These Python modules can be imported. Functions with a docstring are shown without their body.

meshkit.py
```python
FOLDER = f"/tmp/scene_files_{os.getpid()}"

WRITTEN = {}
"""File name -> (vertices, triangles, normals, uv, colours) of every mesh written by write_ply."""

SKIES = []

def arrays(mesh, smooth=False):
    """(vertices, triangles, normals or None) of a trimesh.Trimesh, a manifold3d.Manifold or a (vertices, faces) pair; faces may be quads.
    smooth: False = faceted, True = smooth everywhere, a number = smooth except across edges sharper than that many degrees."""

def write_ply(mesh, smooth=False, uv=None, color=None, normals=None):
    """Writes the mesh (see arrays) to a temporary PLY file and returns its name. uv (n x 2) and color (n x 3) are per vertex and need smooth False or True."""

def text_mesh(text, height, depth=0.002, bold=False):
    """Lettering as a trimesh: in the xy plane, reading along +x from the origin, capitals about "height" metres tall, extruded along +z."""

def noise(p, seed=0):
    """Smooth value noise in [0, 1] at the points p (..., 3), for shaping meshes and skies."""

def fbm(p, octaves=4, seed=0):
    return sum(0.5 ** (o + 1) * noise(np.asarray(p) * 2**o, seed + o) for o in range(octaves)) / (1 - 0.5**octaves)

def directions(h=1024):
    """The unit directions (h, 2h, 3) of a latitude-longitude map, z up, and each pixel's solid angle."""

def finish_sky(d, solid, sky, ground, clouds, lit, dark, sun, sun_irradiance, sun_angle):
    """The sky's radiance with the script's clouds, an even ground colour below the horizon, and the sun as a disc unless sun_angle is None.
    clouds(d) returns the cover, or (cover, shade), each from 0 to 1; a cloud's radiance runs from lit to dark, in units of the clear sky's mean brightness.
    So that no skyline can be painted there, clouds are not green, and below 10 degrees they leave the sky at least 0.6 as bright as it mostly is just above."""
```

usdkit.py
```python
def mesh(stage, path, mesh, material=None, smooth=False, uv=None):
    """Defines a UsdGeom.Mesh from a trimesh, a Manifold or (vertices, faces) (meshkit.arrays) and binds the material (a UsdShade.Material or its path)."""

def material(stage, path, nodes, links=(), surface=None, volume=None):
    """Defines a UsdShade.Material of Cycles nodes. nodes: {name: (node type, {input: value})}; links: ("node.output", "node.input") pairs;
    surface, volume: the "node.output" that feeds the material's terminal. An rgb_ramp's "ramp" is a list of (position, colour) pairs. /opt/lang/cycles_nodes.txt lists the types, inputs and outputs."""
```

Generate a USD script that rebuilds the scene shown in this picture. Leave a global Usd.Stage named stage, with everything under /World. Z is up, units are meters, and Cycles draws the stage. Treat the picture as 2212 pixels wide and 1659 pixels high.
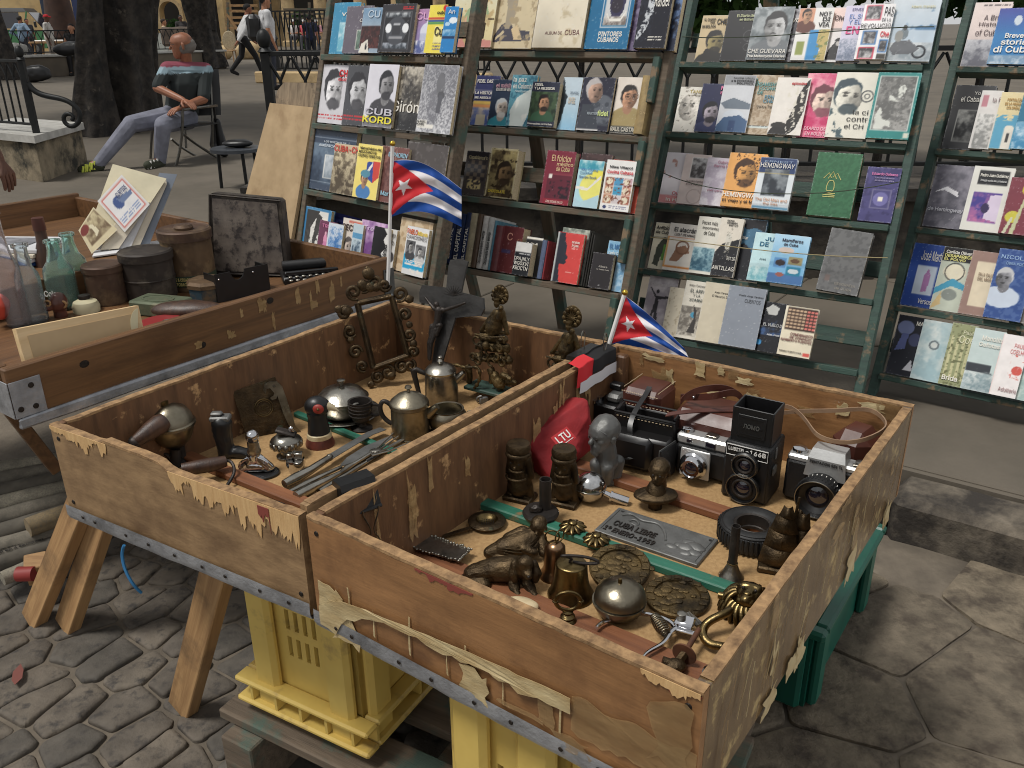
import math, numpy as np, trimesh, manifold3d as m3, usdkit, meshkit
from pxr import Usd, UsdGeom, UsdLux, UsdShade, Gf, Sdf, Vt
stage = Usd.Stage.CreateInMemory()
UsdGeom.SetStageUpAxis(stage, UsdGeom.Tokens.z); UsdGeom.SetStageMetersPerUnit(stage, 1.0)
UsdGeom.Xform.Define(stage, '/World'); UsdGeom.Scope.Define(stage, '/World/Looks')
rng = np.random.default_rng(7)
PI = math.pi; KZ = .12
# ---------------------------------------------------------------- camera, sky, sun, exposure
PITCH, ROLL, FPX, EYE = math.radians(22.7), math.radians(-.6), 1850., np.array([0, 0, 1.32])
FW = np.array([0, math.cos(PITCH), -math.sin(PITCH)])
RT = math.cos(ROLL) * np.array([1., 0, 0]) + math.sin(ROLL) * np.cross([1., 0, 0], FW)
UP = np.cross(RT, FW)
cam = UsdGeom.Camera.Define(stage, '/World/camera')
cam.AddTransformOp().Set(Gf.Matrix4d(*[float(x) for x in (*RT, 0, *UP, 0, *-FW, 0, *EYE, 1)]))
cam.CreateHorizontalApertureAttr(36.0); cam.CreateVerticalApertureAttr(27.0)
cam.CreateFocalLengthAttr(36 * FPX / 2212); cam.CreateClippingRangeAttr(Gf.Vec2f(.05, 2000))
cam.CreateExposureAttr(.80)
SUN_EL, SUN_AZ = math.radians(64), math.radians(-115)
sun = UsdLux.DistantLight.Define(stage, '/World/sun')
sun.CreateNormalizeAttr(True); sun.CreateIntensityAttr(.42); sun.CreateAngleAttr(14); sun.CreateColorAttr(Gf.Vec3f(1, .97, .92))
sun.AddRotateZOp().Set(-math.degrees(SUN_AZ)); sun.AddRotateXOp().Set(-(90 - math.degrees(SUN_EL)))
sky = UsdLux.DomeLight.Define(stage, '/World/sky'); sky.GetPrim().SetCustomDataByKey('kind', 'structure')
skym = usdkit.material(stage, '/World/Looks/sky', {
    'tc': ('texture_coordinate', {}), 'n': ('noise_texture', {'scale': 2.2, 'detail': 6, 'roughness': .6}),
    'r': ('rgb_ramp', {'ramp': [(0, (.86, .86, .86)), (1, (1, 1, 1))]}),
    's': ('sky_texture', {'sky_type': 'single_scattering', 'sun_disc': False, 'sun_elevation': SUN_EL, 'sun_rotation': SUN_AZ}),
    'c': ('noise_texture', {'scale': 3.1, 'detail': 5}), 'cr': ('rgb_ramp', {'ramp': [(.25, (6, 6.1, 6.3)), (.75, (9.6, 9.6, 9.5))]}),
    'm': ('mix_color', {'use_clamp': False}), 'b': ('background_shader', {'strength': .043})},
    [('tc.generated', 'n.vector'), ('tc.generated', 'c.vector'), ('n.fac', 'r.fac'), ('c.fac', 'cr.fac'), ('r.color', 'm.fac'),
     ('s.color', 'm.a'), ('cr.color', 'm.b'), ('m.result', 'b.color')], surface='b.background')
UsdShade.MaterialBindingAPI.Apply(sky.GetPrim()).Bind(skym)
# ---------------------------------------------------------------- measuring: a point of the photograph on a known plane
def ray(px, py): return FW * FPX + RT * (px - 1106) - UP * (py - 829.5)
def at(px, py, z): d = ray(px, py); return EYE + d * ((z - EYE[2]) / d[2])
def on(px, py, o, n): d = ray(px, py); return EYE + d * (((np.asarray(o) - EYE) @ n) / (d @ n))
def aty(px, py, y): return on(px, py, [0, y, 0], np.array([0, 1., 0]))
def mpp(p): return float((np.asarray(p) - EYE) @ FW) / FPX
# ---------------------------------------------------------------- scene helpers
used = {}
def uniq(parent, name):
    k = parent + '/' + name; n = used.get(k, 0); used[k] = n + 1
    return k if n == 0 else f'{k}_{n:03d}'
def meta(p, label=None, cat=None, group=None, kind=None):
    for k, v in (('label', label), ('category', cat), ('group', group), ('kind', kind)):
        if v: p.SetCustomDataByKey(k, v)
def setM(x, M):
    if M is not None: x.AddTransformOp().Set(Gf.Matrix4d(*np.asarray(M, float).T.ravel().tolist()))
def mat4(o=(0, 0, 0), x=None, y=None, z=None):
    M = np.eye(4); M[:3, 3] = o
    for i, v in enumerate((x, y, z)):
        if v is not None: M[:3, i] = v
    return M
def rotM(ax, deg, o=(0, 0, 0)):
    M = trimesh.transformations.rotation_matrix(math.radians(deg), ax); M[:3, 3] = o; return M
def thing(name, label, cat, loc=(0, 0, 0), rz=0, group=None, M=None, kind=None):
    path = uniq('/World', name); x = UsdGeom.Xform.Define(stage, path)
    setM(x, M if M is not None else rotM([0, 0, 1], rz, loc)); meta(x.GetPrim(), label, cat, group, kind); return path
def obj(name, mesh, mat, parent='/World', M=None, smooth=35, label=None, cat=None, group=None, kind=None, col=None):
    if isinstance(mesh, (list,)): mesh = join(mesh)
    path = uniq(parent, name)
    g = usdkit.mesh(stage, path, mesh, mat, smooth=True if col is not None else smooth)
    if col is not None:
        UsdGeom.PrimvarsAPI(g).CreatePrimvar('col', Sdf.ValueTypeNames.Color3fArray, 'vertex').Set(Vt.Vec3fArray.FromNumpy(np.asarray(col, np.float32)))
    setM(g, M); meta(g.GetPrim(), label, cat, group, kind); return path
def struct(name, mesh, mat, M=None, **k): return obj(name, mesh, mat, M=M, kind='structure', **k)
def copy(src, name, M, label=None, group=None):
    path = uniq('/World', name); x = UsdGeom.Xform.Define(stage, path); x.GetPrim().GetReferences().AddInternalReference(src)
    x.ClearXformOpOrder(); 
    for op in list(x.GetOrderedXformOps()): pass
    x.MakeMatrixXform().Set(Gf.Matrix4d(*np.asarray(M, float).T.ravel().tolist()))
    x.GetPrim().SetInstanceable(True); meta(x.GetPrim(), label, None, group); return path
# ---------------------------------------------------------------- shapes
def join(l): return l[0] if len(l) == 1 else trimesh.util.concatenate([a for a in l])
def mv(m, t=(0, 0, 0), rz=0, rx=0, ry=0, s=None):
    m = m.copy()
    if s is not None: m.apply_transform(np.diag([*np.broadcast_to(s, 3), 1]))
    for ax, a in (((1, 0, 0), rx), ((0, 1, 0), ry), ((0, 0, 1), rz)):
        if a: m.apply_transform(trimesh.transformations.rotation_matrix(math.radians(a), ax))
    m.apply_translation(t); return m
def box(c, s, ch=0):
    s = np.asarray(s, float); h = s / 2
    if ch <= 0: m = trimesh.creation.box(s)
    else:
        ch = min(ch, h.min() * .8); p = []
        for sx in (-1, 1):
            for sy in (-1, 1):
                for sz in (-1, 1):
                    v = np.array([sx, sy, sz]) * h
                    for k in range(3): q = v - np.array([sx, sy, sz]) * ch; q[k] = v[k]; p.append(q)
        m = trimesh.convex.convex_hull(np.array(p))
    m.apply_translation(c); return m
def lathe(prof, n=28, c=(0, 0, 0)):
    m = trimesh.creation.revolve(np.array(prof, float), sections=n); m.apply_translation(c); return m
def sph(c, r, s=(1, 1, 1), sub=2):
    m = trimesh.creation.icosphere(subdivisions=sub, radius=1); m.apply_scale(1); m.vertices = m.vertices * np.asarray(s) * r + np.asarray(c); return m
def tube(pts, r, n=8, cap=True, flat=None):
    P = np.asarray(pts, float); r = np.broadcast_to(np.asarray(r, float), len(P))
    T = np.gradient(P, axis=0); T /= np.maximum(np.linalg.norm(T, axis=1), 1e-9)[:, None]
    u = np.cross(T[0], [0, 0, 1.]); u = u if np.linalg.norm(u) > .05 else np.cross(T[0], [1., 0, 0]); u /= np.linalg.norm(u)
    V = []; a = np.arange(n) / n * 2 * PI
    for p, t, rr in zip(P, T, r):
        u = u - t * (u @ t); u /= np.linalg.norm(u); w = np.cross(t, u)
        V.append(p + rr * (np.cos(a)[:, None] * u + np.sin(a)[:, None] * w * (flat or 1)))
    V = np.vstack(V); F = []; k = len(P)
    for i in range(k - 1):
        for j in range(n):
            q = (j + 1) % n; F += [(i * n + j, i * n + q, (i + 1) * n + q), (i * n + j, (i + 1) * n + q, (i + 1) * n + j)]
    if cap:
        V = np.vstack([V, P[0], P[-1]])
        for j in range(n): q = (j + 1) % n; F += [(k * n, q, j), (k * n + 1, (k - 1) * n + j, (k - 1) * n + q)]
    return trimesh.Trimesh(V, F, process=False)
def spline(pts, n=24):
    from scipy.interpolate import CubicSpline
    P = np.asarray(pts, float); t = np.r_[0, np.cumsum(np.linalg.norm(np.diff(P, axis=0), axis=1))]
    return CubicSpline(t, P)(np.linspace(0, t[-1], n))
def ribbon(pts, w, side, th=.0015):
    P = np.asarray(pts, float); side = np.asarray(side, float); side = np.broadcast_to(side, P.shape)
    T = np.gradient(P, axis=0); N = np.cross(T, side); N /= np.maximum(np.linalg.norm(N, axis=1), 1e-9)[:, None]
    L = [P - side * w / 2 + N * th / 2, P + side * w / 2 + N * th / 2, P + side * w / 2 - N * th / 2, P - side * w / 2 - N * th / 2]
    V = np.stack(L, 1).reshape(-1, 3); F = []; k = len(P)
    for i in range(k - 1):
        for j in range(4): q = (j + 1) % 4; F += [(i * 4 + j, i * 4 + q, i * 4 + 4 + q), (i * 4 + j, i * 4 + 4 + q, i * 4 + 4 + j)]
    F += [(0, 2, 1), (0, 3, 2), (4 * k - 4, 4 * k - 3, 4 * k - 2), (4 * k - 4, 4 * k - 2, 4 * k - 1)]
    return trimesh.Trimesh(V, F, process=False)
def bar(p0, p1, w, t, up=(0, 0, 1), ch=.002):
    p0, p1 = np.asarray(p0, float), np.asarray(p1, float); d = p1 - p0; L = np.linalg.norm(d); x = d / L
    y = np.cross(up, x); y /= np.linalg.norm(y); z = np.cross(x, y)
    m = box((L / 2, 0, 0), (L, w, t), ch); m.apply_transform(mat4(p0, x, y, z)); return m
def prism(poly, h, bev=0):
    from shapely.geometry import Polygon
    return trimesh.creation.extrude_polygon(Polygon(poly).buffer(0), h, engine='earcut')
def prisms(g, h):
    return join([trimesh.creation.extrude_polygon(q, h, engine='earcut') for q in getattr(g, 'geoms', [g]) if q.area > 0])
def bones(bl, seg=10, res=None, smooth=6):
    out = []
    for b in bl:
        p0, r0, p1, r1 = b
        s0 = m3.Manifold.sphere(1, seg).scale([r0] * 3 if np.ndim(r0) == 0 else list(r0)).translate(list(map(float, p0)))
        s1 = m3.Manifold.sphere(1, seg).scale([r1] * 3 if np.ndim(r1) == 0 else list(r1)).translate(list(map(float, p1)))
        out.append(m3.Manifold.batch_hull([s0, s1]))
    m = m3.Manifold.batch_boolean(out, m3.OpType.Add)
    if res: m = m.refine_to_length(res)
    k = m.to_mesh(); t = trimesh.Trimesh(np.array(k.vert_properties[:, :3]), np.array(k.tri_verts), process=True)
    if res and smooth: trimesh.smoothing.filter_taubin(t, iterations=smooth)
    return t
def rough(m, amp, sc, seed=0, along=None):
    m = m.copy(); n = meshkit.fbm(m.vertices * sc, 3, seed) - .5
    m.vertices = m.vertices + m.vertex_normals * (n * 2 * amp)[:, None]; return m
def text(s, h, depth=.0006, bold=True): return meshkit.text_mesh(s, h, depth, bold)
def fit(s, w, h, depth=.0006, bold=True):
    m = text(s, .02, depth, bold); b = m.bounds; m.apply_translation([-b[0, 0], -b[0, 1], 0])
    e = b[1] - b[0]; m.vertices[:, 0] *= w / e[0]; m.vertices[:, 1] *= h / max(e[1], 1e-6); return m
# ---------------------------------------------------------------- materials
def lin(c): c = np.asarray(c, float) / 255; return tuple(np.where(c <= .04045, c / 12.92, ((c + .055) / 1.055) ** 2.4))
def MAT(name, c1, c2=None, sc=12, rough=.6, metal=0., bump=.0, bsc=80, stretch=(1, 1, 1), c3=None, s3=5, t3=(.55, .7), coat=0, spec=.5, contrast=(.3, .7), rvar=0, world=False, dist=.0, det=5, **extra):
    n = {'p': ('principled_bsdf', {'roughness': rough, 'metallic': metal, 'specular_ior_level': spec, 'coat_weight': coat, 'coat_roughness': .15, **extra})}; l = []
    src = 'tc.object'
    if world: n['tc'] = ('geometry', {}); src = 'tc.position'
    else: n['tc'] = ('texture_coordinate', {})
    n['mp'] = ('mapping', {'scale': stretch}); l.append((src, 'mp.vector'))
    c2 = c2 if c2 is not None else tuple(min(255, x * .8) for x in c1)
    n['n1'] = ('noise_texture', {'scale': sc, 'detail': det, 'roughness': .6, 'distortion': dist}); l.append(('mp.vector', 'n1.vector'))
    n['r1'] = ('rgb_ramp', {'ramp': [(contrast[0], lin(c1)), (contrast[1], lin(c2))]}); l.append(('n1.fac', 'r1.fac'))
    out = 'r1.color'
    if c3 is not None:
        n['n3'] = ('noise_texture', {'scale': s3, 'detail': 6, 'roughness': .65}); l.append(('mp.vector' if extra.get('_m') else src, 'n3.vector'))
        n['r3'] = ('rgb_ramp', {'ramp': [(t3[0], (0, 0, 0)), (t3[1], (1, 1, 1))]}); l.append(('n3.fac', 'r3.fac'))
        n['mx'] = ('mix_color', {'b': lin(c3)}); l += [('r3.color', 'mx.fac'), (out, 'mx.a')]; out = 'mx.result'
    l.append((out, 'p.base_color'))
    if rvar:
        n['rr'] = ('map_range', {'from_min': .3, 'from_max': .7, 'to_min': rough - rvar, 'to_max': rough + rvar, 'clamp': True}); n['n4'] = ('noise_texture', {'scale': sc * 1.7, 'detail': 5}); l += [('mp.vector', 'n4.vector'), ('n4.fac', 'rr.value'), ('rr.result', 'p.roughness')]
    if bump:
        n['nb'] = ('noise_texture', {'scale': bsc, 'detail': 6, 'roughness': .65}); n['b'] = ('bump', {'strength': 1, 'distance': bump}); l += [('mp.vector', 'nb.vector'), ('nb.fac', 'b.height'), ('b.normal', 'p.normal')]
    return usdkit.material(stage, '/World/Looks/' + name, n, l, surface='p.BSDF')
def PRINT(name, rough=.45, bump=0, bsc=300, metal=0, coat=0):
    n = {'a': ('attribute', {'attribute': 'col'}), 'p': ('principled_bsdf', {'roughness': rough, 'metallic': metal, 'coat_weight': coat, 'coat_roughness': .1})}; l = [('a.color', 'p.base_color')]
    if bump: n['tc'] = ('texture_coordinate', {}); n['nb'] = ('noise_texture', {'scale': bsc, 'detail': 5}); n['b'] = ('bump', {'distance': bump}); l += [('tc.object', 'nb.vector'), ('nb.fac', 'b.height'), ('b.normal', 'p.normal')]
    return usdkit.material(stage, '/World/Looks/' + name, n, l, surface='p.BSDF')
_flat = {}
def FLAT(c, rough=.5, metal=0):
    k = (tuple(c), rough, metal)
    if k not in _flat: _flat[k] = usdkit.material(stage, f'/World/Looks/ink_{len(_flat)}', {'p': ('principled_bsdf', {'base_color': lin(c), 'roughness': rough, 'metallic': metal})}, [], surface='p.BSDF')
    return _flat[k]
m_ply = MAT('plywood', (156, 127, 92), (116, 91, 64), sc=7, rough=.5, bump=.0006, bsc=30, stretch=(2.5, 14, 7), c3=(104, 80, 56), s3=9, t3=(.48, .72), det=9)
m_plyo = MAT('plywood_orange', (156, 114, 74), (118, 84, 53), sc=5, rough=.35, bump=.0005, bsc=30, stretch=(1.2, 14, 9), c3=(104, 72, 46), s3=9, t3=(.48, .7), coat=.15, det=9)
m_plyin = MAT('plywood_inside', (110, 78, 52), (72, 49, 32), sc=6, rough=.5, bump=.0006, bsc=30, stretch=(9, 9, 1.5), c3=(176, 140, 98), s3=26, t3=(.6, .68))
m_tapew = MAT('taped_side', (104, 82, 54), (66, 48, 30), sc=6, rough=.16, bump=.002, bsc=12, stretch=(6, 6, .8), c3=(168, 144, 96), s3=20, t3=(.56, .66), coat=.6)
m_chip = MAT('chipboard_floor', (170, 138, 94), (142, 111, 72), sc=160, rough=.8, bump=.0008, bsc=300, c3=(142, 108, 66), s3=9)
m_veneer = MAT('torn_veneer', (206, 172, 122), (184, 146, 98), sc=14, rough=.7, bump=.001, bsc=50, stretch=(8, 8, 1))
m_edge = MAT('raw_edge', (166, 132, 92), (92, 68, 44), sc=70, rough=.8, bump=.001, bsc=200)
m_pine = MAT('pine', (116, 83, 53), (80, 56, 36), sc=4, rough=.45, bump=.0005, bsc=30, stretch=(1, 18, 14), c3=(78, 52, 32), s3=5, t3=(.55, .8), dist=.6)
m_pinel = MAT('pine_light', (172, 136, 92), (134, 100, 64), sc=4, rough=.65, bump=.0008, bsc=30, stretch=(1, 16, 16), dist=.5, c3=(92, 70, 48), s3=7, t3=(.5, .75))
m_beam = MAT('brown_batten', (132, 84, 52), (98, 58, 34), sc=5, rough=.6, bump=.0007, bsc=40, stretch=(1, 16, 16))
m_zinc = MAT('zinc_strip', (176, 178, 182), (120, 122, 126), sc=18, rough=.3, metal=.45, bump=.004, bsc=30)
m_grey = MAT('weathered_wood', (112, 98, 82), (76, 65, 53), sc=5, rough=.8, bump=.0012, bsc=40, stretch=(1, 16, 16), c3=(70, 88, 78), s3=9, t3=(.5, .62))
m_gwood = MAT('green_paint_wood', (52, 78, 68), (36, 56, 50), sc=6, rough=.6, bump=.001, bsc=40, stretch=(1, 12, 12), c3=(118, 98, 74), s3=16, t3=(.56, .66))
m_green = MAT('green_batten', (44, 108, 88), (34, 88, 70), sc=8, rough=.5, bump=.0008, bsc=50, stretch=(1, 10, 10), c3=(120, 96, 66), s3=22, t3=(.64, .72))
m_dark = FLAT((16, 15, 14), .6); m_black = MAT('black_paint', (22, 22, 23), (14, 14, 15), sc=30, rough=.38, bump=.0002, bsc=400)
# ================================================================ people (helpers)
SKIN = {k: MAT(f'skin_{k}', c, tuple(v * .86 for v in c), sc=30, rough=.5, bump=.0004, bsc=200) for k, c in dict(a=(150, 98, 72), b=(176, 124, 94), c=(96, 62, 46)).items()}
_cl = {}
def CLOTH(c):
    if c not in _cl: _cl[c] = MAT(f'cloth_{len(_cl)}', c, tuple(v * .78 for v in c), sc=7, rough=.85, bump=.004, bsc=22)
    return _cl[c]
def hullof(pts, r, seg=12): return m3.Manifold.batch_hull([m3.Manifold.sphere(float(q), seg).translate([float(v) for v in p]) for p, q in zip(pts, np.broadcast_to(r, len(pts)))])
def m2t(m, res=None, it=5):
    if res: m = m.refine_to_length(res)
    k = m.to_mesh(); t = trimesh.Trimesh(np.array(k.vert_properties[:, :3]), np.array(k.tri_verts), process=True)
    if res and it: trimesh.smoothing.filter_taubin(t, iterations=it)
    return t
def hand(w, d, pn, s=1.0, curl=.5):
    """palm and five fingers from the wrist w along d; pn = direction the palm faces"""
    d = d / np.linalg.norm(d); pn = pn - d * (pn @ d); pn /= np.linalg.norm(pn); sd = np.cross(d, pn); B = []
    k = [w + d * .085 * s + sd * q * s for q in (-.034, -.012, .011, .032)]
    for q in k: B.append((w + d * .02 * s, .022 * s, q, .014 * s))
    for q, L, c in zip(k, (.066, .076, .071, .055), (1, 1, 1.05, 1.1)):
        a, b = curl * .5 * c, curl * 1.1 * c; m = q + (d * math.cos(a) + pn * math.sin(a)) * L * .55 * s; e = m + (d * math.cos(b) + pn * math.sin(b)) * L * .5 * s; B += [(q, .0115 * s, m, .0098 * s), (m, .0098 * s, e, .0078 * s)]
    t0 = w + d * .03 * s - sd * .03 * s; t1 = t0 + (d * .55 - sd * .75 + pn * .3) * .045 * s; t2 = t1 + (d * .85 - sd * .2 + pn * .4) * .034 * s; B += [(t0, .016 * s, t1, .012 * s), (t1, .012 * s, t2, .009 * s)]
    return B
def person(label, J, skin, top, legs, hair, shoes=(30, 28, 28), face=(0, -1, 0), sleeve=.5, group=None, s=1.0, res=.03, hands=True, topcol=None, skirt=False, hat=None, arms=True, bald=False):
    """J: joints in world coordinates (head, neck, chest, pelvis, sho/elb/wri/hip/kne/ank/toe with L and R)"""
    o = np.array([J['pelvis'][0], J['pelvis'][1], min(J['ankL'][2], J['ankR'][2]) - .07]); J = {k: np.asarray(v, float) - o for k, v in J.items()}; t = thing('person', label, 'person', o, group=group)
    f = np.asarray(face, float); f /= np.linalg.norm(f); z = np.array([0, 0, 1.]); r = np.cross(f, z); h = J['head']; P = lambda u, v, w: h + (f * u + r * v + z * w) * s
    up = lambda a, b, q: J[a] * (1 - q) + J[b] * q
    hd = [(P(-.02, 0, .03), .088 * s, P(.03, 0, .03), .078 * s), (P(.03, 0, 0), .07 * s, P(.055, 0, -.085), .036 * s), (P(.088, 0, .005), .010 * s, P(.108, 0, -.022), .014 * s), (P(.08, -.032, .022), .014 * s, P(.08, .032, .022), .014 * s), (P(.082, -.016, -.056), .011 * s, P(.082, .016, -.056), .011 * s), (P(-.01, -.083, .01), .015 * s, P(-.012, -.085, -.03), .010 * s), (P(-.01, .083, .01), .015 * s, P(-.012, .085, -.03), .010 * s), (P(-.02, 0, -.04), .055 * s, J['neck'], .058 * s)]
    tor = [(J['neck'], .06 * s, J['chest'], .13 * s), (J['chest'], .15 * s, J['pelvis'], .15 * s), (J['shoL'], .06 * s, J['shoR'], .06 * s), (J['shoL'], .06 * s, J['chest'], .12 * s), (J['shoR'], .06 * s, J['chest'], .12 * s), (J['hipL'], .1 * s, J['hipR'], .1 * s), (J['pelvis'], .14 * s, J['hipL'], .1 * s), (J['pelvis'], .14 * s, J['hipR'], .1 * s)]
    arm = lambda S, e=0: [(J['sho' + S], (.054 + e) * s, J['elb' + S], (.044 + e) * s)]; fo = lambda S, e=0: [(J['elb' + S], (.043 + e) * s, J['wri' + S], (.029 + e) * s)]
    leg = lambda S, e=0: [(J['hip' + S], (.092 + e) * s, J['kne' + S], (.062 + e) * s), (J['kne' + S], (.06 + e) * s, up('kne' + S, 'ank' + S, .3), (.056 + e) * s), (up('kne' + S, 'ank' + S, .3), (.056 + e) * s, J['ank' + S], (.040 + e) * s)]
    B = hd + tor + arm('L') + arm('R') + fo('L') + fo('R') + leg('L') + leg('R')
    for S in 'LR':
        d = J['wri' + S] - J['elb' + S]; B += hand(J['wri' + S], d, J.get('palm' + S, z * -1 + o) - (o if 'palm' + S in J else o), s, .5) if hands else [(J['wri' + S], .03 * s, J['wri' + S] + d / np.linalg.norm(d) * .14 * s, .022 * s)]
        B.append((J['ank' + S], .04 * s, J['toe' + S], .03 * s))
    obj('body', bones(B, 10, res * s, 4), SKIN[skin], t, smooth=60)
    e = .014; T = [(a, ra + e * s, b, rb + e * s) for a, ra, b, rb in tor[1:]] + [(up('neck', 'chest', .25), .085 * s, J['chest'], .15 * s)]
    for S in 'LR':
        if sleeve > 0: T += [(J['sho' + S], .072 * s, up('sho' + S, 'elb' + S, min(1, sleeve * 1.6)), .062 * s)] + ([(J['elb' + S], .06 * s, up('elb' + S, 'wri' + S, .92), .044 * s)] if sleeve > .6 else [])
    m = bones(T, 12, res * s, 4)
    if topcol: obj('shirt', m, topm, t, col=topcol(m))
    else: obj('shirt', m, CLOTH(top), t, smooth=60)
    L = leg('L', .016) + leg('R', .016) + [(J['hipL'], .118 * s, J['hipR'], .118 * s), (J['pelvis'], .155 * s, (J['hipL'] + J['hipR']) / 2, .13 * s)]
    obj('trousers', bones(L, 12, res * s, 4), CLOTH(legs), t, smooth=60)
    for S in 'LR': obj('shoe', bones([(J['ank' + S] - z * .02, .052 * s, J['toe' + S], .040 * s), (J['ank' + S] - z * .045 * s, .042 * s, J['toe' + S] - z * .01, .034 * s)], 12, .03 * s, 3), CLOTH(shoes), t)
    if hair:
        m = bones([(P(-.035, 0, .045), .092 * s, P(.012, 0, .062), .078 * s)] + ([(P(-.06, 0, .0), .08 * s, P(-.085, 0, -.2), .07 * s), (P(-.04, -.07, .0), .04 * s, P(-.04, -.075, -.2), .04 * s), (P(-.04, .07, .0), .04 * s, P(-.04, .075, -.2), .04 * s)] if hair[1] else []) if not bald else [(P(-.06, 0, -.0), .072 * s, P(-.02, 0, -.005), .084 * s)], 12, .03 * s, 2); obj('hair', rough(m, .004, 60), CLOTH(hair[0]), t)
    if hat: obj('cap', [mv(lathe([(0, .11 * s), (.07 * s, .09 * s), (.1 * s, .04 * s), (.1 * s, .02 * s), (0, .02 * s)], 20), P(0, 0, .03)), bones([(P(.06, -.04, .06), .02 * s, P(.15, 0, .04), .02 * s), (P(.06, .04, .06), .02 * s, P(.15, 0, .04), .02 * s)], 10)], CLOTH(hat), t)
    for v in (-.032, .032): obj('eye', sph(P(.079, v, .008), .011 * s, sub=1), m_dark, t)
    return t, J, P
def standing(base, yaw, H=1.72, stride=0., akimbo=False, sit=None, lean=0., armup=False):
    a = math.radians(yaw); f = np.array([math.cos(a), math.sin(a), 0]); r = np.array([f[1], -f[0], 0]); z = np.array([0, 0, 1.]); k = H / 1.72; b = np.asarray(base, float)
    Q = lambda u, v, w: b + (f * u + r * v + z * w) * k
    if sit is None: hz = .92; J = dict(kneL=Q(stride * .3 + .02, .1, .5), kneR=Q(-stride * .1, -.1, .5), ankL=Q(stride * .5, .1, .08), ankR=Q(-stride * .5, -.1, .09 + stride * .08), toeL=Q(stride * .5 + .17, .11, .045), toeR=Q(-stride * .5 + .15, -.11, .05))
    else: hz = sit; J = dict(kneL=Q(.42, .1, sit + .04), kneR=Q(.42, -.1, sit + .04), ankL=Q(.46, .1, .08), ankR=Q(.44, -.1, .08), toeL=Q(.62, .1, .045), toeR=Q(.6, -.1, .045))
    J.update(pelvis=Q(0, 0, hz + .03), hipL=Q(0, .09, hz), hipR=Q(0, -.09, hz), chest=Q(.02 + lean * .7, 0, hz + .34), neck=Q(lean, 0, hz + .56), head=Q(.03 + lean * 1.1, 0, hz + .70), shoL=Q(lean, .19, hz + .5), shoR=Q(lean, -.19, hz + .5))
    if akimbo: J.update(elbL=Q(-.08, .42, hz + .24), elbR=Q(-.08, -.42, hz + .24), wriL=Q(.02, .2, hz + .1), wriR=Q(.02, -.2, hz + .1))
    elif sit is not None or armup: J.update(elbL=Q(.05 + lean, .25, hz + .22), elbR=Q(.05 + lean, -.25, hz + .22), wriL=Q(.28 + lean, .12, hz + .2), wriR=Q(.28 + lean, -.12, hz + .2))
    else: J.update(elbL=Q(-.04 + stride * .1, .25, hz + .2), elbR=Q(-.04, -.25, hz + .2), wriL=Q(.05 - stride * .3, .26, hz - .05), wriR=Q(.05 + stride * .3, -.26, hz - .05))
    return J, f
topm = PRINT('striped_polo', .85)
def project(p): d = np.asarray(p, float) - EYE; w = d @ FW; return 1106 + FPX * (d @ RT) / w, 829.5 - FPX * (d @ UP) / w
def stand(px, head_y, H, z=KZ):  # ground point below px whose upright of height H reaches the pixel row head_y
    best = None
    for fy in np.linspace(70, 400, 1400):
        p = at(px, fy, z)
        if p[1] < 0 or p[1] > 150: continue
        e = abs(project(p + [0, 0, H])[1] - head_y)
        if best is None or e < best[0]: best = (e, p)
    return best[1]
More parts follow.
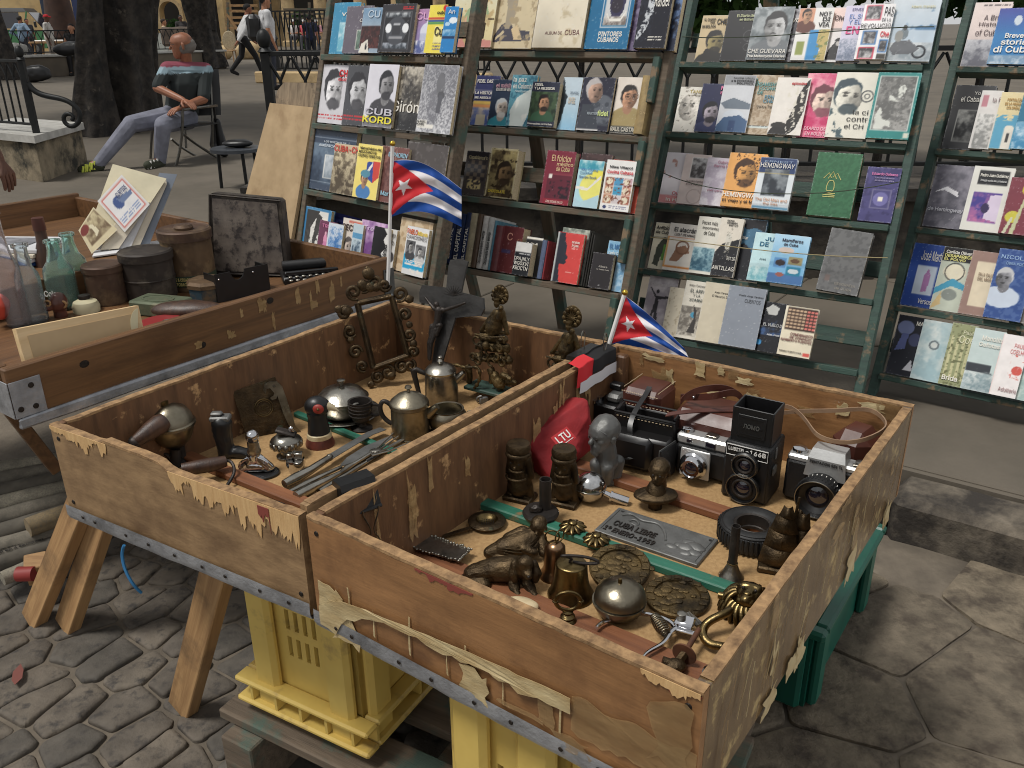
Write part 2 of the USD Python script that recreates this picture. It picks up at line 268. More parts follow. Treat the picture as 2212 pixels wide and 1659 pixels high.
# ================================================================ ground
AX, BX = np.array([math.cos(math.radians(-35.5)), math.sin(math.radians(-35.5)), 0]), np.array([math.sin(math.radians(35.5)), math.cos(math.radians(35.5)), 0])
K0 = np.array([1.019, 2.043, 0]); KZ = .12
m_street = MAT('street_mortar', (116, 106, 92), (84, 76, 66), sc=9, rough=.9, bump=.004, bsc=40, c3=(70, 64, 56), s3=3, world=True, t3=(.45, .7))
m_cob = [MAT(f'cobble_{i}', a, b, sc=14, rough=.82, bump=.004, bsc=36, c3=(58, 54, 50), s3=30, t3=(.52, .66), world=True) for i, (a, b) in enumerate([((98, 90, 80), (70, 64, 57)), ((108, 99, 87), (78, 71, 63)), ((88, 82, 74), (64, 60, 54))])]
m_slab = [MAT(f'slab_{i}', a, b, sc=20, rough=.85, bump=.007, bsc=60, c3=(70, 61, 51), s3=13, t3=(.46, .64), world=True, det=9) for i, (a, b) in enumerate([((126, 114, 96), (92, 83, 69)), ((116, 105, 89), (84, 76, 64))])]
m_pave = MAT('plaza_paving', (99, 91, 80), (79, 73, 63), sc=2.5, rough=.85, bump=.002, bsc=30, c3=(100, 92, 80), s3=.7, world=True, t3=(.45, .75), det=9)
m_kerb = MAT('kerb_stone', (122, 112, 98), (80, 73, 63), sc=10, rough=.88, bump=.007, bsc=24, c3=(46, 41, 36), s3=6, t3=(.4, .58), world=True)
def wall_sheet(pts, z):  # a flat polygon of ground
    m = prism([p[:2] for p in pts], .3); m.apply_translation([0, 0, z - .3]); return m
ka, kb = K0 - AX * 60, K0 + AX * 60
street = struct('street', wall_sheet([ka + BX * .02, kb + BX * .02, kb - BX * 40, ka - BX * 40], -.009), m_street)
far = 420
plaza = struct('plaza_pavement', wall_sheet([ka - AX * 300 + BX * .19, kb + AX * 300 + BX * .19, kb + AX * 300 + BX * far, ka - AX * 300 + BX * far], KZ), m_pave)
kst = obj('kerb', box(K0 + BX * .1 - [0, 0, .1], (.01, .01, .01)), m_kerb, kind='structure')
s = -3.2
while s < 4:
    L = rng.uniform(.55, .95); m = box((0, 0, 0), (L - .012, .17, .26), .02).subdivide().subdivide().subdivide()
    m = rough(m, .012, 9, int(s * 50) + 900)
    o = K0 + AX * (s + L / 2) + BX * .09; m.apply_transform(mat4(o + [0, 0, KZ - .129], AX, BX, [0, 0, 1]))
    obj('kerb_stone', m, m_kerb, kst); s += L
# paving joints of the plaza: recessed gaps between flags near the racks are built as flags standing 3 mm proud
for i in range(-3, 5):
    for j in range(3):
        w, d = .86, .95
        c = K0 + AX * (i * .9 + .2 + .3 * j) + BX * (.19 + d / 2 + .02 + j * 1.0)
        m = box((0, 0, 0), (w + .025, d, .012), .004); m.apply_transform(mat4(c + [0, 0, KZ + .001], AX, BX, [0, 0, 1])); obj('paving_flag', m, m_slab[0] if 0 else m_pave, plaza)
from scipy.spatial import Voronoi
from shapely.geometry import Polygon
def setts(x0, x1, y0, y1, w, d, gap, h, mats, name, jit, seed, lift=0, rd=.022):
    """tightly joined stones: cells of jittered staggered rows, each a worn low block"""
    r = np.random.default_rng(seed); P = []
    for i, x in enumerate(np.arange(x0 - 2 * w, x1 + 2 * w, w)):
        y = y0 - 2 * d + r.uniform(0, d)
        while y < y1 + 2 * d: P.append((x + r.normal(0, jit * w), y)); y += d * r.uniform(.6, 1.4)
    P = np.array(P) * [1, w / d * 1.25]; v = Voronoi(P)
    for k in v.point_region:
        c = v.regions[k]
        if -1 in c or not c: continue
        g = Polygon(v.vertices[c] / [1, w / d * 1.25]).buffer(-gap).buffer(-rd).buffer(rd, 3)
        if g.is_empty or g.geom_type != 'Polygon' or not (x0 < g.centroid.x < x1 and y0 < g.centroid.y < y1): continue
        Q = np.array(g.exterior.segmentize(.03).coords)[:-1]; n = len(Q); cc = Q.mean(0); V = []; hh = h * r.uniform(.7, 1.2); tilt = r.normal(0, .012, 2)
        for s_, z in ((1.0, -.03), (.985, hh * .35), (.94, hh * .8), (.8, hh), (.5, hh * 1.06)): q = cc + (Q - cc) * s_; V.append(np.c_[q, z + (q - cc) @ tilt + (meshkit.noise(np.c_[q * 26, q[:, :1] * 0], seed) - .5) * h * .8 * (z > 0)])
        V = np.vstack(V + [[[*cc, hh * 1.05]]]); F = []
        for i in range(4):
            for q in range(n): e = (q + 1) % n; F += [(i * n + q, i * n + e, i * n + n + e), (i * n + q, i * n + n + e, i * n + n + q)]
        F += [(4 * n + q, 4 * n + (q + 1) % n, 5 * n) for q in range(n)]; m = trimesh.Trimesh(V, F, process=False)
        if m.face_normals[-1][2] < 0: m.invert()
        m.apply_transform(mat4(K0 - [0, 0, .014 - lift], AX, BX, [0, 0, 1])); obj(name, m, mats[r.integers(len(mats))], street, smooth=50)
setts(-2.15, -.45, -1.9, -.72, .085, .15, .0035, .012, m_cob, 'cobble', .12, 5, .003, .012)
setts(-.42, 1.5, -1.6, -.03, .27, .34, .003, .007, m_slab, 'street_slab', .16, 8, .009)
# ================================================================ the two display trays in front
ZR, ZB, ZF, TH = .75, .586, .600, .013
QA = [np.array(p) for p in [(-.725, 1.216, ZR), (-.275, .950, ZR), (.186, 1.571, ZR), (-.267, 1.866, ZR)]]
QB = [np.array(p) for p in [(-.262, .936, ZR), (.174, .617, ZR), (.648, 1.257, ZR), (.203, 1.561, ZR)]]
m_tape = MAT('old_tape', (168, 140, 98), (128, 100, 66), sc=14, rough=.2, bump=.0012, bsc=40, coat=.5, stretch=(1, 1, 4), alpha=.34)
m_tapeo = MAT('opaque_tape', (208, 192, 150), (170, 144, 100), sc=14, rough=.3, bump=.0015, bsc=50, coat=.3, stretch=(1, 1, 3), alpha=.8)
m_screw = MAT('rusty_screw', (52, 44, 38), (30, 26, 24), sc=200, rough=.5, metal=.5)
m_red = FLAT((124, 58, 48), .7)
def wallM(p, q): # local x along the wall, y to the inside (left of p->q), z up from the tray's underside
    x = (q - p); L = np.linalg.norm(x); x = x / L; y = np.cross([0, 0, 1.], x); o = p.copy(); o[2] = ZB; return mat4(o, x, y, [0, 0, 1]), L
H = ZR - ZB
def rimpoly(L, H, notch=None, seed=0, amp=.0012):
    r = np.random.default_rng(seed); xs = np.linspace(0, L, 40); zs = H + r.normal(0, amp * .35, 40)
    if notch is not None: zs = zs + np.interp(xs / L, [a for a, b in notch], [b for a, b in notch])
    return [(0, 0), (L, 0)] + [(float(a), float(b)) for a, b in zip(xs[::-1], zs[::-1])]
def upright(poly, th): m = prism(poly, th); m.apply_transform(mat4((0, 0, 0), [1, 0, 0], [0, 0, 1], [0, -1, 0])); m.apply_translation([0, th, 0]); return m
def torn(L, pts, seed, depth=(.01, .03), th=.0008): # ragged flake hanging from the rim: pts = (x fraction, depth)
    r = np.random.default_rng(seed); xs = np.arange(pts[0][0] * L, pts[-1][0] * L, .0025); d = np.interp(xs / L, [a for a, b in pts], [b for a, b in pts]) * (.72 + .12 * r.standard_normal(len(xs)) + .22 * np.repeat(r.standard_normal(len(xs) // 4 + 1), 4)[:len(xs)])
    top = [(float(x), H + (.0 if True else 0)) for x in xs]; bot = [(float(x + r.normal(0, .0008)), float(H - max(.001, q))) for x, q in zip(xs, d)]
    return upright(top + bot[::-1], th)
def tape(pts, th=.0006, out=.0007, seed=0): # a strip over (x,z) outline on the outer face
    m = upright(pts, th).subdivide().subdivide(); m.apply_translation([0, -out - th, 0])
    m.vertices[:, 1] -= .0025 * meshkit.noise(m.vertices * 60, seed); return m
def tray(name, label, Q, mats, notch, trimmed, seed):
    t = thing(name, label, 'display tray'); Ms = {}
    for k, (i, j, nm) in enumerate([(0, 1, 'front_board'), (1, 2, 'right_board'), (3, 2, 'back_board'), (0, 3, 'left_board')]):
        M, L = wallM(Q[i], Q[j])
        if nm in ('back_board', 'left_board') and nm == 'left_board': M = mat4(M[:3, 3], M[:3, 0], -M[:3, 1], [0, 0, 1])
        m = upright(rimpoly(L, H, notch if k == 0 else None, seed + k), TH)
        if nm == 'right_board' : m.apply_translation([0, 0, 0])
        if nm in ('back_board',): m.apply_translation([0, -TH, 0])
        if nm in ('right_board', 'left_board'): m.vertices[:, 0] = np.clip(m.vertices[:, 0], TH + .0005, L - (TH + .0005))
        if np.linalg.det(M[:3, :3]) < 0: m.invert()
        Ms[nm] = (M, L, obj(nm, m, mats[nm], t, M=M, smooth=False))
        tp = [q for q in rimpoly(L, H, notch if k == 0 else None, seed + k)[2:]][::-1]; y0_, y1_ = (-TH - .0004, .0004) if nm == 'back_board' else (-.0004, TH + .0004)
        tp = [q for q in tp if not (nm in ('right_board', 'left_board') and not TH < q[0] < L - TH)]; V = [(x_, y_, z_ + dz) for x_, z_ in tp for y_, dz in ((y0_, -.003), (y0_, .0012), (y1_, .0012), (y1_, -.003))]; F = [f_ for i_ in range(len(tp) - 1) for q in range(3) for f_ in ((i_ * 4 + q, i_ * 4 + 4 + q, i_ * 4 + 5 + q), (i_ * 4 + q, i_ * 4 + 5 + q, i_ * 4 + 1 + q))]
        obj('rim_edge', rough(trimesh.Trimesh(V, F, process=False), .0008, 60), m_edge, t, M=M, smooth=False)
    c = sum(Q) / 4; P = [c + (q - c) * .985 for q in Q]; fl = prism([p[:2] for p in P], .010); fl.apply_translation([0, 0, ZF - .010]); obj('floor_board', fl, m_chip, t, smooth=False)
    M, L = Ms['front_board'][:2]
    n = 80; xs = np.linspace(-.003, L + .003, n); r = np.random.default_rng(seed); wob = .0022 * meshkit.noise(np.c_[xs * 26, xs * 0, xs * 0], seed)
    V = []; 
    for x, w in zip(xs, wob): V += [(x, -.0035 - w, .022 + w * 1.4), (x, -.004 - w, .004), (x, -.001, -.004 - w), (x, .02, -.006)]
    F = []
    for i in range(n - 1):
        for j in range(3): a = i * 4 + j; F += [(a, a + 1, a + 5), (a, a + 5, a + 4)]
    strip = obj('zinc_strip', trimesh.Trimesh(V, F, process=False), m_zinc, t, M=M, smooth=60)
    for x in np.arange(.03, L, .058): obj('nail', mv(lathe([(0, .0012), (.0028, .0008), (.0032, 0)], 8), (x + r.normal(0, .006), -.006, .012), rx=90), m_screw, strip)
    for x, z in ((.016, H - .02), (.016, .03), (L - .014, H - .022), (L - .014, .03)): obj('screw', mv(lathe([(0, .001), (.0035, .0008), (.004, -.0005)], 10), (x, -.0004, z), rx=90), m_screw, t, M=M)
    return t, Ms
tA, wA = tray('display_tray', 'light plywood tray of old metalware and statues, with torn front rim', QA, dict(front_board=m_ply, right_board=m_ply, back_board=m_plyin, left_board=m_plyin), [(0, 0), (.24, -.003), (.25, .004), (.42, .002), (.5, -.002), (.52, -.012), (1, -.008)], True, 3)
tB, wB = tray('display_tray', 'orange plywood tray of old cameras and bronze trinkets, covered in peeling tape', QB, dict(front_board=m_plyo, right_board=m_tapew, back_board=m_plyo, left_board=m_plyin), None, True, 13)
M, L = wA['front_board'][:2]
for q in ([(.0, .004), (.03, .012), (.1, .02), (.17, .034), (.2, .024), (.26, .02), (.265, .001)], [(.52, .028), (.6, .03), (.72, .036), (.8, .05), (.85, .055), (.88, .04), (.93, .05), (.99, .05), (1.0, .04)]):
    m = torn(L, q, int(q[0][0] * 100) + 2); m.vertices[:, 2] -= .0 if q[0][0] < .3 else .009; m.apply_translation([0, -.0014, 0]); obj('torn_veneer', m, m_veneer, tA, M=M, smooth=False)
m = torn(L, [(.86, .03), (.88, .045), (.9, .04)], 9); m.apply_translation([0, -.0026, -.012]); obj('torn_veneer', m, m_red, tA, M=M, smooth=False)
M, L = wB['front_board'][:2]
def frag(cx, cz, w, h, seed, n=9):
    r = np.random.default_rng(seed); T = np.linspace(0, 1, 5); P = [(-.5 + t, -.5 + r.normal(0, .08)) for t in T] + [(.5 + r.normal(0, .12) - .1 * t, -.5 + t) for t in T[1:]] + [(.5 - t, .5 + r.normal(0, .14)) for t in T[1:]] + [(-.5 + r.normal(0, .1) + .1 * t, .5 - t) for t in T[1:-1]]; return [(cx + a * w, cz + b * h) for a, b in P]
xs = np.linspace(.02, .74, 30); top = np.interp(xs, [.02, .1, .3, .5, .74], [.035, .062, .073, .082, .088]); wid = np.interp(xs, [.02, .06, .14, .25, .4, .6, .74], [.03, .05, .022, .008, .018, .024, .02])
obj('peeling_tape', tape([(float(a * L), float(b)) for a, b in zip(xs, top)] + [(float(a * L), float(b - c)) for a, b, c in zip(xs[::-1], top[::-1], wid[::-1] * (1 + .15 * rng.standard_normal(30)))], out=.004, seed=5), m_tapeo, tB, M=M)
xs = np.linspace(.74, 1.0, 16)
obj('peeling_tape', tape([(float(a * L), .089 + .004 * math.sin(i)) for i, a in enumerate(xs)] + [(float(a * L), .04 + float(rng.uniform(-.004, .006))) for a in xs[::-1]], out=.001, seed=6), m_tape, tB, M=M)
for i, (cx, cz, w, h) in enumerate([(.06, .05, .04, .045), (.1, .02, .05, .05), (.5, .036, .045, .04), (.68, .05, .02, .035), (.74, .022, .05, .02), (.62, .034, .06, .006), (.95, .1, .05, .08)]):
    obj('tape_scrap', tape(frag(cx * L, cz, w, h, i + 40), out=.0015 + .0005 * (i % 3), seed=i), m_tapeo if i < 3 else m_tape, tB, M=M)
for i, x in enumerate((.12, .2, .31, .42, .47, .57, .71)): obj('tape_scrap', tape([(x * L, .03), (x * L + .0025, .028), (x * L + .004 - .003 * (i % 2), .085), (x * L + .002, .086)], out=.001), m_tapeo, tB, M=M)
for a, b, c in ((.34, .5, 3), (.9, 1.0, 5)):
    m = torn(L, [(a, .003), ((a + b) / 2, .012), (b, .004)], c); m.apply_translation([0, -.0011, -.004]); obj('torn_veneer', m, m_red if 1 else m_veneer, tB, M=M, smooth=False)
m = torn(L, [(.88, .006), (.93, .016), (1.0, .012)], 21); m.apply_translation([0, -.0021, -.001]); obj('torn_veneer', m, m_veneer, tB, M=M, smooth=False)
M, L = wB['right_board'][:2]
M2 = M
for i in range(15):
    x, z = rng.uniform(.02, L - .03), rng.uniform(.0, H)
    if i % 3 == 0: z = H - .004 if i % 2 else .006
    w, h = rng.uniform(.008, .05), rng.uniform(.01, .05); obj('tape_scrap', tape(frag(x, min(z, H - h / 2), w, h, i + 80), out=.0012, seed=i), m_tape if i % 2 else m_tapeo, tB, M=M2)
for i in range(34):
    x, z = rng.uniform(.02, L - .06), rng.uniform(.01, H - .07); h = rng.uniform(.03, .08); k = rng.uniform(.1, .5) * h
    obj('tape_crease', tape([(x, z), (x + .0014, z), (x + k + .0012, z + h), (x + k, z + h)], out=.0022, seed=i), m_tape if i % 3 else m_tapeo, tB, M=M2)
# inside faces: scraps of tape on the dividing wall and the far wall of the right tray
Mi, Li = wB['left_board'][:2]
def intape(pts, seed, off=TH):
    m = upright(pts, .0004).subdivide(); m.vertices[:, 1] += off + .0006 + .003 * meshkit.noise(m.vertices * 50, seed); m.invert(); return m
for i in range(13):
    x = rng.uniform(.05, Li - .05); h = rng.uniform(.03, .1); w = rng.uniform(.004, .02); z = H - rng.uniform(.0, .05) - h / 2
    obj('tape_scrap', intape(frag(x, z, w, h, i + 300), i), m_tape, tB, M=mat4(wallM(QB[0], QB[3])[0][:3, 3], Mi[:3, 0], Mi[:3, 1], [0, 0, 1]))
Mb, Lb = wB['back_board'][:2]
for i in range(18):
    x = rng.uniform(.03, Lb - .03); h = rng.uniform(.008, .03); w = rng.uniform(.008, .04); z = H - rng.uniform(.002, .05)
    m = upright(frag(x, min(z, H - h / 2), w, h, i + 500), .0006).subdivide(); m.vertices[:, 1] -= TH + .0006 + .004 * meshkit.noise(m.vertices * 50, i); obj('tape_scrap', m, m_tapeo if i % 2 else m_tape, tB, M=Mb)
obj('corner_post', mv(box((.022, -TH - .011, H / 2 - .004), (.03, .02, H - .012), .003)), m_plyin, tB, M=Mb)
# battens that divide the floors (screwed to the tray)
def batten(p, q, w, h, mat, t, z=ZF): obj('batten', bar((0, 0, h / 2), (np.linalg.norm(q - p), 0, h / 2), w, h), mat, t, M=mat4([*p[:2], z], (q - p) / np.linalg.norm(q - p), np.cross([0, 0, 1], (q - p) / np.linalg.norm(q - p)), [0, 0, 1]))
batten(at(400, 990, ZF), at(700, 1112, ZF), .026, .012, m_beam, tA); batten(at(640, 898, ZF), at(860, 985, ZF), .014, .01, m_green, tA); batten(at(1012, 800, ZF), at(1180, 848, ZF), .03, .014, m_green, tA)
batten(at(1044, 1095, ZF), at(1630, 1300, ZF), .022, .013, m_green, tB); batten(at(1160, 985, ZF), at(1690, 1160, ZF), .03, .014, m_beam, tB); batten(at(860, 1190, ZF), at(1540, 1480, ZF), .05, .006, m_beam, tB)
# ================================================================ trestle, crates, pallet
tr = thing('trestle', 'pale wooden trestle legs under the front edge of the plywood trays', 'trestle')
for (fx, fy, tx, ty) in ((72, 1340, 236, 935), (145, 1352, 283, 935), (395, 1528, 500, 1120)):
    p, q = at(fx, fy, 0), at(tx, ty, ZB - .03); q = q + BX * .0; obj('leg', bar((0, 0, 0), (np.linalg.norm(q - p), 0, 0), .062, .03), m_pinel, tr, M=(lambda x, y: mat4(p, x, y, np.cross(x, y)))(*((lambda x: (x, (lambda y: y / np.linalg.norm(y))(AX - x * (AX @ x))))((q - p) / np.linalg.norm(q - p)))))
pa, pb = at(236, 935, ZB - .03), at(500, 1120, ZB - .03)
obj('cross_beam', bar(pa - AX * .06, pb + AX * .2, .05, .028), m_pinel, tr)
obj('foot_block', bar(at(75, 1210, .12), at(88, 1245, .06), .05, .05), m_pinel, tr)
m_yel = MAT('yellow_plastic', (212, 186, 104), (194, 164, 84), sc=6, rough=.42, bump=.0004, bsc=60, c3=(140, 118, 78), s3=12, t3=(.58, .76))
m_gpl = MAT('green_plastic', (14, 76, 61), (11, 62, 50), sc=6, rough=.4, bump=.0004, bsc=60)
def crate(label, M, w, d, h, mat, name='plastic_crate', flange=True):
    c = thing(name, label, 'crate', M=M); t = .012; wall = []
    from shapely.geometry import box as sb
    from shapely.ops import unary_union
    def face(L, cols):
        g = sb(.0, .0, L, h); holes = []
        for x0 in cols:
            for k in range(4):
                for z in (.15, .208, .266):
                    if z + .045 < h - .03: holes.append(sb(x0 + k * .02, z, x0 + k * .02 + .0095, z + .042))
        return g.difference(unary_union(holes)) if holes else g
    for L, (o, x, nm) in ((w, ((0, 0, 0), [1, 0, 0], 'front')), (w, ((w, d, 0), [-1, 0, 0], 'back')), (d, ((w, 0, 0), [0, 1, 0], 'right')), (d, ((0, d, 0), [0, -1, 0], 'left'))):
        g = prisms(face(L, (L / 2 - .036,) if L < .34 else (.09, L - .16) if L < .45 else (.08, L / 2 - .035, L - .15)), t); x = np.array(x, float)
        g.apply_transform(mat4((0, 0, 0), [1, 0, 0], [0, 0, 1], [0, -1, 0])); g.apply_translation([0, t, 0]); fM = mat4(o, x, np.cross([0, 0, 1], x), [0, 0, 1])
        obj('side_panel', g, mat, c, M=fM, smooth=False)
        ribs = [box((u, -.009, h / 2), (.055, .022, h - .004), .008) for u in ((.035, L - .035) if L < .45 else (.035, L / 2 - .08, L / 2 + .08, L - .035))]
        [obj('rib', q, mat, c, M=fM) for q in ribs]
        if flange:
            for z in (.03, .075): obj('flange', box((L / 2, -.016, z), (L + (.066 if nm in ('front', 'back') else -.002), .034, .012), .004), mat, c, M=fM)
            [obj('flange_web', box((u, -.014, .0525), (.006, .028, .031)), mat, c, M=fM) for u in np.linspace(.003, L - .003, 5)]
        obj('rim', box((L / 2, -.012, h - .012), (L + (.054 if nm in ('front', 'back') else -.006), .03, .022), .006), mat, c, M=fM)
    obj('base', box((w / 2, d / 2, .006), (w - .03, d - .03, .01)), mat, c); return c
PZ = .145
p0, pl = at(806, 1655, PZ), at(530, 1524, PZ); x = (p0 - pl); w = np.linalg.norm(x); x /= w; y = np.cross([0, 0, 1], x)
crate('yellow slotted plastic crate on the wooden pallet, left of the other yellow crate', mat4(pl + y * .02 + x * .03, x, y, [0, 0, 1]), w - .06, .52, ZB - PZ - .012, m_yel)
q = at(976, 1440, ZB - .012); q[2] = PZ
crate('yellow slotted plastic crate nearest the viewer under the taped tray', mat4(q, AX, BX, [0, 0, 1]), .17, .5, ZB - PZ - .012, m_yel)
pal = thing('pallet', 'weathered grey-brown wooden pallet carrying the yellow crates', 'pallet', M=mat4((pl - x * .01 - y * .03) * [1, 1, 0], x, y, [0, 0, 1]))
for i in range(6): obj('deck_board', box((.42, .05 + i * .155, PZ - .012), (.9, .1, .022), .003), m_grey, pal)
for i in range(3): obj('stringer', box((.04 + i * .38, .42, (PZ - .024) / 2), (.075, .9, PZ - .026), .003), m_grey, pal)
g0 = at(1778, 1548, 0); gh = min(np.linspace(.2, .5, 61), key=lambda h: np.linalg.norm((at(1812, 1366, h) - g0)[:2])); g0 = at(1812, 1366, gh); g0[2] = 0
crate('green plastic crate under the right end of the taped tray', mat4(g0 - AX * .445 - BX * .0, AX, BX, [0, 0, 1]), .40, .44, gh, m_gpl, flange=False)
gc = thing('plastic_bag', 'crumpled grey plastic bag stuffed in the green crate', 'bag', loc=at(1766, 1352, .34) - AX * .07 + BX * .08)
obj('bag', rough(sph((0, 0, 0), .02, (1, 1.6, .7), 3), .010, 60), MAT('grey_bag', (110, 110, 112), (76, 76, 80), rough=.3, bump=.002, bsc=60), gc)
obj('rope', tube(spline([at(268, 1178, .575), at(266, 1215, .545), at(280, 1250, .52), at(305, 1280, .49)], 14), .0025, 6), FLAT((38, 104, 150), .7), label='frayed blue cord hanging below the plywood tray front', cat='cord')
# ================================================================ book racks
UNITS = {}
def rack(label, o, yaw, w, lean, shelves, top, mp, ms, cleats=False):
    a = np.array([math.cos(math.radians(yaw)), math.sin(math.radians(yaw)), 0]); n = np.array([-a[1], a[0], 0]); ln = math.radians(lean)
    b = n * math.sin(ln) + np.array([0, 0, math.cos(ln)]); k = np.cross(a, b); k = k if k @ n > 0 else -k
    M = mat4(o, a, k, b); t = thing('book_rack', label, 'book rack', M=M)
    for u, sg in ((-.012, -1), (w + .012, 1)):
        obj('post', mv(bar((0, 0, 0), (top + .02, 0, 0), .05, .026), (0, 0, 0), ry=-90), mp, t, M=mat4((u, .03, -.02)))
        if cleats:
            for s in shelves: obj('cleat', bar((0, 0, 0), (.14, 0, 0), .03, .022), m_gwood, t, M=mat4((u - sg * .024, -.0, s - .16), [0, 0, 1], [0, 1, 0], [-1, 0, 0]))
    for s in shelves:
        obj('shelf_board', box((w / 2, 0, 0), (w, .085, .02), .002), ms, t, M=mat4((0, .034, s - .011)) @ rotM([1, 0, 0], 6))
        obj('back_rail', box((w / 2, 0, 0), (w, .016, .05), .002), ms, t, M=mat4((0, .078, s + .10)))
    obj('back_leg', bar((0, 0, 0), (top * .98, 0, 0), .05, .024), mp, t, M=(lambda z: mat4((w * .3, .08, top * .93), z, [1, 0, 0], np.cross(z, [1, 0, 0])))(-(lambda v: v / np.linalg.norm(v))(np.linalg.inv(M[:3, :3]) @ (np.array([0, 0, 1.]) - n * .28))))
    UNITS[len(UNITS)] = (np.array(o), a, k, b, shelves, w); return t
rack('leftmost book rack, grey-green timber, beside the leaning plywood board', (-.903, 3.2, KZ), -42.9, .742, 15.5, [1.154, .905, .658, .436], 1.62, m_grey, m_grey)
rack('brown book rack with green cleats, second from the left', (-.364, 3.0, KZ), -33.9, .777, 17.9, [1.179, .92, .673, .419], 1.2, m_grey, m_grey, True)
rack('wide green book rack with five shelves, third from the left', (.362, 2.8, KZ), -31.1, .783, 23.1, [1.175, .931, .68, .447, .223], 1.62, m_gwood, m_gwood)
rack('green book rack cut off by the right edge of the photo', (1.244, 2.7, KZ), -36.8, .95, 21.4, [1.143, .869, .605, .335, .097], 1.62, m_gwood, m_gwood)
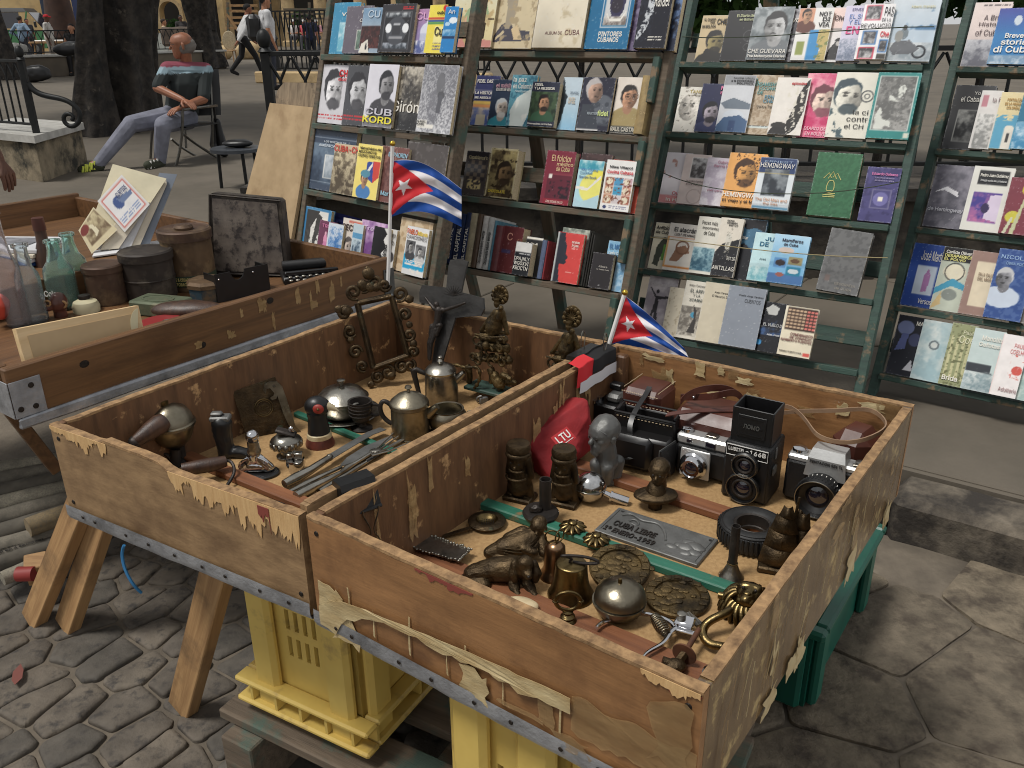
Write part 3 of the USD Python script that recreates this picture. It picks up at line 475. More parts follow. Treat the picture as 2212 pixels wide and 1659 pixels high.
# ================================================================ books
m_print, m_gloss = PRINT('printed_cover', .38), PRINT('glossy_cover', .2, coat=.3)
m_pages = MAT('page_block', (222, 206, 172), (176, 156, 120), sc=90, rough=.9, stretch=(1, 1, 12))
m_cord = FLAT((52, 60, 46), .8)
FR = {2: (610, 0, .2451), 3: (610, 237.2, .2451), 4: (914.9, 0, .2451), 5: (914.9, 305, .2451), 6: (1389.3, 0, .3719), 7: (1389.3, 271.1, .3719), 8: (1321.5, 542.2, .4026)}
W_, K_, CR, GY = (232, 228, 218), (26, 26, 30), (226, 214, 186), (128, 126, 128)
def sstep(a, b, x): t = np.clip((x - a) / (b - a + 1e-9), 0, 1); return t * t * (3 - 2 * t)
def paint(w, h, items, seed):
    r = h / w; nx = max(8, int(w / .0028)); nz = max(8, int(h / .0028))
    U, V = np.meshgrid(np.linspace(0, 1, nx + 1), np.linspace(0, 1, nz + 1)); C = np.zeros(U.shape + (3,)) + np.array(items[0], float)
    def bl(mask, c): C[:] = C * (1 - mask[..., None]) + np.asarray(c, float) * mask[..., None]
    def nz_(sc, sd, o=4): return meshkit.fbm(np.stack([U * sc, V * r * sc, np.full_like(U, sd * 3.7)], -1), o, sd)
    e = .012
    def inr(x0, y0, x1, y1): return sstep(x0 - e, x0 + e, U) * sstep(-x1 - e, -x1 + e, -U) * sstep(y0 - e, y0 + e, V) * sstep(-y1 - e, -y1 + e, -V)
    for it in items[1:]:
        k = it[0]
        if k == 'R': bl(inr(*it[1:5]), it[5])
        elif k == 'O': x, y, a, b, c = it[1:6]; d = np.hypot((U - x) / a, (V - y) * r / b); bl(sstep(-1.06, -.94, -d), c)
        elif k == 'ring': x, y, a, t, c = it[1:6]; d = np.hypot(U - x, (V - y) * r); bl(sstep(-t - .01, -t + .01, -np.abs(d - a)), c)
        elif k == 'P':
            m = np.zeros(U.shape, bool); P = it[1]; j = len(P) - 1
            for i in range(len(P)):
                (xi, yi), (xj, yj) = P[i], P[j]; m ^= ((yi > V) != (yj > V)) & (U < (xj - xi) * (V - yi) / (yj - yi + 1e-12) + xi); j = i
            bl(m.astype(float), it[2])
        elif k == 'G': bl(np.clip((V - it[1]) / (it[2] - it[1]), 0, 1), it[3])
        elif k == 'N': bl(sstep(it[3], it[4], nz_(it[2], seed + len(it) + int(it[2]))) * (inr(*it[5]) if len(it) > 5 else 1), it[1])
        elif k == 'ph':  # a printed photograph: mottled light and dark
            x0, y0, x1, y1, a, b = it[1:7]; sc = it[7] if len(it) > 7 else 9; m = inr(x0, y0, x1, y1); n = np.clip(.62 * sstep(.36, .62, nz_(sc, seed + 5)) + .5 * ((V - y0) / (y1 - y0) - .35) * (1 if seed % 3 else -1) + .5 * (nz_(sc * 4, seed + 8, 3) - .45) - .35 * sstep(-.22, -.1, -np.hypot((U - x0) / (x1 - x0) - .3 - .04 * (seed % 9), ((V - y0) / (y1 - y0) - .34) * .6)), 0, 1); C[:] = C * (1 - m[..., None]) + (np.asarray(a) * (1 - n[..., None]) + np.asarray(b, float) * n[..., None]) * m[..., None]
        elif k == 'tx':  # lines of small print
            x0, y0, x1, y1, c, rows = it[1:7]; q = (V - y0) / (y1 - y0) * rows; ln = (np.abs(q % 1 - .5) < .24) & (np.random.default_rng(seed + rows).random((rows + 2, 400))[np.clip(q.astype(int), 0, rows), (U * 40).astype(int) % 400] > .22); bl(inr(x0, y0, x1, y1) * ln, c)
        elif k == 'face':  # a generic printed head and shoulders
            x, y, s, sk, hr, cl, br = it[1:8]; sk = np.asarray(sk, float); X = (U - x) / s + .22 * (nz_(9, seed + 3, 3) - .5); Y = (V - y) * r / s + .22 * (nz_(9, seed + 6, 3) - .5); turn = it[8] if len(it) > 8 else .25
            if cl is not None: bl(sstep(-1.05, -.95, -np.hypot(X / 1.75, (Y + 2.0) / 1.15)), cl); bl(sstep(-1.05, -.95, -np.hypot(X / .5, (Y + .95) / .55)), sk * .8)
            if hr is not None: bl(sstep(-1.06, -.94, -np.hypot((X + .06) / .84, (Y - .2) / .98)), hr)
            m = sstep(-1.04, -.96, -np.hypot((X - turn * .3) / .74, (Y + .08) / .98)); lit = np.clip(.86 + .34 * (X * (-1 if turn > 0 else 1)) + .12 * Y + .5 * (nz_(11, seed + 9, 3) - .5), .5, 1.1); C[:] = C * (1 - m[..., None]) + sk * lit[..., None] * m[..., None]
            for ex in (-.28, .32): bl(sstep(-1.2, -.6, -np.hypot((X - ex - turn * .5) / .17, (Y - .08) / .09)), sk * .3); bl(sstep(-1.2, -.7, -np.hypot((X - ex - turn * .5) / .22, (Y - .24) / .05)), sk * .35)
            bl(.6 * sstep(-1.2, -.6, -np.hypot((X - .03 - turn * .7) / .12, (Y + .18) / .22)), sk * .6); bl(sstep(-1.2, -.7, -np.hypot((X - .03 - turn * .55) / .26, (Y + .5) / .07)), sk * .38)
            if br: bl(.85 * sstep(-1.1, -.8, -np.hypot((X - turn * .4) / .6, (Y + .74) / .36)), br)
            if hr is not None: bl(sstep(.0, .12, Y - .58 - .25 * X) * sstep(-1.06, -.94, -np.hypot((X + .06) / .84, (Y - .2) / .98)), hr)
    wear = nz_(26, seed + 77, 3); C = C * (1 + .10 * (nz_(5, seed + 31)[..., None] - .5)); C = C + (225 - C) * (.35 * sstep(.72, .82, wear))[..., None]
    ed = np.minimum(np.minimum(U, 1 - U) * w, np.minimum(V, 1 - V) * h); C = C + (215 - C) * (.45 * sstep(-.004, -.0005, -ed) * (wear > .52))[..., None]
    c = np.clip(C, 0, 255) / 255; c = np.where(c <= .04045, c / 12.92, ((c + .055) / 1.055) ** 2.4)
    return U, V, c.reshape(-1, 3), nx, nz
def cover_mesh(w, h, items, seed, bend):
    U, V, c, nx, nz = paint(w, h, items, seed)
    P = np.stack([U * w, -.0012 - bend * np.sin(PI * U) * (.4 + .6 * V) , V * h], -1).reshape(-1, 3)
    i = np.arange(nz)[:, None] * (nx + 1) + np.arange(nx)[None]; i = i.ravel()
    F = np.vstack([np.c_[i, i + 1, i + nx + 2], np.c_[i, i + nx + 2, i + nx + 1]]); return (P, F), c
BOOKN = [0]
def book(unit, row, fr, yb, xl, xr, yt, layer, label, items, texts=(), t=.014, gloss=False, hard=False, roll=0., name='book', pages=True):
    """A book standing on a shelf: pixel edges of its foot and its top are measured on the leaning plane of the rack."""
    o, a, k, b, shelves, w_ = UNITS[unit]; x0, y0, s = FR[fr]; BOOKN[0] += 1; seed = BOOKN[0] * 13
    off = .012 - layer * .0135; po = o + k * off
    def uv(px, py): q = on(x0 + px * s, y0 + py * s, po, k) - po; return q @ a, q @ b
    s0 = shelves[row] + .001; u0, _ = uv(xl, yb); u1, _ = uv(xr, yb); h = uv((xl + xr) / 2, yt)[1] - s0; w = u1 - u0
    M = mat4(o + a * u0 + b * s0 + k * (off + .001), a, k, b)
    if roll: M = M @ rotM([0, 1, 0], roll)
    B = thing(name, label, 'book', M=M)
    g = np.random.default_rng(seed); (mesh, col) = cover_mesh(w, h, items, seed, 0 if hard else g.uniform(.0005, .003))
    obj('cover', mesh, m_gloss if gloss else m_print, B, col=col)
    base = items[0]; spine = FLAT(tuple(int(v * .8) for v in base), .5)
    if pages: obj('page_block', box((w / 2 - .001, t / 2 + .0004, h / 2), (w - .006, t - .001, h - .005)), m_pages, B)
    obj('back_cover', [box((w / 2, t + .0006, h / 2), (w, .0014, h)), box((.0007, t / 2 + .0004, h / 2), (.0014, t, h))], spine, B)
    for T in texts:
        s_, tu0, tv0, tu1, tv1, c = T[:6]; m = fit(s_, (tu1 - tu0) * w, (tv1 - tv0) * h, .0005, T[6] if len(T) > 6 else True)
        if len(T) > 7: m = mv(m, rz=T[7])
        m.apply_transform(mat4((tu0 * w, -.0016 if hard else -.0046, tv0 * h), [1, 0, 0], [0, 0, 1], [0, -1, 0])); obj('lettering', m, FLAT(c, .5), B, smooth=False)
    return B
def spinebook(unit, row, fr, yb, xl, xr, yt, label, c, title=None, tc=W_, layer=0, dpt=.14):
    o, a, k, b, shelves, w_ = UNITS[unit]; x0, y0, s = FR[fr]; off = .0 - layer * .012; po = o + k * off
    def uv(px, py): q = on(x0 + px * s, y0 + py * s, po, k) - po; return q @ a, q @ b
    s0 = shelves[row] + .001; u0 = uv(xl, yb)[0]; u1 = uv(xr, yb)[0]; h = uv((xl + xr) / 2, yt)[1] - s0; w = u1 - u0
    B = thing('book', label, 'book', M=mat4(o + a * u0 + b * s0 + k * off, a, k, b))
    ang = np.linspace(-1, 1, 7); P = [(w / 2 + w / 2 * q, -.004 * (1 - q * q)) for q in ang] + [(w, dpt), (w - .002, dpt), (w - .002, .004), (.002, .004), (.002, dpt), (0, dpt)]
    obj('spine', prism(P, h), MAT(f'spine_{BOOKN[0]}', c, tuple(v * .72 for v in c), sc=40, rough=.5, bump=.0004, bsc=120, c3=tuple(min(255, v * 1.3 + 20) for v in c), s3=40, t3=(.6, .72)), B, smooth=50); BOOKN[0] += 1
    obj('page_block', box((w / 2, dpt / 2 + .004, h / 2 - .001), (w - .0045, dpt - .01, h - .006)), m_pages, B)
    if title:
        m = fit(title, h * .62, w * .52, .0005); m = mv(m, rz=90); bb = m.bounds; m.apply_translation([w / 2 - (bb[0, 0] + bb[1, 0]) / 2, .1 * h - bb[0, 1], 0])
        m.apply_transform(mat4((0, -.0046, 0), [1, 0, 0], [0, 0, 1], [0, -1, 0])); obj('lettering', m, FLAT(tc, .5), B, smooth=False)
    return B
SK, SKB, HG, HD = (206, 158, 124), (190, 188, 186), (178, 174, 170), (40, 34, 32)
F0 = ' on the top shelf of the leftmost rack'
b = lambda *A, **k: book(*A, **k)
def R(u, row, fr, where):
    def f(yb, xl, xr, yt, layer, desc, items, texts=(), **k): return book(u, row, fr, yb, xl, xr, yt, layer, desc + where, items, texts, **k)
    return f
# ---- leftmost rack
f = R(0, 0, 2, ', top shelf of leftmost rack')
f(455, 410, 640, 25, 0, 'teal-blue picture book', [(64, 140, 176), ('ph', .3, .05, 1, .62, (110, 176, 196), (206, 226, 230), 7)], [('VIÑ', .36, .74, .8, .82, W_)])
f(455, 525, 760, 55, 1, 'grey photo book with white title', [(104, 98, 108), ('R', .48, .08, 1, .5, W_), ('ph', .5, .09, 1, .49, (76, 96, 84), (160, 180, 168), 7)], [('FOT', .62, .84, .88, .91, W_, False), ('DE', .7, .75, .88, .82, W_, False), ('CUB', .56, .66, .9, .73, W_, False)])
f(452, 670, 850, 70, 2, 'blue and brown book with a crowd', [(150, 168, 184), ('ph', 0, .1, 1, .6, (56, 36, 36), (110, 60, 56), 16), ('G', .6, .9, (120, 150, 176)), ('P', [(0, 0), (.5, 0), (.4, .3), (.1, .2)], (222, 216, 204)), ('N', K_, 6, .6, .66, (.3, 0, 1, .3))], [('CU', .3, .78, .86, .94, (196, 208, 218), False)])
f(455, 835, 1130, 35, 3, 'black book with an old car and photo strip', [(40, 38, 42), ('R', .1, .06, .9, .84, (120, 120, 124)), ('R', .115, .068, .885, .832, (30, 29, 33)), ('ph', .14, .72, .86, .82, (60, 64, 70), (200, 204, 206), 14), ('ph', .14, .08, .86, .2, (54, 60, 68), (180, 186, 196), 14), ('O', .5, .44, .3, .26, (70, 72, 78)), ('O', .26, .5, .09, .09, (232, 234, 236)), ('O', .76, .5, .09, .09, (232, 234, 236)), ('R', .38, .36, .62, .6, (52, 52, 56)), ('R', .4, .56, .6, .6, (190, 192, 196)), ('R', .3, .28, .7, .33, (150, 150, 154)), ('tx', .62, .85, .92, .97, (196, 40, 44), 4)], gloss=True)
f(455, 1130, 1290, 80, 2, 'lilac book with a pale dome', [(150, 134, 176), ('G', .5, 1, (176, 130, 170)), ('ph', 0, 0, 1, .3, (90, 100, 150), (226, 226, 236), 8), ('O', .72, .5, .34, .3, (214, 216, 230)), ('R', .4, .3, 1, .46, (190, 194, 216)), ('R', .68, .66, .74, .78, (222, 222, 232))], [('CU', .12, .76, .8, .92, (226, 176, 208), False)])
f(458, 1245, 1400, 45, 3, 'yellow spiral guide with striped header', [(232, 214, 84), ('R', 0, .7, 1, .74, (196, 60, 56)), ('R', 0, .65, 1, .69, (48, 84, 150)), ('R', 0, .6, 1, .645, (74, 140, 84)), ('R', .45, .2, 1, .56, (240, 228, 150)), ('tx', .45, .06, 1, .22, (120, 110, 120), 6), ('O', .9, .93, .12, .12, (196, 44, 50))], [('cuba', .5, .8, .98, .87, K_), ('Cu', .5, .36, .95, .54, (60, 56, 50))])
f(458, 1385, 1500, 60, 4, 'narrow sky-blue book with clouds', [(40, 126, 190), ('O', .7, .7, .3, .16, (226, 234, 240)), ('O', .3, .62, .2, .1, (180, 210, 230)), ('R', 0, .3, 1, .36, (30, 54, 90)), ('ph', 0, .36, 1, .5, (60, 130, 180), (160, 196, 220), 6)], [('An', .3, .84, .8, .93, W_, False)])
f = R(0, 1, 2, ', second shelf of leftmost rack')
f(1078, 305, 530, 570, 0, 'black and white laughing face with red title', [(206, 204, 208), ('face', .5, .56, .42, (226, 224, 226), (44, 42, 46), None, (70, 68, 72)), ('tx', .0, .06, 1, .17, (196, 50, 56), 2)], [('CH', .68, .8, .98, .92, (206, 40, 48)), ('GUE', .66, .73, .98, .78, (206, 40, 48))], gloss=True)
f(1085, 520, 720, 575, 1, 'darker laughing face without title', [(70, 70, 74), ('face', .55, .56, .46, (210, 210, 212), (38, 36, 40), None, (62, 60, 64)), ('tx', .02, .08, 1, .18, (190, 50, 56), 2)], gloss=True)
f(1110, 700, 960, 565, 3, 'pale cover with dark-haired man and yellow capitals', [(216, 214, 222), ('face', .66, .66, .28, (150, 148, 150), (36, 36, 40), (64, 62, 66), (50, 48, 52)), ('R', 0, 0, 1, .12, (120, 118, 122))], [('CUB', .06, .19, .98, .3, (196, 194, 202)), ('KORD', .02, .06, 1, .17, (232, 220, 70))], gloss=True)
f(1122, 945, 1190, 585, 2, 'sepia crowd with white script', [(120, 114, 104), ('ph', 0, .4, 1, 1, (60, 56, 52), (196, 188, 172), 9), ('ph', 0, 0, 1, .3, (36, 35, 36), (80, 78, 76), 6)], [('Girón', .02, .28, .98, .46, W_, False)], gloss=True)
f(1135, 1175, 1480, 570, 3, 'pale grey crowd around a standing figure', [(190, 190, 194), ('ph', 0, 0, 1, 1, (120, 120, 126), (226, 226, 228), 34), ('O', .56, .82, .09, .09, (90, 90, 94)), ('O', .55, .72, .12, .22, (110, 110, 114)), ('O', .6, .56, .1, .08, (86, 86, 90)), ('P', [(.5, .3), (.62, .3), (.66, .55), (.54, .56)], (92, 92, 98)), ('R', .02, .1, .3, .18, W_), ('R', .02, .06, .5, .12, W_)], [('ALBERT', .03, .14, .28, .17, K_), ('KOR', .03, .1, .24, .13, K_)], gloss=True)
f = R(0, 2, 3, ', third shelf of leftmost rack')
f(690, 215, 600, 160, 0, 'dark blue-grey book with framed portrait', [(62, 74, 92), ('ph', 0, .1, 1, .75, (48, 60, 78), (110, 128, 146), 5), ('R', 0, .84, 1, .845, (190, 200, 210)), ('R', 0, .13, 1, .135, (190, 200, 210)), ('R', .34, .2, .82, .58, W_), ('ph', .36, .21, .8, .57, (90, 104, 118), (206, 212, 216), 6)], [('AMÉRICA LATINA', .18, .7, .9, .75, (206, 214, 222)), ('LOS ROSTROS DE', .3, .77, .8, .8, (196, 204, 212))], t=.02)
f(705, 415, 640, 300, 2, 'sepia group photo with red capitals', [(190, 176, 146), ('ph', 0, 0, 1, .86, (84, 72, 56), (206, 192, 160), 12), ('R', 0, .82, 1, 1, (200, 180, 150))], [('CUBA-CH', .02, .84, .98, .97, (196, 70, 58))])
f(745, 615, 830, 300, 3, 'yellow manual with shield and blue uniform', [(238, 218, 122), ('P', [(.46, .68), (.98, .7), (.98, .42), (.76, .3), (.46, .4)], (50, 74, 150)), ('P', [(.7, .7), (.98, .7), (.98, .42), (.76, .3)], (206, 74, 62)), ('P', [(.46, .5), (.7, .7), (.7, .62), (.48, .42)], W_), ('face', .42, .36, .17, SK, (60, 40, 32), (76, 126, 180), None), ('O', .44, .46, .2, .1, (86, 140, 160))], [('Manual básico del', .12, .9, .98, .95, K_), ('MILICIANO DE', .08, .83, .8, .88, K_), ('TROPAS TERRITOR', .06, .76, .98, .81, K_)])
f(775, 820, 1060, 320, 2, 'brown book with pale blue title', [(118, 78, 72), ('ph', 0, .1, .6, 1, (90, 56, 54), (150, 110, 100), 12)], [('EL PADRIN', .3, .82, .98, .9, (150, 190, 206)), ('Mar', .2, .12, .5, .2, (150, 190, 206))])
f(790, 1040, 1400, 290, 1, 'plain dark grey-brown hardback', [(82, 76, 74), ('N', (96, 90, 88), 12, .5, .6)], t=.03, hard=True)
f = R(0, 3, 3, ', bottom shelf of leftmost rack')
f(1185, 165, 400, 860, 0, 'blue-framed book with black and white tree', [(60, 124, 170), ('R', .1, .06, .9, .94, (222, 220, 214)), ('P', [(.1, .94), (.6, .94), (.3, .5), (.28, .06), (.1, .06)], (56, 54, 52)), ('P', [(.5, .9), (.7, .8), (.5, .1), (.4, .06)], (60, 58, 56)), ('N', (70, 68, 66), 14, .55, .6, (.1, .06, .9, .6))])
f(1195, 305, 440, 975, 1, 'plum paperback with pink dancer', [(110, 56, 84), ('O', .5, .4, .12, .22, (220, 150, 180)), ('O', .5, .6, .06, .07, (226, 170, 190)), ('P', [(.3, .08), (.75, .08), (.6, .35), (.42, .35)], (206, 130, 170))], [('TROP', .25, .78, .95, .9, (206, 120, 160))])
f(1205, 385, 520, 1000, 2, 'white and blue mosaic paperback', [(206, 216, 226), ('ph', .1, .05, 1, .9, (70, 120, 180), (226, 230, 236), 8)])
f(1225, 505, 690, 960, 1, 'beige paperback with young portrait', [(216, 206, 196), ('face', .4, .28, .26, (206, 190, 180), (90, 84, 82), None, None), ('R', .3, .9, 1, .96, (196, 110, 96))], [('RECU', .05, .7, .7, .86, (60, 44, 44))])
f(1235, 600, 690, 1000, 2, 'narrow white and blue pamphlet', [(190, 206, 214), ('ph', .1, .1, .9, .55, (60, 80, 100), (190, 206, 214), 6), ('R', 0, .6, 1, .75, (90, 150, 190))])
f(1250, 665, 900, 980, 1, 'purple swirled paperback', [(150, 104, 160), ('ph', 0, 0, 1, 1, (120, 76, 136), (206, 176, 210), 5)], [('Trece', .15, .78, .8, .88, (226, 206, 230), False)])
f(1265, 780, 930, 1030, 2, 'black book with jagged white tear', [(24, 23, 26), ('P', [(.62, 1), (1, 1), (1, 0), (.7, 0), (.8, .2), (.6, .35), (.85, .5), (.66, .7), (.82, .85)], (220, 218, 214)), ('R', .0, .02, .5, .12, (196, 90, 60))], [('Fernández', .94, .1, 1.7, .26, (30, 28, 30), True, 90)])
f(1280, 880, 985, 1045, 1, 'white paperback with dark lettering and bust', [(214, 212, 208), ('O', .7, .3, .3, .3, (70, 68, 70))], [('Con', .5, .8, .95, .92, (90, 84, 80), False), ('Po', .5, .62, .9, .74, (90, 84, 80), False)])
f(1480, 975, 1260, 955, 0, 'large bare beige board-bound folder', [(206, 186, 156), ('N', (180, 156, 124), 10, .5, .6)], t=.02, hard=True)
f(1480, 1040, 1235, 1025, 2, 'white and cyan songbook with two portraits', [(222, 222, 222), ('R', 0, .12, 1, .46, (40, 160, 206)), ('R', .02, .42, .5, .72, (240, 240, 240)), ('R', .5, .32, .98, .66, (240, 240, 240)), ('ph', .04, .43, .48, .71, (70, 70, 72), (160, 160, 162), 4), ('ph', .52, .33, .96, .65, (80, 80, 82), (190, 190, 190), 4), ('face', .28, .57, .13, SKB, K_, (70, 70, 74), None), ('face', .74, .5, .13, SKB, (70, 70, 72), (200, 200, 200), None), ('tx', .1, .2, .9, .32, W_, 3), ('N', W_, 12, .5, .55, (.3, .05, 1, .14))], [('PABLO', .05, .84, .52, .95, (206, 96, 48)), ('Milanés', .54, .84, .98, .93, (226, 196, 70)), ('CANCIONES', .05, .75, .96, .82, (110, 108, 110), False)])
# ---- second rack
f = R(1, 0, 4, ', top shelf of second rack')
f(445, 220, 585, -150, 3, 'old magazine with woman in pale green blouse', [(222, 206, 158), ('G', .4, 1, (206, 206, 190)), ('face', .62, .86, .2, (222, 170, 140), (60, 44, 40), None, None), ('P', [(.5, .66), (.74, .72), (.86, .5), (.7, .34), (.72, .16), (.3, .16), (.22, .4), (.34, .6)], (150, 170, 130)), ('P', [(.6, .66), (.74, .68), (.72, .42)], (222, 160, 140)), ('P', [(.1, .0), (1, .0), (1, .1), (.4, .16), (.12, .12)], (206, 140, 130)), ('P', [(.24, .4), (.34, .5), (.3, .14), (.1, .06)], (216, 166, 140)), ('N', (190, 166, 120), 8, .62, .7)], [('COMEDIA', .84, .42, .99, .45, (110, 90, 70))], hard=True)
f(425, 585, 945, -150, 2, 'old beige magazine with grey figure drawing', [(206, 190, 156), ('P', [(.05, .1), (.95, .12), (.9, .26), (.5, .3), (.4, .44), (.2, .36), (.05, .2)], (74, 72, 82)), ('P', [(.2, .9), (.55, .95), (.5, .5), (.4, .3), (.3, .3), (.3, .6)], (160, 148, 128)), ('P', [(.1, .13), (.3, .24), (.26, .28), (.08, .16)], (200, 184, 150)), ('P', [(.45, .3), (.55, .14), (.75, .14), (.6, .36)], (214, 190, 150)), ('N', (170, 152, 120), 9, .56, .66)], hard=True)
f(420, 950, 1385, -160, 3, 'large cream album with dark red title', [(224, 214, 192), ('N', (196, 182, 152), 7, .55, .7), ('G', .2, -.3, (190, 176, 150))], [('ALBUM DE', .24, .2, .58, .245, (104, 56, 58), False), ('CUBA', .64, .19, .93, .27, (104, 56, 58), False)], hard=True, t=.03)
f(425, 1410, 1790, -120, 2, 'blue art book with white title', [(40, 108, 150), ('R', .3, .34, .92, 1, (196, 206, 214)), ('R', .32, .36, .9, 1, (40, 108, 150)), ('R', .36, .38, .88, 1, (206, 206, 206)), ('P', [(.4, .95), (.48, .6), (.54, .5), (.7, .5), (.78, .6), (.84, .95)], (60, 56, 84)), ('ph', .36, .38, .88, .52, (120, 110, 104), (220, 216, 210), 16), ('O', .62, .7, .14, .16, (56, 50, 60)), ('P', [(.4, .6), (.5, .48), (.74, .48), (.84, .6), (.84, .56), (.74, .44), (.5, .44), (.4, .56)], W_)], [('PINTORES', .3, .2, .84, .28, W_), ('CUBANOS', .3, .11, .78, .19, W_)], t=.02, gloss=True, hard=True)
f(425, 1740, 1890, -80, 1, 'purple-grey book behind the blue art book', [(104, 92, 116), ('ph', 0, 0, 1, 1, (76, 64, 92), (150, 140, 170), 5)])
f(425, 1845, 2120, -110, 3, 'black art book with white signature', [(34, 34, 42), ('P', [(.3, 1), (.42, .95), (.46, .6), (.3, .3), (.06, .12), (.04, .2), (.2, .5)], (196, 200, 204)), ('N', (40, 42, 52), 10, .5, .56, (.0, .1, .5, 1)), ('tx', .42, .12, .86, .2, W_, 2)], [('Rafael', .46, .68, .92, .92, W_, False)], t=.02, gloss=True, hard=True)
f(430, 2090, 2210, -100, 1, 'dark blue art book at the right post', [(36, 42, 62), ('ph', 0, .2, 1, 1, (26, 32, 50), (120, 150, 196), 5)], t=.03, hard=True)
f = R(1, 1, 4, ', second shelf of second rack')
f(1085, 410, 620, 665, 0, 'navy book with gold band and orange sky', [(56, 60, 100), ('R', 0, .42, 1, .49, (214, 180, 96)), ('R', 0, .2, 1, .42, (216, 150, 96)), ('ph', 0, .0, 1, .36, (84, 104, 170), (206, 190, 170), 5), ('R', .2, 0, .6, .22, (200, 190, 170)), ('R', 0, .7, 1, .704, W_)], [('FIDEL CASTRO', .08, .85, .98, .92, W_), ('LA HISTORIA', .06, .62, .95, .68, W_), ('ME ABSOLVERÁ', .06, .53, .98, .59, W_)])
f(1095, 560, 745, 700, 1, 'dark blue book with grey-bearded man', [(40, 52, 72), ('face', .58, .38, .34, (210, 196, 184), (190, 194, 196), (60, 140, 156), (206, 204, 200))], [('el mérito', .2, .82, .98, .92, (206, 160, 170), False), ('ES ESTAR VIVO', .22, .75, .98, .81, W_, False)])
f(1105, 720, 940, 660, 2, 'mottled teal book with white petal', [(96, 150, 166), ('N', (60, 110, 130), 14, .5, .62), ('P', [(.16, 0), (.1, .3), (.3, .55), (.85, .75), (.88, .3), (.7, 0)], (206, 214, 210)), ('N', (226, 228, 222), 6, .5, .7, (.3, .1, .8, .6))], [('la paz', .08, .84, .6, .95, W_, False), ('en Colombia', .1, .73, .95, .83, W_, False), ('Fidel Castro', .2, .66, .7, .7, (206, 220, 220), False)])
f(1115, 905, 1145, 720, 3, 'thick navy book with bearded man in green', [(38, 42, 60), ('ph', .0, .12, 1, .78, (30, 44, 32), (74, 96, 66), 8), ('face', .52, .52, .24, (188, 142, 110), (34, 28, 26), (52, 84, 62), (30, 24, 22)), ('R', 0, 0, 1, .12, (40, 44, 60))], [('FIDEL', .1, .9, .42, .96, W_), ('Y LA RELIGION', .1, .82, .84, .88, W_), ('Conversaciones con Frei Betto', .04, .04, .96, .08, W_, False)], t=.03)
f(1130, 1165, 1335, 680, 1, 'pale blue book with dark profile at its edge', [(190, 206, 216), ('G', .6, 0, (140, 186, 214)), ('P', [(0, 1), (.12, .9), (.22, .7), (.36, .64), (.32, .5), (.24, .4), (.22, .2), (.06, 0), (0, 0)], (44, 54, 62))], [('CIEN HORAS', .48, .68, .9, .73, (110, 124, 140), False), ('CON FIDEL', .44, .5, .8, .62, (206, 190, 170))])
f(1142, 1340, 1620, 680, 2, 'dark book with bowed grey man and moon', [(44, 44, 58), ('O', .72, .4, .36, .4, (96, 100, 108)), ('N', (70, 74, 82), 7, .5, .6, (.4, .1, 1, .75)), ('face', .4, .74, .3, (196, 160, 140), (186, 180, 178), None, None, .5), ('P', [(.1, .5), (.42, .5), (.62, .2), (.7, 0), (0, 0)], (62, 66, 74)), ('R', 0, 0, .7, .03, (210, 206, 204))], [('REFLECTIONS', .3, .3, .64, .345, (190, 200, 206), False), ('fidel', .62, .28, .96, .38, (206, 220, 140))], gloss=True)
f(1150, 1640, 1880, 680, 1, 'cream book with man in khaki shirt and glasses', [(222, 212, 200), ('face', .52, .64, .36, (206, 156, 124), (52, 48, 46), (160, 142, 98), None), ('R', 0, 0, 1, .13, (84, 84, 80)), ('ring', .48, .66, .1, .012, (90, 70, 60)), ('ring', .74, .66, .1, .012, (90, 70, 60))], [('RAUL CASTRO', .04, .03, .98, .11, (206, 200, 186))])
spinebook(1, 1, 4, 1155, 1850, 1925, 665, 'thick tan-edged old volume at the right end, second shelf of second rack', (170, 146, 100), layer=1, dpt=.10)
f = R(1, 2, 5, ', third shelf of second rack')
f(470, 330, 530, 85, 0, 'grey-brown chess book', [(88, 80, 78)] + [('R', .1 + .16 * i, .34 + .09 * j, .26 + .16 * i, .43 + .09 * j, (128, 112, 96) if (i + j) % 2 else (64, 58, 60)) for i in range(5) for j in range(5)] + [('N', (226, 206, 150), 14, .46, .56, (.2, .14, .8, .36)), ('R', 0, .88, 1, 1, (50, 46, 50))], [('Capablanca\'s', .15, .8, .95, .9, (214, 200, 160), False)], gloss=True)
f(490, 535, 780, 60, 1, 'brown streaked book with painted face', [(206, 192, 150), ('ph', .05, .02, .95, .96, (70, 56, 38), (190, 172, 120), 5), ('face', .6, .5, .32, (150, 120, 84), (52, 40, 30), None, (60, 46, 34)), ('N', (60, 46, 30), 9, .62, .68)], [('CHOCOLATE', .1, .1, .72, .16, (226, 200, 70))], t=.04, hard=True)
f(545, 1020, 1275, 80, 1, 'maroon book with cream script title', [(124, 44, 60), ('R', .26, .56, .96, .565, (200, 120, 110)), ('R', .14, .06, .98, .55, (96, 36, 50)), ('N', (40, 24, 34), 8, .44, .52, (.24, .12, .94, .46)), ('R', .1, 0, 1, .1, (140, 40, 54)), ('R', .18, .48, .3, .56, W_)], [('El folclor', .2, .8, .88, .92, (226, 200, 150), False), ('médico', .4, .72, .96, .79, (226, 200, 150), False), ('de Cuba', .4, .62, .86, .71, (226, 200, 150), False), ('JOSE SEOANE GALLO', .2, .025, .8, .07, (226, 190, 180))], t=.03, hard=True)
f(570, 1320, 1590, 105, 0, 'dark brown hardback behind the cocktail book', [(76, 58, 58), ('N', (60, 46, 46), 10, .5, .6)], hard=True)
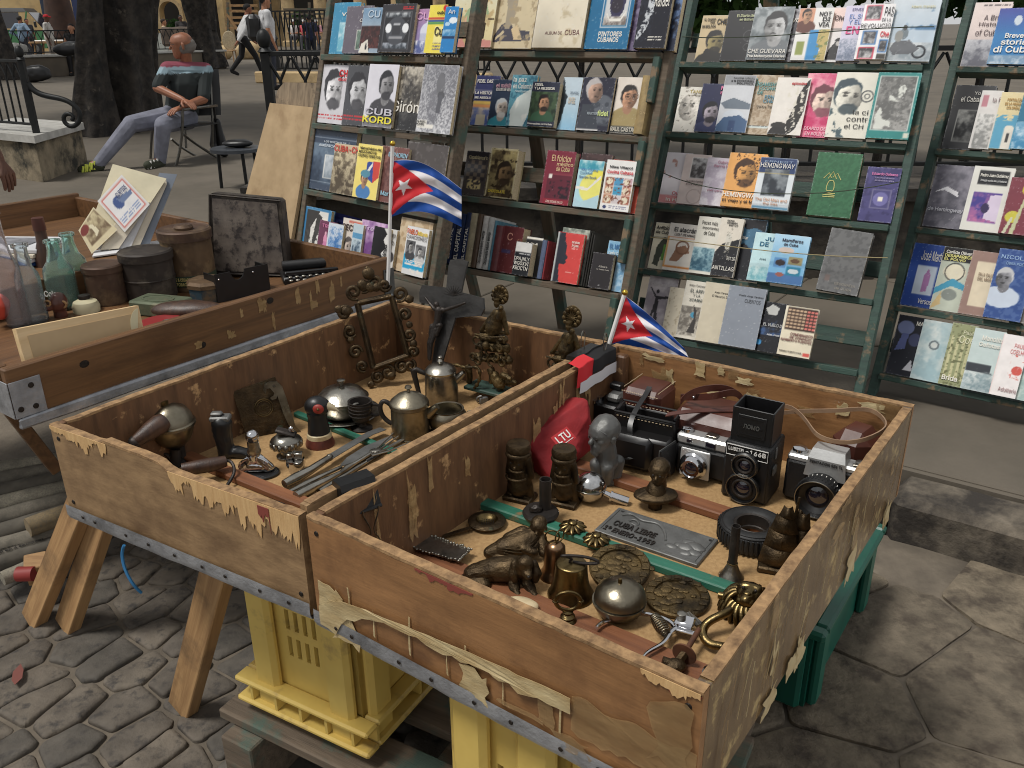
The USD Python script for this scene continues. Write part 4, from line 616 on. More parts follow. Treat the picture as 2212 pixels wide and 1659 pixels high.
f(580, 1310, 1530, 165, 2, 'pale blue and yellow recipe book', [(176, 214, 222), ('O', .62, .42, .46, .5, (232, 226, 120)), ('O', .86, .72, .26, .24, (236, 224, 90)), ('P', [(0, .44), (.5, .42), (.95, .7), (.95, .62), (.5, .36), (0, .38)], W_), ('ph', 0, .8, 1, 1, (60, 150, 170), (206, 230, 230), 5), ('P', [(.0, .2), (.3, .1), (1, .3), (1, 0), (0, 0)], (176, 206, 216))], [('My Cuba', .14, .76, .8, .83, (90, 140, 190), False), ('Cocktail', .1, .7, .6, .76, (110, 150, 180), False), ('Recipe Book', .1, .6, .8, .67, (90, 110, 150), False)], t=.02, gloss=True)
f(600, 1600, 1870, 165, 0, 'red-edged book behind the white cookbook', [(196, 84, 66)], hard=True)
f(612, 1545, 1805, 165, 2, 'white cookbook with pictures of dishes', [(232, 230, 226)] + [('R', .06 + .31 * (i % 3), .14 + .175 * (i // 3), .35 + .31 * (i % 3), .305 + .175 * (i // 3), [(176, 120, 90), (206, 196, 196), (170, 104, 84), (200, 150, 120), (70, 150, 186), (206, 150, 130), (150, 90, 70), (80, 150, 190), (196, 160, 170)][i]) for i in range(9)] + [('O', .2 + .6 * (i % 2), .22 + .18 * (i // 2), .11, .1, (226, 214, 190)) for i in range(6)] + [('N', (120, 70, 50), 16, .54, .6, (.06, .14, .97, .66)), ('O', .16, .06, .06, .06, (60, 70, 110)), ('tx', .3, .04, .9, .1, (120, 120, 150), 2)], [('Nitza Villapol', .14, .83, .92, .89, K_), ('Cocina Cubana', .08, .73, .96, .8, (206, 64, 74))])
for i, (xl, xr, yt) in enumerate([(95, 122, 690), (126, 152, 690), (156, 182, 690)]): spinebook(1, 3, 5, 1045, xl, xr, yt, ['thin tan spine at the left post', 'middle of three thin tan spines', 'thin tan spine touching the first navy volume'][i] + ', bottom shelf of second rack', (128, 108, 78))
for i, (xl, xr, yt) in enumerate([(184, 240, 640), (246, 312, 630), (322, 366, 622)]): spinebook(1, 3, 5, 1060, xl, xr, yt, ['leftmost of three navy volumes with white lettering', 'middle one of three navy volumes with white lettering', 'rightmost of three navy volumes with white lettering'][i] + ', second rack', (28, 44, 84), 'EL CAPITAL', W_)
spinebook(1, 3, 5, 1075, 356, 414, 625, 'thick ragged cream spine, bottom shelf of second rack', (186, 174, 144)); spinebook(1, 3, 5, 1080, 418, 458, 632, 'brown spine right of the ragged cream one, second rack', (92, 72, 54))
spinebook(1, 3, 5, 1095, 466, 512, 650, 'white dictionary spine with pink dot, second rack', (216, 212, 206), 'Diccionario básico escolar', (40, 40, 44)); spinebook(1, 3, 5, 1105, 516, 566, 665, 'white dictionary spine beside the maroon volumes, second rack', (206, 206, 202), 'Diccionario básico escolar', (40, 40, 44))
spinebook(1, 3, 5, 1110, 569, 586, 690, 'thin teal spine next to the white dictionaries, second rack', (80, 130, 150)); spinebook(1, 3, 5, 1115, 588, 645, 735, 'worn maroon leather spine, bottom shelf of second rack', (112, 54, 56))
f = R(1, 3, 5, ', bottom shelf of second rack')
f(1135, 652, 830, 745, 0, 'thick maroon hardback with gold flourish', [(96, 40, 42), ('R', .0, .42, .5, .5, (70, 60, 96)), ('ring', .86, .7, .1, .012, (176, 130, 100)), ('ring', .86, .48, .1, .012, (176, 130, 100))], [('C', .24, .7, .5, .86, (206, 150, 130), False)], t=.05, hard=True, roll=0)
f(1165, 860, 1010, 840, 0, 'black guidebook behind the alphabet book', [(34, 34, 36), ('R', 0, .94, 1, 1, W_)], [('Guida di', .1, .78, .72, .86, W_)], t=.03)
f(1170, 775, 920, 885, 3, 'small thick book with rows of capital letters', [(30, 32, 36), ('R', 0, .7, 1, 1, (216, 214, 210)), ('tx', .3, .6, .95, .66, (200, 200, 200), 2)], [('DPAJHLY', .06, .45, .98, .56, W_, False), ('WGOXVI', .06, .31, .98, .42, W_, False), ('KROCTN', .06, .16, .94, .28, W_, False)], t=.04)
spinebook(1, 3, 5, 1190, 1000, 1040, 865, 'grey and blue spine right of the guidebook, second rack', (96, 110, 140)); spinebook(1, 3, 5, 1195, 1044, 1062, 872, 'thin red and blue spine, bottom shelf of second rack', (150, 50, 56))
f(1250, 1150, 1390, 762, 0, 'marbled grey-green book behind the red profile', [(130, 140, 128), ('ph', 0, 0, 1, 1, (80, 92, 84), (186, 190, 176), 8)], t=.03, hard=True)
f(1255, 1115, 1350, 800, 2, 'red book with black facial profile', [(206, 70, 66), ('P', [(0, 1), (.3, 1), (.32, .86), (.42, .72), (.4, .6), (.52, .5), (.44, .46), (.48, .4), (.38, .36), (.2, .36), (.24, .2), (.3, 0), (0, 0)], (44, 46, 56)), ('R', 0, 0, .06, 1, (196, 200, 196)), ('tx', .6, .68, .84, .74, (236, 190, 184), 2), ('tx', .5, .2, .9, .26, (226, 160, 150), 2)], [('THE ARABS', .58, .8, .88, .845, W_), ('IN CUBA', .6, .74, .85, .78, W_)])
for i, (xl, xr, yt) in enumerate([(1384, 1402, 785), (1406, 1422, 800), (1426, 1444, 815)]): spinebook(1, 3, 5, 1275, xl, xr, yt, ['dark spine touching the red profile book', 'middle of three slim dark spines', 'dark spine touching the black book'][i] + ', bottom shelf of second rack', (52, 50, 46))
f(1315, 1560, 1740, 875, 0, 'pale blue book behind the black one', [(130, 176, 206), ('ph', 0, 0, 1, .7, (110, 156, 190), (196, 216, 228), 6)], [('EL MONTE', .1, .84, .98, .94, (60, 110, 160)), ('Lydia Cabrera', .1, .72, .98, .79, W_, False)])
f(1308, 1442, 1630, 980, 2, 'slim black hardback with tiny white title', [(42, 38, 40), ('O', .5, .1, .03, .03, (150, 150, 150))], [('A Sinner in', .36, .6, .76, .65, (206, 200, 190), False), ('La Trapany Cuba', .28, .52, .86, .56, (206, 200, 190), False)], t=.02, hard=True)
# ---- third rack
f = R(2, 0, 6, ', top shelf of third rack')
f(362, 295, 470, 90, 0, 'tan book with black stencilled head', [(196, 176, 138), ('face', .56, .42, .34, (150, 136, 90), (34, 32, 30), (40, 38, 36), (40, 36, 32)), ('P', [(.14, 0), (.9, 0), (.8, .2), (.3, .3)], (38, 36, 34))], [('EL DIARIO', .08, .88, .46, .93, K_), ('DEL', .3, .82, .46, .87, K_), ('CHE', .52, .8, .84, .92, K_), ('EN BOLIVIA', .05, .73, .5, .79, K_)])
f(360, 440, 635, 62, 1, 'black book with small pale title', [(30, 30, 34), ('O', .84, .68, .03, .03, W_), ('ring', .74, .5, .16, .008, (90, 90, 92)), ('ring', .74, .28, .1, .008, (90, 90, 92))], [('El Diario del', .28, .86, .82, .92, (220, 224, 180), False), ('Che', .84, .83, 1, .91, (220, 224, 180)), ('en Bolivia', .38, .79, .8, .84, (220, 224, 180), False)])
f(362, 590, 820, 42, 2, 'grey photo cover of a young man', [(122, 128, 132), ('ph', 0, 0, 1, 1, (90, 98, 102), (170, 176, 178), 5), ('face', .62, .62, .34, (196, 196, 196), (54, 54, 56), (110, 114, 118), None, -.3)], [('CHE GUEVARA', .03, .12, .98, .2, W_, False), ('The Motorcycle Diaries', .03, .03, .98, .09, W_)])
f(360, 745, 895, 55, 1, 'dark photo cover with white capitals', [(110, 108, 112), ('ph', 0, 0, 1, 1, (50, 48, 54), (190, 188, 192), 8)], [('EVOC', .35, .74, .98, .82, W_), ('Aleida', .4, .18, .9, .24, (206, 206, 206), False)])
f(360, 850, 1050, 48, 2, 'white book with suited portrait and map', [(228, 226, 222), ('R', 0, .56, .46, 1, (206, 150, 120)), ('face', .24, .86, .17, SK, (44, 36, 34), (96, 56, 46), None), ('R', .42, 0, .78, .58, (60, 140, 196)), ('P', [(.66, .58), (1, .6), (1, 0), (.72, 0), (.8, .2), (.66, .36)], (190, 170, 110)), ('N', (120, 130, 80), 12, .55, .62, (.68, 0, 1, .58)), ('R', .1, .1, .32, .36, (140, 150, 80))], [('NOT', .6, .84, .94, .92, K_), ('DI', .72, .74, .94, .82, K_), ('VIA', .62, .64, .94, .72, K_)])
f(358, 1030, 1140, 45, 1, 'pink-topped book with cap-wearing figure', [(226, 222, 220), ('R', 0, .62, 1, 1, (232, 206, 198)), ('R', 0, .58, 1, .62, (150, 140, 136)), ('O', .74, .4, .2, .12, (40, 38, 40)), ('P', [(.1, .04), (.9, .04), (.9, .3), (.6, .38), (.3, .24)], (44, 44, 46)), ('O', .72, .34, .12, .12, (190, 186, 182))], [('Che', .3, .76, .86, .85, (60, 36, 36))])
f(358, 1115, 1250, 35, 2, 'lilac book with blue and pink capitals', [(206, 200, 220), ('ph', 0, 0, 1, .4, (120, 130, 150), (206, 206, 220), 14)], [('ERNESTO', .3, .9, .98, .95, (110, 110, 150), False), ('EL SO', .24, .76, .9, .84, (110, 140, 196), False), ('Y EL', .24, .66, .76, .74, (110, 140, 196), False), ('EN', .2, .48, .75, .62, (216, 80, 136))])
f(356, 1220, 1400, 25, 3, 'white comic-panel book with red and blue frames', [(236, 234, 234)] + [x for (a, c, d, e, q) in ((.08, .7, .62, .98, (206, 90, 110)), (.12, .26, .6, .52, (70, 120, 176)), (.08, .0, .6, .22, (206, 60, 84)), (.7, .12, 1, .36, (70, 130, 190))) for x in (('R', a, c, d, e, q), ('ph', a + .04, c + .02, d - .04, e - .02, (70, 70, 74), (226, 224, 222), 9))] + [('R', .7, 0, 1, .1, (60, 56, 50))], [('PAS', .7, .78, .98, .94, K_, False), ('DE LA', .66, .68, .94, .74, (90, 90, 94), False), ('REVOLUCIO', .02, .57, .98, .64, (70, 66, 70), False), ('Che', .7, .4, .98, .5, (206, 60, 74))])
f(355, 1385, 1660, -5, 2, 'pale blue book with riders on a motorcycle', [(186, 200, 212), ('G', .5, 1, (206, 214, 220)), ('N', (90, 126, 160), 4, .5, .6, (0, .5, 1, .85)), ('ph', 0, 0, 1, .3, (150, 160, 166), (206, 210, 212), 7), ('ring', .74, .15, .13, .022, (50, 52, 56)), ('P', [(.2, .32), (.5, .34), (.74, .2), (.6, .12), (.2, .1), (.1, .2)], (110, 112, 116)), ('O', .36, .44, .09, .13, (120, 130, 136)), ('O', .36, .54, .05, .06, (80, 80, 80)), ('O', .26, .4, .09, .13, (150, 150, 146))], [('Alberto Granado', .4, .85, .9, .89, (210, 200, 150), False)], gloss=True)
f = R(2, 1, 6, ', second shelf of third rack')
f(780, 165, 315, 505, 0, 'white book with faint pale face', [(226, 222, 212), ('face', .5, .56, .5, (232, 226, 216), None, None, None, -.3), ('N', (150, 144, 134), 12, .64, .7)], [('TANIA', .4, .86, .98, .93, (190, 170, 110)), ('la guerrillera', .36, .8, .98, .83, (140, 130, 110), False)])
f(782, 290, 440, 485, 1, 'navy book with bearded man and pink letters', [(40, 44, 76), ('face', .5, .4, .36, (170, 160, 170), (30, 30, 38), (60, 66, 100), (44, 42, 48))], [('M', .74, .87, .98, .95, (220, 120, 160)), ('SU', .74, .78, .98, .84, (220, 120, 160))])
f(785, 410, 590, 435, 2, 'grey and white book with soldier in blue tone', [(206, 208, 212), ('R', 0, .82, 1, 1, (150, 152, 156)), ('P', [(0, .5), (.4, .6), (1, .5), (1, .4), (.2, .4)], (110, 120, 132)), ('O', .5, .28, .34, .2, (206, 212, 220)), ('P', [(0, 0), (1, 0), (1, .2), (.7, .3), (.2, .25), (0, .1)], (70, 96, 130)), ('R', .4, .02, .6, .2, (50, 72, 110))], [('Apuntes críticos', .28, .93, .95, .96, (50, 50, 54), False), ('a la ECONOMIA', .22, .88, .95, .915, (50, 50, 54)), ('POLITICA', .42, .835, .95, .87, (50, 50, 54))])
f(788, 565, 745, 435, 1, 'mottled beige book with teal lettering', [(190, 174, 152), ('N', (160, 140, 116), 12, .45, .6), ('O', .5, .13, .4, .05, (206, 214, 210)), ('tx', .2, .11, .8, .16, (90, 96, 100), 2)], [('EL', .08, .88, .26, .94, (90, 150, 150)), ('PENSAMIENTO', .08, .81, .98, .87, (90, 150, 150)), ('ECONO', .3, .74, .9, .8, (90, 150, 150)), ('DE', .28, .67, .46, .73, (90, 150, 150)), ('ERN', .54, .6, .84, .66, (90, 140, 160)), ('CHE', .52, .53, .84, .59, (90, 140, 160)), ('Carlos Tabl', .34, .45, .9, .49, (50, 46, 44), False)])
f(790, 715, 910, 450, 2, 'white book with black soldiers and red title', [(228, 222, 214), ('P', [(.5, .2), (.66, .5), (.72, .7), (.86, .9), (.98, .98), (.95, .4), (.8, .1), (.6, 0)], (46, 44, 42)), ('O', .3, .16, .24, .1, (50, 48, 46)), ('P', [(0, 0), (.6, 0), (.5, .14), (.1, .12)], (44, 42, 42)), ('N', (220, 214, 200), 12, .56, .62, (.4, .0, 1, .9))], [('episodes', .46, .86, .9, .92, (190, 44, 48))])
f(795, 885, 1070, 425, 1, 'pink and crimson book with washed-out face', [(214, 90, 130), ('ph', 0, 0, 1, 1, (196, 56, 104), (236, 170, 180), 4), ('face', .64, .56, .46, (232, 206, 190), (110, 60, 70), None, (130, 70, 84))], [('DIARIO DEL', .22, .11, .98, .16, (240, 206, 214), False), ('EN BOLIVIA', .28, .03, .98, .08, (240, 206, 214), False)])
f(800, 1050, 1290, 420, 2, 'white book with teal-black face and typewriter title', [(224, 220, 206), ('face', .38, .62, .42, (226, 222, 208), (60, 76, 84), None, (56, 70, 76)), ('ring', .84, .64, .14, .016, (70, 74, 76)), ('ring', .84, .64, .06, .012, (70, 74, 76)), ('N', (70, 90, 96), 6, .58, .64, (0, 0, .5, .5))], [('la ci', .58, .36, .95, .43, (40, 40, 40), False), ('contr', .46, .25, .97, .32, (40, 40, 40), False), ('el CH', .44, .14, .9, .21, (40, 40, 40), False)])
f(802, 1290, 1540, 420, 3, 'teal-bordered book with faded grey picture', [(40, 128, 124), ('R', .06, .12, .94, .95, (196, 206, 200)), ('ph', .08, .13, .92, .94, (96, 96, 94), (170, 168, 164), 10), ('R', .86, .02, .98, .1, (206, 206, 190)), ('N', (206, 208, 200), 5, .56, .62, (.1, .14, .9, .9))], hard=True)
f = R(2, 2, 7, ', third shelf of third rack')
f(445, 85, 235, 155, 0, 'white book with pink lower band', [(228, 222, 226), ('R', 0, 0, 1, .16, (220, 150, 150)), ('N', (190, 150, 140), 7, .62, .68, (0, .5, .5, 1))], [('Our', .5, .17, .84, .24, (206, 120, 130)), ('in Hav', .3, .04, .98, .11, W_)])
f(455, 190, 345, 165, 1, 'pale pink book with street photo', [(222, 206, 200), ('R', .3, .52, .88, .94, (236, 230, 226)), ('ph', .32, .53, .86, .93, (80, 76, 76), (206, 206, 206), 8), ('ring', .6, .16, .26, .016, (190, 170, 164))], [('Nuestro hombre', .24, .44, .9, .48, (110, 90, 90), False), ('en La Habana', .24, .38, .86, .42, (110, 90, 90), False)])
f(475, 320, 470, 185, 2, 'lilac book with pale flowers', [(206, 196, 206), ('ph', 0, 0, 1, .9, (176, 166, 180), (228, 224, 228), 5)], [('Gabriel', .44, .88, .9, .94, (170, 110, 130), False), ('García Má', .3, .8, .96, .86, (170, 110, 130), False), ('Vivir para co', .2, .28, .98, .34, (150, 80, 100), False)])
f(490, 440, 660, 158, 3, 'orange book with inked bearded head', [(226, 166, 96), ('face', .5, .62, .34, (226, 166, 96), (70, 46, 30), None, (90, 60, 38), .3), ('N', (60, 40, 26), 20, .58, .62, (.2, .4, .9, 1))], [('HEMINGWAY', .02, .18, 1.0, .27, W_), ('El Viejo y el Mar', .04, .07, .98, .14, (50, 36, 26))])
f(508, 620, 835, 185, 4, 'white and navy book with stormy sea picture', [(214, 220, 224), ('R', 0, .7, 1, 1, (48, 66, 106)), ('R', .18, .26, .84, .78, (60, 66, 72)), ('ph', .18, .26, .84, .78, (44, 50, 58), (150, 156, 160), 4), ('R', 0, 0, 1, .05, (90, 140, 170)), ('R', 0, .69, 1, .7, (190, 170, 110))], [('ERNEST', .14, .9, .9, .94, (150, 170, 196), False), ('HEMINGWAY', .04, .8, .96, .89, W_, False), ('The Old Man and', .06, .15, .94, .21, (206, 150, 110), False), ('the Sea', .3, .08, .7, .13, (206, 150, 110), False)])
B = f(540, 940, 1200, 155, 2, 'thick green hardback with gold mountain and drop emblem', [(44, 94, 62), ('N', (52, 104, 70), 20, .5, .56)], t=.035, hard=True)
def emblem(B, w, h, cx, cz):
    c = FLAT((226, 214, 140), .4, .3); L = lambda P: tube([(cx + x * w, -.0018, cz + z * w) for x, z in P], .0012, 6)
    obj('emblem', [L([(-.22, .3), (-.1, .46), (-.02, .32)]), L([(-.1, .3), (0, .5), (.12, .3)]), L([(.02, .34), (.12, .46), (.24, .28)])], c, B)
    obj('emblem', [L(spline([(0, .24), (-.1, .08), (-.06, -.04), (.0, -.02), (.06, -.04), (.1, .08), (0, .24)], 20))] + [L([(-.16, z), (.16, z)]) for z in (-.1, -.15, -.2)], c, B)
emblem(B, .115, .17, .057, .085)
f(560, 1240, 1440, 240, 1, 'violet-blue book with glowing square', [(70, 66, 116), ('N', (56, 52, 98), 7, .5, .6), ('R', .26, .24, .84, .6, (110, 106, 140)), ('R', .3, .26, .8, .58, (70, 66, 116)), ('O', .55, .42, .22, .22, (110, 106, 160)), ('R', .48, .38, .62, .46, (232, 226, 206))], [('Eduardo Galeano', .16, .85, .92, .9, (206, 120, 170)), ('Las venas abiertas', .28, .79, .84, .82, (170, 160, 190), False), ('de América Latina', .28, .74, .84, .77, (170, 160, 190), False)])
f = R(2, 3, 8, ', fourth shelf of third rack')
f(95, 190, 290, -155, 0, 'cream book with green lizard', [(222, 214, 190), ('P', [(.2, .1), (.3, .5), (.6, .7), (.9, .66), (.8, .5), (.6, .3), (.5, .06)], (60, 66, 52)), ('P', [(.6, .2), (.78, .2), (.8, .54), (.66, .54)], (96, 150, 60)), ('R', 0, .68, 1, .69, (90, 90, 80))], [('Anfibios', .1, .85, .9, .93, K_), ('de Cuba', .1, .76, .9, .83, K_)])
f(105, 265, 415, -150, 1, 'white book with orange border and scorpion', [(228, 222, 212), ('R', 0, .06, 1, .1, (206, 130, 60)), ('R', 0, .06, .06, .72, (206, 150, 80)), ('P', [(.2, .2), (.4, .5), (.7, .56), (.9, .4), (.7, .36), (.5, .2)], (150, 110, 84)), ('ring', .6, .5, .22, .03, (130, 90, 66)), ('R', 0, .7, 1, .71, (206, 110, 60))], [('El alacrán', .2, .82, 1, .92, K_), ('LUIS F. DE ARMAS', .24, .74, .98, .79, (70, 60, 60))])
f(115, 410, 530, -188, 2, 'pale book with fish and blue rocks', [(220, 216, 204), ('ph', 0, .05, 1, .46, (50, 90, 110), (170, 200, 206), 6)], [('Peces más', .2, .86, .9, .93, (70, 66, 60), False), ('importantes', .26, .77, .98, .83, (70, 66, 60), False), ('de Cuba', .36, .68, .86, .75, (70, 66, 60), False)])
f(135, 525, 650, -182, 3, 'white and black book with stone idol', [(216, 208, 194), ('P', [(0, .4), (.3, .56), (1, .66), (1, 0), (0, 0)], (30, 30, 34)), ('O', .5, .6, .13, .36, (206, 202, 190)), ('N', (150, 146, 134), 16, .55, .6, (.38, .3, .62, .9))], [('RENE', .3, .94, .6, .965, K_), ('HERRERA', .3, .9, .76, .93, K_), ('FRITOT', .4, .86, .8, .89, K_), ('EST DE', .6, .28, .95, .34, W_, False), ('ANTILLAS', .04, .1, .98, .17, W_, False)])
f(150, 630, 775, -176, 1, 'black and slate-blue torn book', [(70, 110, 136), ('P', [(0, 1), (1, 1), (1, .8), (.6, .86), (.3, .82), (0, .9)], (28, 28, 32)), ('P', [(0, .0), (.8, 0), (.6, .5), (.3, .6), (0, .55)], (30, 30, 36))], [('Mar', .2, .66, .4, .71, W_, False)])
f(160, 720, 840, -102, 3, 'light turquoise book with blue letters', [(190, 220, 224), ('O', .7, .14, .3, .12, (226, 232, 232)), ('ph', 0, 0, 1, .3, (110, 170, 180), (206, 226, 226), 5)], [('JU', .5, .84, .9, .92, (30, 100, 130)), ('DE', .3, .72, .7, .81, (30, 100, 130)), ('José', .4, .44, .7, .48, (50, 80, 90), False)])
f(190, 820, 1015, -90, 4, 'sky-blue book with several animals', [(120, 176, 214), ('G', .3, 1, (176, 210, 230)), ('R', 0, 0, 1, .2, (70, 110, 160)), ('R', .12, .32, .46, .52, (90, 140, 190)), ('O', .3, .42, .14, .09, (50, 40, 40)), ('R', .52, .4, .9, .56, (150, 140, 100)), ('O', .7, .48, .13, .06, (96, 70, 50)), ('R', .5, .18, .9, .36, (40, 120, 150)), ('O', .7, .27, .15, .07, (196, 206, 210)), ('O', .4, .68, .22, .09, (206, 190, 180)), ('O', .34, .18, .12, .06, (150, 90, 80))], [('Mamíferos', .24, .85, .82, .92, (40, 40, 60)), ('de Cuba', .3, .77, .7, .83, (40, 40, 60))], gloss=True)
f(220, 1090, 1320, -125, 3, 'thick plain grey hardback leaning alone', [(104, 104, 104), ('N', (90, 90, 90), 14, .5, .6), ('R', .14, .16, .26, .26, (110, 96, 92))], [('GEOGRAFIA', .4, .12, .9, .16, (150, 144, 134), False), ('de CUBA', .44, .05, .84, .09, (150, 144, 134), False)], t=.03, hard=True, roll=3)
f = R(2, 4, 8, ', bottom shelf of third rack')
f(460, 140, 300, 125, 0, 'grey-lilac book with dancing stick figure', [(176, 168, 172), ('ph', 0, 0, 1, 1, (150, 142, 150), (206, 200, 202), 4), ('P', [(.34, .62), (.44, .66), (.46, .4), (.56, .1), (.44, .1), (.36, .38), (.24, .1), (.18, .12), (.3, .42)], (50, 48, 52)), ('P', [(.1, .78), (.14, .78), (.36, .64), (.8, .66), (.8, .62), (.36, .58)], (50, 48, 52)), ('O', .38, .72, .06, .06, (50, 48, 52))], [('Ciudadano cane', .12, .82, .9, .87, (210, 206, 206), False)])
f(455, 262, 352, 190, 1, 'narrow blank cream booklet', [(222, 212, 190), ('N', (190, 176, 150), 8, .6, .7)])
f(465, 340, 470, 155, 2, 'pale book with inked warrior holding blue shield', [(214, 208, 194), ('ph', 0, .05, 1, .56, (110, 104, 96), (220, 214, 200), 10), ('O', .56, .42, .12, .12, (70, 140, 170)), ('P', [(.4, .1), (.6, .36), (.5, .6), (.66, .5), (.74, .1)], (60, 56, 54))], [('Alejo Carpentier', .16, .9, .98, .94, (60, 60, 60), False), ('EL ARPA', .26, .8, .9, .86, (50, 66, 66), False), ('Y LA', .4, .73, .7, .78, (50, 66, 66), False), ('SOMBRA', .28, .65, .96, .7, (50, 66, 66), False)])
f(495, 440, 600, 165, 3, 'plain beige paperback with small title', [(200, 190, 168)], [('Alejo Carpentier', .36, .82, .98, .86, (50, 46, 44), False), ('El Recurso Del', .3, .76, .9, .8, (50, 46, 44), False)], hard=True)
f(518, 565, 770, 185, 4, 'plain blue-grey paperback with small title', [(134, 140, 150)], [('Onelio Jorge Cardoso', .3, .83, .95, .87, (40, 42, 48), False), ('CUENTOS', .48, .74, .9, .8, (40, 42, 48), False)], hard=True)
f(540, 750, 910, 270, 3, 'black book with white bird and blue glow', [(28, 28, 32), ('P', [(.2, .86), (.4, .96), (.66, .9), (.6, .76), (.34, .74)], (190, 190, 186)), ('ph', .1, .34, .9, .66, (30, 30, 36), (80, 120, 180), 4), ('O', .14, .18, .12, .1, (60, 140, 196)), ('R', 0, .5, .2, .51, W_)], [('EL VUELO DEL', .22, .52, .98, .58, (220, 220, 220), False), ('ABEL PRIETO', .4, .34, .95, .37, (220, 220, 220))], gloss=True)
f(570, 880, 1060, 295, 5, 'cream book with red and black window grid', [(224, 214, 190), ('R', .08, .52, 1, .98, (60, 44, 36))] + [('R', .1 + .115 * i, .56 + .068 * j, .19 + .115 * i, .6 + .068 * j, (214, 120, 110) if i > 4 else (200, 170, 140)) for i in range(8) for j in range(6)] + [('R', .78, .03, .98, .1, (206, 90, 80))], [('CONDENADOS', .3, .41, .98, .47, (104, 36, 44)), ('DE CONDADO.', .3, .35, .98, .4, (104, 36, 44)), ('NORBERTO FUENTES', .04, .29, .98, .34, (104, 36, 44)), ('PREMIO CUENTO 1968', .06, .07, .74, .1, (50, 44, 44))])
# ---- fourth rack
f = R(3, 0, 6, ', top shelf of right-edge rack')
f(365, 1845, 2060, 15, 0, 'pale pink history book with grey photo', [(222, 206, 200), ('ph', 0, 0, 1, .42, (120, 120, 130), (206, 206, 210), 8), ('tx', .2, .93, .95, .97, (110, 100, 100), 1)], [('A Brief', .34, .72, .9, .8, (80, 60, 64), False), ('History', .24, .61, .88, .69, (80, 60, 64), False), ('of Cuba', .2, .48, .86, .57, (80, 60, 64), False)])
f(368, 1995, 2240, 48, 2, 'blue history book with white emblem', [(40, 120, 180), ('G', .5, 1, (60, 70, 150)), ('ph', 0, 0, 1, .16, (120, 150, 176), (214, 220, 226), 10), ('O', .5, .78, .09, .13, (200, 210, 220))], [('Breve', .28, .46, .72, .55, W_), ('storia', .22, .34, .84, .44, W_), ('di Cuba', .08, .2, .98, .32, W_)])
f = R(3, 1, 7, ', second shelf of right-edge rack')
f(112, 1735, 1970, -235, 0, 'dark book with framed grey figure', [(54, 54, 56), ('R', .2, .12, .8, .62, (150, 150, 146)), ('ph', .22, .13, .78, .61, (24, 24, 26), (150, 150, 146), 5)], [('Yo soy', .5, .84, .9, .9, W_, False), ('el Caballero', .2, .74, .92, .82, W_, False)], t=.02)
f(118, 1890, 2015, -205, 2, 'white narrow book with pink mark', [(220, 216, 212), ('R', .1, .72, .4, .92, (190, 130, 140)), ('ph', .1, 0, .9, .6, (140, 140, 138), (226, 224, 220), 7)], [('la F', .6, .8, .98, .88, (150, 130, 130), False)])
f(126, 2005, 2145, -195, 3, 'cream and blue book with church tower', [(222, 206, 160), ('R', 0, 0, 1, .6, (90, 160, 190)), ('N', (222, 206, 160), 5, .5, .54, (0, .5, 1, .7)), ('R', .46, 0, .86, .36, (222, 216, 204)), ('O', .66, .36, .2, .16, (226, 220, 206)), ('R', .6, .12, .74, .28, (60, 60, 60))], [('FORTALEZAS', .3, .84, .98, .89, (170, 130, 60)), ('DE LA HABANA', .24, .77, .98, .82, (170, 130, 60)), ('COLONIAL', .34, .7, .9, .75, (170, 130, 60))])
f(132, 2130, 2290, -180, 4, 'blue sea-photo book cut by the frame', [(40, 110, 140), ('ph', 0, 0, 1, .5, (60, 130, 170), (220, 230, 236), 5)])
f = R(3, 2, 7, ', third shelf of right-edge rack')
f(582, 1620, 1845, 225, 1, 'glossy grey book with white swoosh', [(120, 116, 128), ('ph', 0, 0, 1, 1, (90, 88, 98), (150, 146, 156), 4), ('P', [(.1, .56), (.4, .66), (.72, .58), (.74, .5), (.6, .54), (.36, .6)], (232, 230, 234))], [('de Hemingway', .04, .24, .96, .32, (206, 206, 214), False)], gloss=True)
f(600, 1835, 2075, 235, 2, 'white book with purple building picture', [(222, 220, 212), ('R', .16, .72, .9, .94, (40, 40, 44)), ('R', .14, .14, .84, .6, (90, 70, 150)), ('ph', .14, .14, .84, .6, (70, 60, 140), (206, 120, 160), 5), ('P', [(.5, .2), (.84, .16), (.84, .58), (.56, .56)], (214, 200, 220)), ('O', .5, .36, .1, .14, (50, 40, 80))], [('Pedro Juan Gutiérrez', .2, .84, .88, .89, W_), ('Trilogía sucia de La Habana', .22, .76, .86, .8, (200, 200, 200))])
f(622, 2060, 2260, 300, 3, 'maroon book with yellow flowers', [(122, 54, 66), ('O', .6, .8, .2, .2, (206, 196, 60)), ('O', .3, .3, .22, .2, (200, 190, 70)), ('P', [(.3, 0), (.44, 0), (.6, .7), (.54, .7)], (190, 190, 150)), ('P', [(.1, 0), (.2, 0), (.34, .3), (.26, .3)], (200, 200, 170))])
f = R(3, 3, 8, ', fourth shelf of right-edge rack')
f(285, 1545, 1730, -45, 0, 'royal blue book with white script and engraving', [(36, 70, 150), ('R', .26, .2, .84, .66, (196, 206, 220)), ('P', [(.5, .24), (.66, .26), (.7, .5), (.6, .62), (.5, .5)], (170, 120, 170))], [('José Martí', .3, .74, .9, .9, W_, False), ('Versos', .5, .06, .9, .14, W_, False)])
